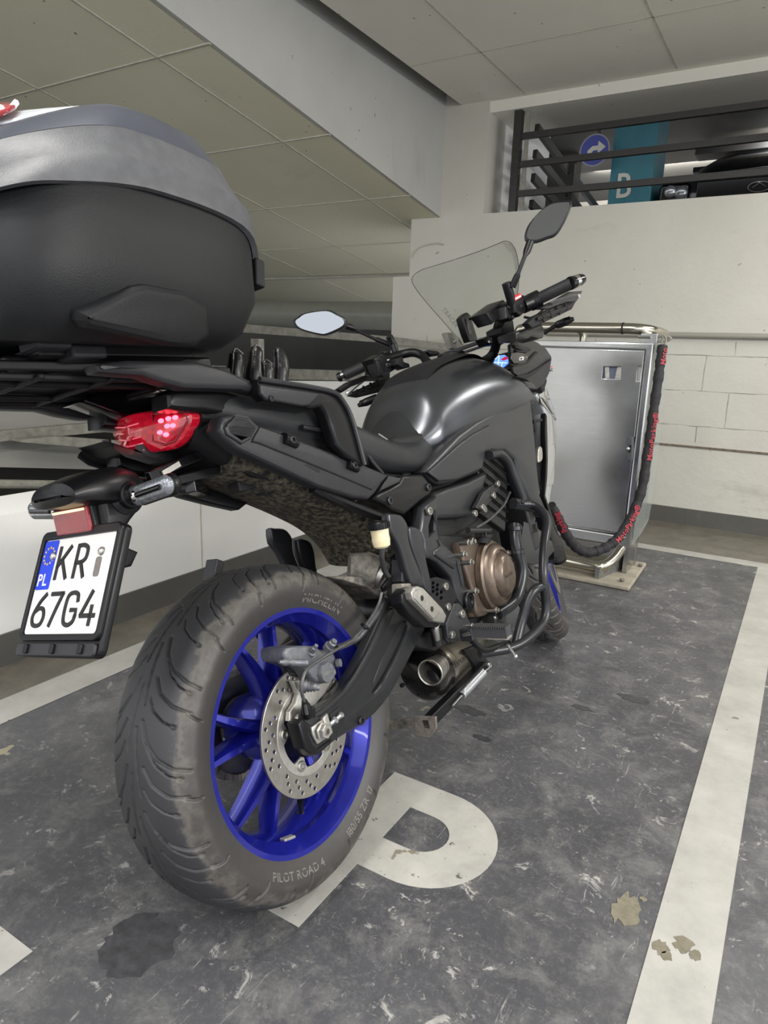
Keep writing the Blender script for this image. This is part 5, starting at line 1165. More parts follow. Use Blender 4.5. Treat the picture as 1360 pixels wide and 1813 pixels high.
for u, v in ((1003, 806), (1224, 728)): bolt('cover_bolt', B(*ZA((u, v))[0], -0.144), (0, -1, 0), 0.0095, 0.004, DBOLT, fcv)
# frame: hanger casting, heel plate, pivot, peg bracket
HANG = ZB((700, 110), (830, 0), (838, 330), (850, 455), (880, 500), (1086, 690), (1118, 850), (1142, 985), (1216, 1050), (1238, 1170), (1186, 1272), (1110, 1210), (1040, 1112), (1012, 985), (985, 890), (900, 800), (830, 728), (760, 690), (715, 682), (690, 560), (692, 500), (650, 392), (686, 140))
HSL = ZB((785, 200), (812, 178), (808, 375), (748, 442), (746, 335))
fh = plate('frame_plate', HANG, (-0.150, -0.015, 0), 0.034, FRAMEM, bike, holes=[HSL], bevel=0.007)
plate('plate_boss', ZB((868, 545), (910, 550), (1040, 695), (1042, 760), (1020, 800), (800, 645), (806, 600)), (-0.1555, -0.015, 0), 0.012, FRAMEM, fh, bevel=0.004)
plate('plate_rib', ZB((845, 480), (880, 512), (1080, 700), (1112, 860), (1136, 985), (1112, 1000), (1080, 850), (1046, 716), (868, 552)), (-0.154, -0.015, 0), 0.010, FRAMEM, fh, bevel=0.003)
bolt('frame_bolt', B(*ZB((735, 168))[0], -0.163), (0, -1, 0), 0.0105, 0.006, BOLT, fh)
pv = B(*ZB((1172, 1150))[0], -0.162)
MB().lathe(pv, (0, -1, 0), [(0.024, -0.02), (0.024, 0.004), (0.0205, 0.007), (0.0185, 0.003), (0.0165, 0.003), (0.0155, 0.006), (0.012, 0.006), (0.0105, 0.002), (0, 0.002)], 36).build('pivot_cap', SATIN, fh)
HP = ZB((752, 905), (828, 888), (962, 930), (1054, 1105), (1010, 1190), (930, 1430), (870, 1420), (760, 1260), (742, 1080))
dots = [[(640+(u+17*math.cos(2*PI*k/10))/6.1818, 880+(v+20*math.sin(2*PI*k/10))/6.1818) for k in range(10)] for u, v in ((788, 958), (836, 980), (788, 1002), (832, 1026), (790, 1046), (878, 1054), (832, 1080), (878, 1120))]
hp_ = plate('heel_plate', HP, -0.168, 0.010, MATTE, bike, holes=dots, bevel=0.002)
plate('plate_backing', ZB((765, 920), (950, 940), (1030, 1105), (900, 1250), (770, 1150)), -0.156, 0.004, DARK, hp_, bevel=0.001)
for u, v in ((912, 992), (940, 1215)):
    bolt('heel_plate_bolt', B(*ZB((u, v))[0], -0.169), (0, -1, 0), 0.0095, 0.006, BOLT, hp_)
PB = ZB((930, 1400), (1020, 1176), (1075, 1168), (1140, 1250), (1172, 1340), (1200, 1400), (1210, 1480), (1120, 1560), (1000, 1610), (955, 1560))
fb = plate('peg_bracket', PB, -0.172, 0.020, FRAMEM, bike, bevel=0.005)
for u, v, r in ((1094, 1292, 0.0105), (990, 1520, 0.009), (1200, 1430, 0.009)): bolt('bracket_bolt', B(*ZB((u, v))[0], -0.173), (0, -1, 0), r, 0.006, BOLT, fb)
# pillion peg hangers: two curved arms each side, folded alloy pad
H1 = ZB((300, 205), (345, 198), (430, 206), (480, 255), (515, 330), (520, 440), (545, 560), (620, 760), (668, 880), (682, 1000), (600, 985), (540, 950), (450, 640), (380, 480), (320, 380))
H2 = ZB((520, 350), (610, 347), (660, 400), (692, 520), (712, 680), (745, 830), (768, 960), (768, 1090), (690, 1010), (660, 860), (600, 700), (555, 560))
h1 = plate('pillion_peg_hanger', H1, -0.178, 0.022, FRAMEM, bike, bevel=0.006, smooth=2, mirror=True)
h2 = plate('pillion_peg_hanger', H2, -0.172, 0.022, FRAMEM, bike, bevel=0.006, smooth=2, mirror=True)
ppx = [B(*ZB((u, v))[0], -0.215) for u, v in ((545, 1060), (572, 1005), (622, 985), (680, 1010), (892, 1232), (936, 1312), (912, 1395), (802, 1376), (562, 1135))]
al = plate('pillion_peg', ZB((545, 1062), (572, 1008), (622, 988), (680, 1010), (888, 1232), (934, 1312), (910, 1392), (802, 1376), (562, 1132)), -0.216, 0.026, ALU, bike, bevel=0.003)
plate('peg_pad', ZB((570, 1066), (622, 1022), (672, 1036), (862, 1240), (870, 1278), (818, 1342), (788, 1346), (580, 1122)), -0.2185, 0.008, ALU, al, bevel=0.0015)
for u, v in ((663, 1122), (772, 1240)):
    MB().lathe(B(*ZB((u, v))[0], -0.2187), (0, -1, 0), [(0.0062, 0), (0.0055, 0.0008), (0, 0.0008)], 18).build('pad_hole', DARK, al)
plate('peg_body', ZB((440, 1080), (520, 1000), (600, 1150), (780, 1370), (880, 1395), (840, 1440), (700, 1440), (520, 1280), (450, 1180)), -0.200, 0.03, SATIN, bike, bevel=0.004)
hb0 = B(*ZB((320, 950))[0], -0.135)
MB().box(B(*ZB((425, 830))[0], -0.150), (0.030, 0.030, 0.052), Matrix.Rotation(0.38, 3, 'Y')).build('rubber_stop', PLASTIC, bike, bevel=0.003)
plate('hose_bracket', ZB((232, 1000), (300, 900), (345, 870), (360, 990), (350, 1040), (400, 1140), (430, 1180), (390, 1240), (330, 1190), (260, 1060)), -0.140, 0.008, SATIN, bike, bevel=0.002)
MB().box(B(378, 1014, 0.10)+Vector((0, 0, 0)), (0.022, 0.032, 0.046), Matrix.Rotation(0.5, 3, 'Y')).build('rubber_stop', PLASTIC, bike, bevel=0.003)
MB().tube([B(378, 1016, 0.10), Vector((0.10, 0.12, 0.52)), Vector((0.16, 0.12, 0.40))], 0.009, 10, 3).build('stop_stem', SATIN, bike)
MB().box(B(*ZB((440, 1040))[0], -0.172), (0.036, 0.03, 0.03), Matrix.Rotation(0.25, 3, 'Y')).build('peg_rubber', DIRTY, bike, bevel=0.004)
MB().tube([B(*ZB((835, 1390))[0], -0.19), B(*ZB((825, 1420))[0], -0.19), B(*ZB((810, 1470))[0], -0.185), B(*ZB((830, 1570))[0], -0.18)], [0.007, 0.0055, 0.0085, 0.0065], 12, 0).build('brake_master_rod', BOLT, bike)
MB().cyl(B(*ZB((810, 1450))[0], -0.165), B(775, 1145, -0.165), 0.013).build('master_cylinder', SATIN, bike)
# brake fluid reservoir
rc = B(*ZE((270, 205))[0], -0.165)
rv = MB().lathe(rc, (0.04, 0, 1), [(0.012, -0.026), (0.0175, -0.022), (0.0195, -0.008), (0.0185, 0.0), (0.0195, 0.014), (0, 0.015)], 32).build('fluid_reservoir', FLUID, bike)
cpb = MB(); n = 36
cpb.lathe(rc+Vector((0.0006, 0, 0.0135)), (0.04, 0, 1), [(0.0225, 0), (0.0232, 0.002), (0.0232, 0.013), (0.021, 0.0155), (0, 0.0155)], 32)
cpb.build('reservoir_cap', SATIN, rv)
for k in range(24):
    a = 2*PI*k/24
rbp = MB()
for k in range(24):
    a = 2*PI*k/24; rbp.box(rc+Vector((0.0006+0.0232*math.cos(a), 0.0232*math.sin(a), 0.0215)), (0.0022, 0.0022, 0.011), Matrix.Rotation(a, 3, 'Z'))
rbp.build('cap_knurl', SATIN, rv)
MB().tube([rc+Vector((0.012, 0.03, -0.005)), rc+Vector((0.03, 0.035, -0.03)), rc+Vector((0.012, 0.0, -0.034))], 0.004, 8, 4).build('reservoir_strap', DARK, rv)
MB().tube([rc+Vector((0, 0, -0.024)), rc+Vector((0.005, 0.01, -0.05)), rc+Vector((0.04, 0.03, -0.09)), rc+Vector((0.10, 0.03, -0.16))], 0.006, 10, 5).build('reservoir_hose', HOSE, rv)
# shock absorber and dusty linkage
sh = MB(); sh.tube([(0.40, 0.0, 0.44), (0.52, 0.0, 0.60)], 0.022, 16, 0); sh.build('shock_absorber', DIRTY, bike)
sp = MB(); pts = []
for k in range(121):
    t = k/120; a = 2*PI*7*t; c = Vector((0.385, -0.02, 0.475)).lerp(Vector((0.46, -0.02, 0.63)), t); d, e1, e2 = basis((0.075, 0, 0.155)); pts.append(c+(e1*math.cos(a)+e2*math.sin(a))*0.040)
sp.tube(pts, 0.0065, 8, 0); sp.build('shock_spring', SATIN, bike)
MB().tube([B(618, 1010, -0.03), B(650, 1012, -0.06), B(672, 1018, -0.085)], [0.036, 0.042, 0.036], 20, 3).build('shock_reservoir', DIRTY, bike)
MB().tube([B(672, 1018, -0.086), B(680, 1022, -0.095)], 0.030, 20, 0).build('reservoir_collar', ALU, bike)
plate('chain_guard', [(575, 1023), (600, 1022), (668, 1024), (700, 1038), (676, 1062), (650, 1042), (610, 1030)], -0.075, 0.10, DIRTY, bike, bevel=0.003)

# ---------------------------------------------------------------- engine details
cc = B(*ZE((850, 405))[0], -0.172)
casing = plate('crankcase_cover', ZE((690, 250), (700, 235), (745, 222), (800, 205), (880, 250), (948, 312), (962, 400), (935, 500), (905, 545), (870, 560), (835, 600), (790, 620), (762, 600), (742, 480), (700, 352)), -0.158, 0.05, BRONZE, eng, bevel=0.008, smooth=2)
cv = MB(); cv.lathe(cc, (0, -1, 0), [(0.083, -0.012), (0.083, 0.004), (0.076, 0.008), (0.074, 0.018), (0.066, 0.028), (0.060, 0.030), (0.0585, 0.024), (0.054, 0.026), (0.050, 0.038), (0.040, 0.046), (0.0, 0.047)], 56)
for v in cv.bm.verts: v.co.z = cc.z + (v.co.z-cc.z)*1.12
ccv = cv.build('clutch_cover', BRONZE, eng)
for k, (a0, r0, r1, w_) in enumerate(((2.25, 0.020, 0.070, 0.024), (3.35, 0.022, 0.066, 0.016), (-0.9, 0.026, 0.070, 0.016), (0.9, 0.03, 0.068, 0.012))):
    e = Vector((math.cos(a0), 0, math.sin(a0))); f = Vector((-e.z, 0, e.x))
    o_ = cc+Vector((0, -0.034, 0))
    MB().prism([o_+e*r1-f*w_+Vector((0, .012, 0)), o_+e*r1+f*w_*0.4+Vector((0, .012, 0)), o_+e*r0+f*w_*0.5+Vector((0, -.010, 0)), o_+e*r0-f*w_*0.5+Vector((0, -.010, 0))], (0, 0.02, 0)).build('cover_rib', BRONZE, ccv, bevel=0.002)
flat_text('cover_lettering', 'YAMAHA', 0.011, cc+Vector((-0.028, -0.0475, -0.004)), (1, 0, 0), (0, 0, 1), BRONZE, ccv, off=0.01, depth=0.12)
for u, v in ((722, 240), (800, 200), (745, 232), (735, 340), (760, 488), (700, 300), (905, 555), (865, 585), (938, 440), (955, 330), (925, 292)):
    p = B(*ZE((u, v))[0], -0.182); MB().lathe(p, (0, -1, 0), [(0.0062, -0.024), (0.0062, -0.002), (0.0085, -0.001), (0.0085, 0.001), (0.0055, 0.002), (0.0055, 0.007), (0, 0.007)], 14).build('cover_bolt', BOLT if u not in (800,) else DBOLT, eng)
cyls = MB()
a_ = Vector((0.84, 0, 0.55)); b_ = Vector((0.98, 0, 0.80)); t_, e1, e2 = basis(b_-a_, (0, 1, 0))
Mx = Matrix((e2, e1, t_)).transposed()
cyls.box(a_.lerp(b_, 0.35), (0.19, 0.28, 0.20), Mx); cyls.box(a_.lerp(b_, 0.85), (0.20, 0.30, 0.09), Mx)
for k in range(6): cyls.box(a_.lerp(b_, 0.12+0.1*k), (0.205, 0.292, 0.008), Mx)
cyls.build('cylinder_block', ENGB, eng, bevel=0.005)
plate('engine_bracket', ZE((760, 60), (800, -20), (850, -60), (885, -70), (880, -40), (845, 20), (812, 60), (790, 80)), -0.175, 0.014, ENGB, eng, bevel=0.003)
for u, v in ((800, 70), (846, -2), (868, -62), (752, 90), (790, 58)): bolt('engine_bolt', B(*ZE((u, v))[0], -0.178), (0, -1, 0), 0.009, 0.006, BOLT, eng)
plate('sprocket_cover', ZE((560, 200), (690, 205), (720, 250), (700, 350), (640, 320), (580, 280)), -0.130, 0.03, ENGB, eng, bevel=0.006)
ar = MB(); ar.tube([B(*ZE((720, 178))[0], -0.185), B(*ZE((830, 178))[0], -0.185)], 0.0075, 12, 0); ar.build('clutch_lever', DBOLT, eng)
MB().tube([B(*ZE((760, 165))[0], -0.185), B(*ZE((830, 120))[0], -0.180), B(*ZE((900, 50))[0], -0.18), B(*ZE((935, -20))[0], -0.175)], 0.0035, 8, 5).build('clutch_cable', HOSE, eng)
MB().lathe(B(*ZE((800, 205))[0], -0.17), (0.1, -0.3, 1), [(0.020, -0.015), (0.020, 0.0), (0.024, 0.002), (0.024, 0.008), (0.01, 0.012), (0, 0.012)], 24).build('oil_cap', ENGB, eng)
wpu = B(*ZE((875, 640))[0], -0.165)
wm = MB().lathe(wpu, (0, -1, 0), [(0.036, -0.03), (0.036, 0.006), (0.028, 0.010), (0.012, 0.012), (0, 0.018)], 30).build('water_pump', ENGB, eng)
for k in range(3):
    a = 2*PI*k/3+0.5; e = Vector((math.cos(a), 0, math.sin(a)))
    MB().beam(wpu+Vector((0, -0.012, 0)), wpu+Vector((0, -0.010, 0))+e*0.028, 0.012, 0.006, (0, 1, 0)).build('pump_rib', ENGB, wm); bolt('pump_bolt', wpu+e*0.034+Vector((0, -0.006, 0)), (0, -1, 0), 0.006, 0.005, BOLT, wm)
MB().tube([B(*ZE(p)[0], y) for p, y in (((960, 150), -.19), ((962, 220), -.195), ((975, 290), -.20), ((998, 380), -.205), ((985, 470), -.20), ((950, 545), -.19), ((870, 605), -.175))], 0.0165, 16, 6).build('coolant_hose', TUBEB, eng)
for u, v in ((962, 165), (975, 285)): MB().lathe(B(*ZE((u, v))[0], -.194 if v < 200 else -.20), (0.1, 0, 1), [(0.0185, -0.006), (0.0195, -0.005), (0.0195, 0.005), (0.0185, 0.006)], 24, True).build('hose_clamp', DBOLT, eng)
MB().box(B(*ZE((1040, 165))[0], -0.15), (0.05, 0.03, 0.035)).build('horn', SATIN, bike, bevel=0.004)
MB().box((1.07, 0, 0.575), (0.05, 0.33, 0.33), Matrix.Rotation(-0.16, 3, 'Y')).build('radiator', ENGB, bike, bevel=0.01)
plate('radiator_guard', ZE((1010, 130), (1060, 150), (1110, 190), (1150, 230), (1165, 280), (1110, 340), (1060, 352), (1000, 340), (985, 270)), -0.16, 0.01, PANELM, bike, bevel=0.003)
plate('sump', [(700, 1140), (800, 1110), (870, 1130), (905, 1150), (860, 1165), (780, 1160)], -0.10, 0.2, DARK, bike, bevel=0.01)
# engine guard tubes
g1 = [(ZE((1000, 42))[0], -.205), (ZE((1050, 46))[0], -.225), (ZE((1100, 80))[0], -.255), (ZE((1124, 140))[0], -.275), (ZE((1112, 240))[0], -.285), (ZE((1105, 400))[0], -.29), (ZE((1120, 560))[0], -.285), (ZE((1108, 640))[0], -.28), (ZE((1050, 710))[0], -.265), (ZE((950, 775))[0], -.235), (ZE((780, 808))[0], -.18)]
eg = MB().tube([B(x, y, yy) for (x, y), yy in g1], 0.0125, 16, 7).build('engine_guard', TUBEB, bike)
g2 = [(ZE((1112, 462))[0], -.288), (ZE((1062, 480))[0], -.275), (ZE((1024, 540))[0], -.26), (ZE((995, 640))[0], -.245), (ZE((965, 765))[0], -.235)]
MB().tube([B(x, y, yy) for (x, y), yy in g2], 0.0125, 16, 7).build('guard_tube', TUBEB, eg)
g3 = [((866, 808), -.18), ((884, 806), -.185), ((900, 822), -.19), ((912, 850), -.195), ((924, 882), -.20), ((928, 900), -.20)]
MB().tube([B(x, y, yy) for (x, y), yy in g3], 0.0135, 16, 7).build('guard_tube', TUBEB, eg)
MB().cyl(B(908, 893, -.19), B(945, 899, -.215), 0.0165).build('guard_clamp', TUBEB, eg)
bolt('clamp_bolt', B(925, 890, -.218), (0, -1, 0), 0.007, 0.004, DBOLT, eg)
MB().tube([Vector((p.x, -p.y, p.z)) for p in [B(x, y, yy) for (x, y), yy in g1]], 0.0125, 12, 5).build('engine_guard', TUBEB, bike)
# rider foot peg and brake pedal
f0, f1 = B(*ZE((700, 705))[0], -0.20), B(*ZE((935, 712))[0], -0.315)
fx_ = (f1-f0).normalized()
pg = MB(); pg.beam(f0.lerp(f1, 0.22)-Vector((0, 0, .006)), f1-Vector((0, 0, .006)), 0.026, 0.007, (0, 0, 1)); 
peg = pg.build('foot_peg', ALU, bike, bevel=0.005)
rb = MB(); rb.beam(f0.lerp(f1, 0.24)+Vector((0, 0, 0.006)), f0.lerp(f1, 0.98)+Vector((0, 0, 0.006)), 0.027, 0.018)
for k in range(16):
    c = f0.lerp(f1, 0.26+0.71*k/15)+Vector((0, 0, 0.0175)); rb.beam(c-fx_*0.0018, c+fx_*0.0018, 0.029, 0.008)
rb.build('peg_rubber', mat('grey_peg_rubber', '#3c3c3e', 0.5), peg)
MB().box(f0.lerp(f1, 0.10), (0.03, 0.034, 0.03)).build('peg_mount', DBOLT, peg, bevel=0.004)
MB().tube([f0.lerp(f1, 0.0)+Vector((-.01, -.004, .0)), f0.lerp(f1, 0.2)+Vector((-.012, 0, .006))], 0.006, 10, 0).build('peg_pin', BOLT, peg)
q0, q1 = B(*ZE((922, 762))[0], -0.31), B(*ZE((962, 822))[0], -0.312)
fl_ = MB(); fl_.tube([q0, q1], 0.0036, 10, 0); fl_.ball(q1, 0.0058, None, 12); fl_.build('peg_feeler', CHROME, peg)
MB().tube([B(*ZE((740, 740))[0], -0.19), B(*ZE((800, 790))[0], -0.20), B(*ZE((880, 770))[0], -0.21), B(900, 1140, -0.215)], 0.008, 10, 4).build('brake_pedal', SATIN, bike)
# exhaust
ta = B(*ZE((525, 905))[0], -0.125)
dirv = Vector((1, 0.06, -0.03)).normalized()
ms = MB(); rings = []
mc = Bx(736, 1205, ta.x+0.03); mc = Vector((ta.x+0.010, mc.y, mc.z))
for d, ry, rz, oy in ((0.0, .022, .022, -.05), (0.004, .034, .034, -.045), (0.02, .052, .050, -.030), (0.045, .068, .062, -.014), (0.075, .076, .068, 0), (0.09, .078, .07, 0), (0.25, .08, .072, 0), (0.33, .07, .065, 0), (0.37, .04, .04, 0)):
    c = mc+dirv*d+Vector((0, oy, 0)); rings.append([c+Vector((0, ry*math.cos(2*PI*k/40), rz*math.sin(2*PI*k/40))) for k in range(40)])
mb1 = MB(); mb1.skin(rings[:6]); muf = mb1.build('muffler', MUFFB, bike)
MB().skin(rings[5:]).build('muffler_shell', MUFF, muf)
sm = MB(); sm.skin([[r0.lerp(r1, 0.0)*1 for r0, r1 in zip(rings[5], rings[6])], [mc+dirv*0.105+(p-(mc+dirv*0.09))*1.03 for p in rings[5]], [mc+dirv*0.12+(p-(mc+dirv*0.09))*1.0 for p in rings[5]]], True, False); sm.build('muffler_band', MUFF, muf)
tp_ = MB(); tp_.lathe(ta+Vector((0.02, 0, 0)), -dirv, [(0.029, -0.01), (0.031, 0.012), (0.0325, 0.022), (0.031, 0.024), (0.0285, 0.022), (0.027, 0.005), (0.026, -0.03)], 44); tp_.build('exhaust_tip', STEEL, muf)
MB().lathe(ta+Vector((0.02, 0, 0)), -dirv, [(0.0265, -0.022), (0.0265, -0.02), (0, -0.02)], 36).build('tip_baffle', mat('sooty_bronze', '#4a3a30', 0.5, metal=0.5), muf)
for dy in (-0.010, 0.010): MB().lathe(ta+Vector((0.036, dy, 0.002)), -dirv, [(0.010, -0.004), (0.010, 0.003), (0.008, 0.003), (0.0075, -0.003), (0, -0.003)], 20).build('outlet_pipe', DARK, muf)
for u, v in ((382, 970), (468, 1012)): bolt('muffler_bolt', Bx(*ZE((u, v))[0], ta.x+(0.040 if u < 400 else 0.032)), -dirv, 0.006, 0.004, DBOLT, muf)
o_ = mc+dirv*0.17
flat_text('muffler_badge', 'AKRAPOVIC', 0.019, B(*ZE((628, 905))[0], -0.148), dirv, (0, -0.05, 1), mat('etched_mark', '#3a3732', 0.5, metal=0.6), muf)
MB().tube([mc+dirv*0.36, mc+dirv*0.46+Vector((0, .03, .0)), Vector((0.95, .02, .24)), Vector((1.06, 0.0, .36)), Vector((1.04, -.03, .52))], [0.036, 0.030, 0.026, 0.024, 0.024], 16, 6).build('exhaust_pipe', MUFF, bike)
# centre stand, folded up, and side stand
c0, c1 = B(*ZE((505, 1170))[0], -0.13), B(*ZE((800, 870))[0], -0.14)
cs_ = MB(); cs_.beam(c0, c1, 0.024, 0.028); cst = cs_.build('center_stand', SATIN, bike, bevel=0.004)
plate('stand_arm', ZE((700, 790), (770, 760), (800, 800), (840, 880), (800, 900), (760, 880)), -0.135, 0.014, SATIN, cst, bevel=0.003)
n_ = (c0-c1).normalized(); 
fp_ = [B(*ZE(p)[0], -0.13) for p in ((440, 1132), (552, 1136), (556, 1195), (522, 1240), (452, 1226))]
fpp = [Bpl(x, y, c0, tuple(n_)) for x, y in ZE((440, 1132), (552, 1136), (556, 1195), (522, 1240), (452, 1226))]
MB().prism(fpp, n_*-0.008).build('stand_foot', mat('scuffed_steel', '#8f8780', 0.5, metal=0.6, var=0.25, scale=80), cst, bevel=0.0015)
MB().tube([c0.lerp(c1, 0.04), Vector((c0.x+0.02, 0.0, c0.z-0.02)), Vector((c0.x, 0.13, c0.z))], 0.012, 12, 0).build('stand_crossbar', DIRTY, cst)
MB().beam(Vector((c0.x, 0.13, c0.z)), Vector((c1.x, 0.13, c1.z)), 0.024, 0.028).build('stand_leg', SATIN, cst, bevel=0.004)
k0, k1 = B(*ZE((688, 1022))[0], -0.152), B(*ZE((800, 902))[0], -0.155)
pts = []; d_, e1, e2 = basis(k1-k0)
for k in range(24*12+1):
    t = k/(24*12); a = 2*PI*24*t; pts.append(k0.lerp(k1, t)+(e1*math.cos(a)+e2*math.sin(a))*0.0088)
cspr = MB().tube(pts, 0.0019, 6, 0).build('stand_spring', ZINC, cst)
MB().tube([k1, k1.lerp(k0, -0.25)+Vector((0, -0.004, 0.0)), B(*ZE((830, 862))[0], -0.155)], 0.0022, 8, 3).build('spring_hook', ZINC, cspr)
MB().tube([k0, k0.lerp(k1, -0.12), B(*ZE((640, 1075))[0], -0.150)], 0.0024, 8, 3).build('spring_hook', ZINC, cspr)
bolt('stand_bolt', B(*ZE((822, 865))[0], -0.150), (0, -1, 0), 0.008, 0.008, BOLT, cst)
sst = MB(); sst.tube([(0.66, 0.10, 0.27), (0.64, 0.18, 0.17), (0.62, 0.275, 0.083)], [0.012, 0.011, 0.010], 12, 3); sst.box((0.62, 0.28, 0.0765), (0.06, 0.05, 0.006), Matrix.Rotation(LEAN, 3, 'X')); sst.build('side_stand', SATIN, bike)

# ---------------------------------------------------------------- handlebar and controls
def tubeB(name, pts, r, m, parent, seg=14, smooth=6):
    return MB().tube([B(x, y, yy) for x, y, yy in pts], r, seg, smooth).build(name, m, parent)
bar = tubeB('handlebar', [(945, 535, -.275), (915, 547, -.235), (897, 558, -.205), (884, 574, -.18), (880, 596, -.155), (877, 618, -.125), (868, 634, -.10), (850, 645, -.06)], 0.0145, SATIN, bike, 16)
tubeB('bar_tube', [(668, 640, .26), (690, 635, .23), (712, 629, .20), (732, 626, .165), (748, 632, .135), (757, 643, .11), (775, 655, .07)], 0.0145, SATIN, bar, 16)
MB().tube([B(850, 645, -.06), B(812, 655, 0.0), B(775, 655, .07)], 0.0145, 14, 4).build('bar_center', SATIN, bar)
rg = tubeB('grip', [(945, 535, -.275), (1012, 503, -.39)], 0.0175, GRIPM, bar, 20, 0)
lg = tubeB('grip', [(668, 640, .26), (612, 665, .37)], 0.0175, GRIPM, bar, 20, 0)
for g, a_, b_ in ((rg, (1009, 504, -.388), (1033, 495, -.414)), (lg, (614, 664, .368), (597, 671, .398))):
    p, q_ = B(*a_), B(*b_); d = q_-p
    MB().tube([p, p+d*0.15, p+d*0.2, p+d*0.75, p+d*0.95, q_], [0.0185, 0.019, 0.0165, 0.0165, 0.013, 0.009], 20, 0).build('bar_end', GLOSSB, g)
    MB().tube([p+d*0.32, p+d*0.55], 0.0172, 20, 0).build('end_ring', CHROME, g)
def blk(name, px, y, thick, m, parent, bevel=0.004, **k): return plate(name, px, y, thick, m, parent, bevel=bevel, **k)
# right controls
tubeB('throttle_collar', [(955, 530, -.29), (938, 538, -.265)], 0.0255, SATIN, bar, 22, 0)
tubeB('throttle_collar', [(941, 536, -.27), (925, 543, -.25)], 0.0235, SATIN, bar, 22, 0)
sw = blk('switch_housing', ZH((470, 240), (600, 160), (660, 330), (560, 420), (500, 370)), -.262, 0.05, SATIN, bar, 0.006)
rsw = blk('kill_switch', ZH((474, 195), (560, 140), (574, 190), (492, 242)), -.268, 0.02, REDP, sw, 0.002)
blk('switch_rocker', ZH((486, 205), (560, 165), (566, 186), (500, 222)), -.2695, 0.006, WHITEP, rsw, 0.001)
blk('start_button', ZH((560, 280), (600, 262), (606, 296), (566, 314)), -.264, 0.01, DBOLT, sw, 0.001)
blk('brake_reservoir', ZH((136, 384), (350, 222), (432, 300), (405, 345), (228, 512)), -.215, 0.05, SATIN, bar, 0.005)
blk('reservoir_lid', ZH((136, 384), (350, 222), (372, 244), (160, 410)), -.212, 0.056, GLOSSB, bar, 0.002)
blk('mirror_clamp', ZH((390, 300), (470, 270), (520, 400), (470, 470), (400, 440)), -.245, 0.04, SATIN, bar, 0.006)
for u, v in ((415, 312), (460, 432)): bolt('clamp_bolt', B(*ZH((u, v))[0], -.247), (0, -1, 0), 0.006, 0.004, DBOLT, bar)
blk('lever_block', ZH((320, 560), (470, 470), (490, 620), (450, 650), (330, 620)), -.19, 0.05, DARK, bar, 0.004)
MB().tube([B(*ZH(p)[0], y) for p, y in (((600, 430), -.24), ((700, 440), -.265), ((800, 370), -.285), ((830, 320), -.29))], 0.004, 8, 5).build('throttle_cable', HOSE, bar)
MB().tube([B(*ZH(p)[0], y) for p, y in (((835, 300), -.285), ((930, 262), -.31), ((1060, 215), -.345), ((1180, 185), -.375), ((1262, 172), -.395))], [0.008, 0.0095, 0.0095, 0.0095, 0.0085], 12, 5, flat=0.6).build('brake_lever', ALULEV, bar)
# hand guards
def guard(shell, inner, ribs, y, base):
    g = plate('hand_guard', shell, y-0.012, 0.016, SATIN, bike, bevel=0.004)
    i = plate('guard_inner', inner, y+0.004, 0.02, MATTE, g, bevel=0.003)
    for a_, b_ in ribs: MB().beam(B(*a_, y-0.002), B(*b_, y-0.002), 0.010, 0.0035, (0, 1, 0)).build('guard_rib', MATTE, i)
    if base: plate('guard_mount', base, y+0.03, 0.06, SATIN, g, bevel=0.006)
    return g
guard(ZH((780, 330), (840, 290), (1000, 210), (1150, 122), (1310, 110), (1240, 235), (1100, 250), (900, 330)), ZH((640, 500), (740, 410), (1000, 290), (1245, 205), (1175, 335), (1000, 420), (830, 500), (700, 560)),
      [((ZH((900, 360))[0]), ZH((930, 430))[0]), (ZH((990, 300))[0], ZH((1030, 395))[0]), (ZH((1085, 255))[0], ZH((1115, 340))[0]), (ZH((800, 400))[0], ZH((840, 480))[0]), (ZH((760, 450))[0], ZH((1180, 290))[0])], -.30,
      ZH((650, 575), (815, 508), (850, 600), (832, 680), (790, 692), (700, 660), (650, 690), (520, 690), (505, 610), (640, 560)))
guard(ZL((235, 622), (345, 545), (540, 470), (640, 470), (640, 500), (400, 590), (290, 658)), ZL((380, 690), (510, 610), (740, 500), (890, 490), (770, 570), (700, 655), (480, 708)),
      [(ZL((440, 630))[0], ZL((462, 668))[0]), (ZL((510, 592))[0], ZL((535, 640))[0]), (ZL((588, 550))[0], ZL((610, 612))[0]), (ZL((662, 510))[0], ZL((690, 585))[0]), (ZL((390, 670))[0], ZL((740, 525))[0])], .30, None)
ll = MB(); ll.tube([B(*ZL(p)[0], y) for p, y in (((350, 668), .37), ((400, 620), .355), ((480, 550), .335), ((560, 495), .31), ((670, 462), .285))], [0.007, 0.008, 0.0095, 0.009, 0.009], 12, 5, flat=0.7); ll.ball(B(*ZL((350, 668))[0], .372), 0.0105, None, 14); ll.build('clutch_lever', ALULEV, bar)
# left controls
lsw = blk('switch_housing', ZL((620, 290), (700, 235), (850, 240), (880, 330), (870, 410), (760, 470), (700, 440)), .215, 0.05, SATIN, bar, 0.007)
tubeB('grip_collar', [(658, 645, .275), (672, 639, .25)], 0.0225, SATIN, bar, 20, 0)
blk('lever_bracket', ZL((650, 300), (700, 300), (740, 440), (800, 410), (820, 440), (740, 490), (700, 470)), .21, 0.04, SATIN, bar, 0.004)
blk('indicator_switch', ZL((765, 340), (850, 318), (858, 360), (775, 385)), .2135, 0.01, DBOLT, lsw, 0.002)
blk('switch_toggle', ZL((795, 340), (830, 330), (835, 360), (805, 372)), .210, 0.01, DARK, lsw, 0.002)
blk('switch_print', ZL((775, 298), (800, 292), (802, 304), (778, 310)), .2145, 0.001, WHITEP, lsw, 0.0003)
blk('flash_switch', ZL((740, 210), (790, 190), (810, 225), (750, 245)), .22, 0.03, SATIN, lsw, 0.004)
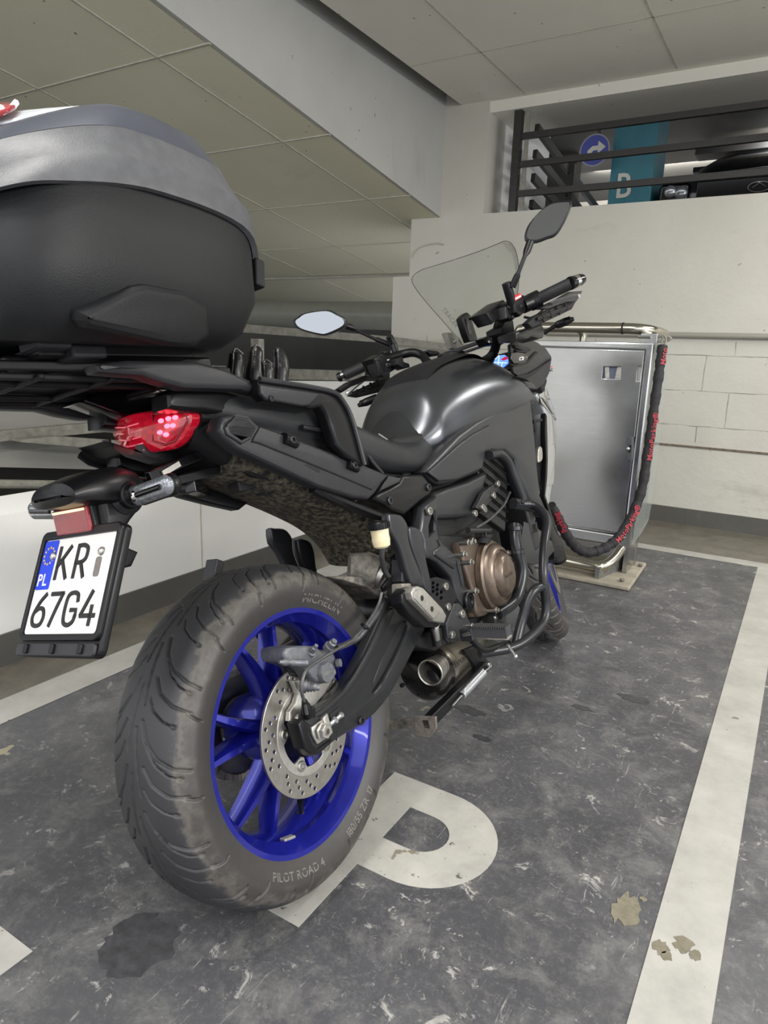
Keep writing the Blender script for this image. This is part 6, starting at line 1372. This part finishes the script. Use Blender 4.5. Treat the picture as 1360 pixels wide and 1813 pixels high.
blk('dimmer_switch', ZL((700, 250), (730, 238), (740, 262), (712, 275)), .213, 0.01, DBOLT, lsw, 0.002)
blk('clutch_perch', ZL((880, 290), (950, 260), (960, 320), (1020, 340), (1030, 380), (960, 400), (890, 350)), .19, 0.03, DARK, bar, 0.004)
# mirrors
MN = Vector((-math.cos(STEER), -math.sin(STEER), 0.12)).normalized()
def mirror(px, c, stem, clamp, ys):
    p0 = B(*c)
    O = [Bpl(x, y, p0, MN) for x, y in px]; O = spline(O, 4, True); cen_ = sum(O, Vector())/len(O)
    b = MB(); b.skin([[cen_.lerp(p, 0.95) + MN*0.004 for p in O], [p + MN*0.002 for p in O], [p - MN*0.006 for p in O], [cen_.lerp(p, 0.85)-MN*0.022 for p in O], [cen_.lerp(p, 0.4)-MN*0.032 for p in O]])
    mr = b.build('mirror', SATIN, bike, ang=45)
    g = MB(); g.skin([[cen_.lerp(p, 0.90)+MN*0.003 for p in O], [cen_.lerp(p, 0.89)+MN*0.0055 for p in O]]); g.build('mirror_glass', MIRROR, mr)
    s_ = [B(x, y, yy) for x, y, yy in stem]
    MB().tube(s_, [0.011, 0.0105, 0.0055, 0.0055, 0.009, 0.010][:len(s_)] if len(s_) > 2 else 0.006, 12, 0).build('mirror_stem', SATIN, mr)
    MB().tube([B(x, y, yy) for x, y, yy in clamp], [0.0125, 0.0135, 0.011], 16, 0).build('mirror_pivot', SATIN, mr)
    return mr
mirror(Z6((1053, 204), (1064, 150), (1112, 90), (1165, 50), (1236, 41), (1248, 48), (1240, 84), (1190, 176), (1142, 200), (1092, 216)), (970, 405, -.36),
       [(939, 430, -.335), (933, 447, -.325), (929, 456, -.32), (918, 485, -.30), (916, 490, -.295), (907, 510, -.275)], [(896, 503, -.262), (902, 522, -.262), (906, 540, -.258)], 0)
mirror([(519, 572), (527, 564), (541, 556), (580, 551), (600, 559), (614, 568), (612, 580), (583, 594), (566, 595), (530, 585)], (568, 573, .40),
       [(612, 578, .355), (624, 583, .342), (630, 586, .336), (664, 602, .29), (667, 603, .287), (690, 612, .255)], [(689, 597, .235), (696, 612, .235), (702, 630, .225)], 0)
# cross brace, phone stalk
br1 = MB()
bp_ = [B(775, 633, .13), B(860, 604, -.02)]
br1.beam(bp_[0], bp_[1], 0.02, 0.012); br1.beam(B(780, 640, .13), B(862, 612, -.02), 0.02, 0.008)
b1 = br1.build('cross_brace', SATIN, bike, bevel=0.002)
plate('brace_joint', ZH((105, 690), (150, 660), (300, 660), (470, 620), (520, 600), (640, 570), (690, 590), (690, 640), (500, 700), (400, 720), (340, 760), (260, 760), (150, 770)), (-0.06, -0.05, 0), 0.03, SATIN, b1, bevel=0.005)
for u, v in ((184, 728), (372, 690)): bolt('brace_bolt', B(*ZH((u, v))[0], -.125), (0, -1, 0), 0.006, 0.003, BOLT, b1)
plate('phone_stalk', zm(640, 430, 4.25, [(755, 570), (775, 545), (800, 528), (822, 548), (850, 640), (880, 740), (815, 752), (790, 690), (765, 610)]), 0.03, 0.024, SATIN, bike, bevel=0.005)
plate('stalk_groove', zm(640, 430, 4.25, [(775, 580), (800, 575), (835, 690), (812, 700)]), 0.0285, 0.004, GLOSSB, bike, bevel=0.001)
plate('screen_bracket', [(790, 590), (803, 590), (815, 600), (820, 612), (812, 620), (800, 618)], 0.10, 0.02, RAILG, bike, bevel=0.003)
plate('turn_signal_front', ZL((1215, 215), (1235, 190), (1330, 200), (1390, 240), (1270, 258)), 0.12, 0.03, SATIN, bike, bevel=0.006)
for (ax_, ay_, bx_, by_, y0, y1) in ((984, 578, 1016, 566, -.255, -.315), (670, 704, 634, 720, .27, .32)):
    p, q_ = B(ax_, ay_, y0), B(bx_, by_, y1)
    t1 = MB().tube([p, p.lerp(q_, 0.12), p.lerp(q_, 0.6), q_], [0.009, 0.0125, 0.0135, 0.006], 16, 4).build('turn_signal', SATIN, bike)
    MB().tube([p.lerp(q_, 0.1)+Vector((-0.004, 0, 0.004)), p.lerp(q_, 0.85)+Vector((-0.004, 0, 0.004))], 0.008, 12, 0).build('signal_lens', GLOSSB, t1)
    MB().tube([p, p+(p-q_)*0.7+Vector((0, 0, -0.01))], 0.007, 10, 0).build('signal_stalk', SATIN, t1)

# ---------------------------------------------------------------- nose fairing, display, headlamp, windscreen
NF = (-0.30, 0.10, 0)
nf = plate('nose_fairing', ZH((430, 760), (500, 700), (690, 694), (770, 735), (862, 802), (926, 895), (932, 935), (906, 1100), (846, 1222), (762, 1300), (640, 1190), (560, 1160), (480, 1110), (445, 1000), (440, 880)), NF, 0.010, SATIN, bike, bevel=0.004, mirror=True)
nf = [o for o in bpy.data.objects if o.name == 'nose_fairing'][0]
NF2 = (-0.307, 0.10, 0)
plate('fairing_edge', ZH((500, 1140), (660, 1105), (800, 1020), (926, 935), (930, 950), (850, 1010), (700, 1130), (620, 1180)), NF2, 0.012, MATTE, nf, bevel=0.003)
plate('dash_rib', ZH((748, 840), (774, 855), (650, 985), (480, 1030), (470, 1010), (635, 960)), NF2, 0.010, MATTE, nf, bevel=0.002)
plate('dash_rib', ZH((500, 820), (630, 835), (636, 862), (510, 845)), NF2, 0.010, MATTE, nf, bevel=0.002)
plate('dash_recess', ZH((440, 860), (520, 850), (640, 870), (650, 940), (600, 990), (480, 990), (440, 940)), NF2, 0.006, GLOSSB, nf, bevel=0.002)
plate('dash_ridge', ZH((480, 760), (660, 800), (690, 830), (640, 850), (500, 800)), NF2, 0.006, DARK, nf, bevel=0.002)
plate('power_socket', ZH((550, 912), (594, 905), (594, 946), (545, 950)), (-0.310, 0.10, 0), 0.005, WHITEP, nf, bevel=0.001)
plate('socket_hole', ZH((558, 922), (580, 916), (578, 940), (556, 942)), (-0.3115, 0.10, 0), 0.005, DARK, nf, bevel=0.001)
plate('tank_trim', ZH((600, 1190), (700, 1210), (762, 1300), (660, 1290), (620, 1240)), (-0.18, 0, 0), 0.05, PANELM, nf, bevel=0.004)
MB().box((1.47, 0, 0.955), (0.08, 0.26, 0.10), Matrix.Rotation(-0.6, 3, 'Y')).build('dashboard', DARK, bike, bevel=0.01)
DN = Vector((-0.75, 0, 0.66)).normalized(); DP = Vector((1.375, 0, 1.03))
def dpoly(name, px, off, m, parent):
    O = [Bpl(x, y, DP, DN)+DN*off for x, y in px]; return MB().prism(O, DN*-0.003).build(name, m, parent)
dcase = MB().box(DP-DN*0.012, (0.018, 0.16, 0.085), Matrix((DN, Vector((0, 1, 0)), DN.cross(Vector((0, 1, 0))))).transposed()).build('instrument_display', GLOSSB, bike, bevel=0.006)
dpoly('screen', ZH((225, 990), (250, 935), (300, 892), (365, 884), (424, 935), (405, 985), (340, 1038), (235, 1045)), 0.001, SCREENB, dcase)
dpoly('screen', ZH((50, 945), (130, 928), (136, 945), (66, 968)), 0.001, SCREENB, dcase)
dpoly('screen_bar', ZH((318, 944), (376, 905), (420, 930), (350, 955)), 0.002, SCREENR, dcase)
for a_, b_ in (((240, 978), (395, 985)), ((300, 900), (285, 1035)), ((340, 980), (325, 1035)), ((250, 940), (300, 892))):
    MB().tube([Bpl(*ZH(a_)[0], DP, DN)+DN*0.002, Bpl(*ZH(b_)[0], DP, DN)+DN*0.002], 0.0009, 5, 0).build('screen_line', SCREENW, dcase)
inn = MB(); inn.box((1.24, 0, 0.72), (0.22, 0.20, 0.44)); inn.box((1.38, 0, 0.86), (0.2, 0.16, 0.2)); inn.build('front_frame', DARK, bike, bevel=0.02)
HLP = ZC((178, 182), (205, 145), (240, 118), (256, 130), (270, 175), (300, 270), (313, 345), (319, 460), (312, 600), (292, 790), (276, 880), (262, 912), (240, 870), (234, 828), (246, 720), (250, 600), (244, 420), (243, 300), (215, 240))
hl = plate('headlamp', HLP, (-0.115, 0.0, 0), 0.22, HEADM, bike, bevel=0.02)
plate('headlamp_chrome', ZC((200, 180), (250, 215), (300, 300), (310, 345), (270, 300), (215, 235)), (-0.117, 0, 0), 0.01, CHROME, hl, bevel=0.002)
plate('headlamp_chrome', ZC((235, 130), (258, 160), (270, 215), (252, 205), (238, 190)), (-0.117, 0, 0), 0.01, CHROME, hl, bevel=0.002)
plate('lamp_slot', ZC((208, 196), (225, 205), (290, 310), (278, 300)), (-0.1185, 0, 0), 0.006, GLOSSB, hl, bevel=0.001)
plate('lamp_lower', ZC((248, 500), (314, 495), (306, 620), (290, 760), (244, 770)), (-0.1165, 0, 0), 0.006, HEADM, hl, bevel=0.002)
plate('lamp_edge', ZC((240, 300), (250, 320), (256, 600), (252, 720), (240, 830), (268, 915), (260, 925), (232, 840), (240, 720), (246, 600), (238, 420)), (-0.12, 0, 0), 0.02, SATIN, hl, bevel=0.003)
plate('white_cap', ZC((200, 515), (218, 525), (222, 590), (210, 612), (195, 615), (192, 560)), (-0.125, 0, 0), 0.015, ALU, bike, bevel=0.003, smooth=2)
plate('inner_fin', ZC((165, 345), (222, 335), (220, 352), (168, 368)), (-0.13, 0, 0), 0.02, MATTE, bike, bevel=0.002)
plate('lower_duct', ZC((262, 945), (278, 965), (300, 1050), (340, 1120), (368, 1240), (330, 1260), (300, 1240), (285, 1130), (265, 1060)), -0.14, 0.05, SATIN, bike, bevel=0.004)
plate('duct_boss', ZC((296, 1165), (330, 1150), (348, 1215), (320, 1240), (300, 1225)), -0.143, 0.01, MATTE, bike, bevel=0.004)
rows = ((0.0, .085, 1.345, 1.42, 1.105, 1.10), (0.35, .138, 1.325, 1.40, 1.205, 1.205), (0.6, .174, 1.292, 1.385, 1.28, 1.285), (0.8, .189, 1.256, 1.362, 1.333, 1.345), (0.92, .187, 1.238, 1.348, 1.360, 1.382), (0.97, .172, 1.246, 1.344, 1.376, 1.394), (1.0, .150, 1.262, 1.342, 1.386, 1.402))
G = []
for t, hw, xc, xm, zc, zmid in rows:
    r = []
    for k in range(17):
        s_ = -1+2*k/16; r.append(Vector((xm+(xc-xm)*s_*s_, hw*s_, zmid+(zc-zmid)*s_*s_)))
    G.append(r)
cols = [spline([g[k] for g in G], 4) for k in range(17)]
wsb = MB(); wsb.skin([[c[i] for c in cols] for i in range(len(cols[0]))], False, False)
ws = wsb.build('windscreen', SCREENG, bike, ang=80); so = ws.modifiers.new('thick', 'SOLIDIFY'); so.thickness = 0.003
edge = [c for c in cols[0]] + [cols[k][-1] for k in range(1, 17)] + list(cols[16][::-1])
MB().tube(edge, 0.0011, 6, 0).build('screen_edge', mat('screen_edge_dark', '#3c3c3a', 0.3), ws)
e0 = cols[14]; 
def scr(u):
    i = 4; L_ = 0
    a_ = cols[15]; acc = 0
    tot = sum((a_[j+1]-a_[j]).length for j in range(len(a_)-1)); tgt = tot*0.47 - u
    for j in range(len(a_)-1):
        d = (a_[j+1]-a_[j]).length
        if acc+d >= tgt: 
            p = a_[j].lerp(a_[j+1], max(0, (tgt-acc)/d)); t = (a_[j]-a_[j+1]).normalized(); break
        acc += d
    nrm = Vector((-0.9, -0.3, 0.2)); nrm = (nrm - t*nrm.dot(t)).normalized()
    return p + nrm*0.003, t, nrm.cross(t), nrm
text('screen_lettering', 'TRACER', 0.021, scr, mat('screen_print', '#55534e', 0.5), ws, off=0.0, depth=0.01)
bolt('screen_bolt', B(805, 605, 0.095), (-1, 0, 0), 0.008, 0.004, BOLT, ws)

# ================================================================== top case (its own thing, latched on the rack)
tc = thing('top_case', 'large black top case with grey lid band resting on the motorcycle rear rack', 'top case', mw=BIKE_MW @ Matrix.Translation((-0.2, 0, 1.0)))
TC0 = Vector((-0.2, 0, 1.0))
def tring(*pts, n=7):
    pts = list(pts); P = [Vector(p) for p in pts]
    full = [Vector((p.x, p.y, p.z)) for p in P] + [Vector((p.x, -p.y, p.z)) for p in P[::-1][1:-1]]
    # rear centre, right side, front centre, left side
    return spline([p - TC0 for p in full], n, True)
def shrink(r, f, dz=0): 
    c = sum(r, Vector())/len(r); return [c.lerp(p, f)+Vector((0, 0, dz)) for p in r]
r0 = tring((-.47, 0, 1.035), (-.465, -.13, 1.02), (-.42, -.19, 1.008), (-.27, -.195, 1.005), (-.125, -.165, 1.010), (-.06, -.10, 1.015), (-.03, 0, 1.02))
r1 = tring((-.485, 0, 1.06), (-.475, -.15, 1.045), (-.425, -.222, 1.035), (-.265, -.226, 1.03), (-.085, -.19, 1.035), (-.01, -.12, 1.04), (.02, 0, 1.045))
r2 = tring((-.50, 0, 1.10), (-.485, -.165, 1.10), (-.425, -.248, 1.095), (-.255, -.245, 1.09), (-.05, -.205, 1.085), (.02, -.12, 1.085), (.05, 0, 1.085))
r3 = tring((-.51, 0, 1.14), (-.49, -.16, 1.145), (-.39, -.242, 1.168), (-.24, -.241, 1.185), (-.035, -.204, 1.178), (.035, -.12, 1.13), (.065, 0, 1.12))
r4 = tring((-.51, 0, 1.165), (-.49, -.155, 1.17), (-.39, -.240, 1.19), (-.24, -.239, 1.21), (-.035, -.203, 1.205), (.04, -.12, 1.16), (.07, 0, 1.15))
cb_ = MB(); cb_.skin([shrink(r0, 0.8, 0.006), r0, r1, r2, r3, r4]); cbody = cb_.build('case_body', CASEP, tc, ang=60)
l0 = tring((-.53, 0, 1.15), (-.51, -.14, 1.156), (-.458, -.228, 1.167), (-.39, -.252, 1.181), (-.24, -.25, 1.200), (-.03, -.212, 1.192), (.05, -.13, 1.135), (.085, 0, 1.12))
l1 = tring((-.525, 0, 1.172), (-.505, -.138, 1.18), (-.45, -.225, 1.193), (-.365, -.25, 1.217), (-.235, -.248, 1.238), (-.028, -.208, 1.237), (.05, -.128, 1.205), (.083, 0, 1.195))
l1b = tring((-.517, 0, 1.178), (-.497, -.133, 1.186), (-.443, -.219, 1.199), (-.358, -.243, 1.224), (-.232, -.241, 1.246), (-.032, -.202, 1.246), (.044, -.124, 1.215), (.077, 0, 1.205))
l2 = tring((-.505, 0, 1.20), (-.485, -.13, 1.21), (-.434, -.213, 1.231), (-.313, -.236, 1.272), (-.215, -.228, 1.287), (-.055, -.185, 1.303), (.012, -.125, 1.325), (.045, 0, 1.335))
l2b = tring((-.502, 0, 1.202), (-.482, -.127, 1.212), (-.432, -.210, 1.233), (-.312, -.233, 1.274), (-.213, -.225, 1.289), (-.056, -.182, 1.305), (.010, -.123, 1.327), (.042, 0, 1.337))
l3 = tring((-.48, 0, 1.225), (-.465, -.115, 1.235), (-.415, -.193, 1.258), (-.29, -.213, 1.310), (-.205, -.205, 1.332), (-.085, -.165, 1.352), (-.015, -.115, 1.375), (.01, 0, 1.385))
l4 = tring((-.455, 0, 1.245), (-.44, -.10, 1.255), (-.395, -.165, 1.277), (-.28, -.185, 1.328), (-.205, -.175, 1.352), (-.105, -.14, 1.372), (-.05, -.095, 1.392), (-.03, 0, 1.40))
lb = MB(); lb.skin([shrink(l0, 0.97), l0, l1, l1b, l2], True, False); lid = lb.build('lid_band', CASEL, tc, ang=60)
lt_ = MB(); lt_.skin([shrink(l2b, 0.985), l2b, l3, l4, shrink(l4, 0.55, 0.018), shrink(l4, 0.08, 0.022)]); ltop = lt_.build('lid_top', CASET, tc, ang=60)
# silver cover over the rear of the lid, reflector at the back
def lpt(p): return Vector(p)-TC0
SVR = [[(-.395, -.163, 1.279), (-.34, -.176, 1.304), (-.28, -.183, 1.330), (-.22, -.17, 1.352), (-.17, -.15, 1.364)], [(-.415, -.11, 1.295), (-.36, -.118, 1.328), (-.32, -.122, 1.338), (-.25, -.12, 1.358), (-.19, -.11, 1.372)], [(-.43, 0, 1.31), (-.37, 0, 1.345), (-.31, 0, 1.365), (-.25, 0, 1.38), (-.2, 0, 1.388)]]
flipy = lambda row: [(x, -y, z) for x, y, z in row]
SVR = SVR + [flipy(SVR[1]), flipy(SVR[0])]
sv = MB(); sv.skin([[lpt(p) for p in row] for row in SVR], False, False)
svo = sv.build('lid_cover', SILVER, tc, sub=2); so = svo.modifiers.new('thick', 'SOLIDIFY'); so.thickness = 0.004
RFR = [[(-.372, -.166, 1.301), (-.385, -.166, 1.293), (-.395, -.165, 1.287), (-.408, -.163, 1.274)], [(-.325, -.122, 1.345), (-.36, -.122, 1.335), (-.415, -.122, 1.302), (-.442, -.12, 1.268)], [(-.345, 0, 1.366), (-.37, 0, 1.358), (-.43, 0, 1.322), (-.468, 0, 1.262)]]
RFR = RFR + [flipy(RFR[1]), flipy(RFR[0])]
rfm = MB(); rfm.skin([[lpt(p) for p in row] for row in RFR], False, False)
rfo = rfm.build('rear_reflector', REFL, tc, sub=1); so = rfo.modifiers.new('thick', 'SOLIDIFY'); so.thickness = 0.005; so.offset = 1
MB().tube([lpt((-.395, -.125, 1.323)), lpt((-.385, -.16, 1.301))], 0.005, 6, 0).build('reflector_bar', WHITEP, rfo)
MB().tube([lpt((-.352, -.142, 1.327)), lpt((-.368, -.156, 1.311))], 0.004, 6, 0).build('reflector_bar', WHITEP, rfo)
# panels moulded into the side of the body
def side_pt(px, py, y): return B(px, py, y) - TC0
SF = (-0.238, 0.10, 0)
def cplate(name, px, plane, th, m, bevel):
    o = plate(name, px, plane, th, m, None, bevel=bevel)
    for v in o.data.vertices: v.co -= TC0
    o.parent = tc; return o
cplate('side_boss', [(148, 558), (240, 512), (262, 508), (330, 520), (372, 545), (378, 600), (350, 622), (300, 618), (160, 588), (150, 575)], (0.224, 0.10, -0.42), 0.04, CASEP, 0.014)
cplate('corner_panel', [(-60, 400), (0, 445), (45, 500), (85, 535), (60, 560), (30, 540), (0, 495), (-60, 470)], (-0.33, -0.16, 0.0), 0.03, CASEL, 0.006) if False else None
MB().box(side_pt(451, 490, -0.165), (0.022, 0.03, 0.05), Matrix.Rotation(0.25, 3, 'Y')).build('hinge', MATTE, tc, bevel=0.004)
MB().box(Vector((-0.26, 0, 1.012))-TC0, (0.26, 0.26, 0.018)).build('case_foot', SATIN, tc, bevel=0.004)

# ================================================================== glove on the pillion seat
gl = thing('glove', 'glossy black leather glove with fingers sticking up behind the grab rail', 'glove', mw=BIKE_MW @ Matrix.Translation((0.10, -0.03, 0.945)))
G0 = Vector((0.10, -0.03, 0.945))
LEATH = mat('glossy_black_leather', '#0c0c0d', 0.3, bump=0.3, bscale=60)
def finger(pts, rads, name='finger'):
    P_ = [B(x, y, yy-0.09)-G0 for x, y, yy in pts]; P_ = [Vector((P_[0].x, P_[0].y, -0.004))] + P_
    return MB().tube(P_, [rads[0]*1.05]+list(rads), 18, 5, flat=0.85).build(name, LEATH, gl)
for pts, rads in (([(415, 668, .05), (417, 645, .05), (417, 632, .05), (417, 626, .05)], [0.017, 0.017, 0.0145, 0.005]),
                  ([(448, 672, .06), (450, 645, .06), (452, 628, .06), (452, 619, .06), (452, 617, .06)], [0.022, 0.018, 0.0165, 0.012, 0.003]),
                  ([(472, 678, .05), (471, 662, .05), (470, 650, .05), (470, 645, .05)], [0.018, 0.0185, 0.016, 0.005]),
                  ([(495, 680, .06), (496, 660, .06), (495, 640, .06), (491, 624, .06), (490, 617, .06)], [0.019, 0.021, 0.018, 0.012, 0.003])):
    f = finger(pts, rads)
    a_ = [B(x, y, yy-0.09)-G0 for x, y, yy in pts]
    MB().tube([a_[0]+Vector((-0.016, -0.008, 0)), a_[1]+Vector((-0.017, -0.010, 0)), a_[2]+Vector((-0.013, -0.008, 0.004)), a_[3]+Vector((-0.002, -0.006, 0.004)), a_[2]+Vector((0.012, -0.008, 0.0))], 0.0022, 6, 5).build('finger_seam', LEATH, f)
MB().ball(Vector((0.0, 0.0, 0.006)), (0.075, 0.045, 0.012)).build('palm', LEATH, gl)
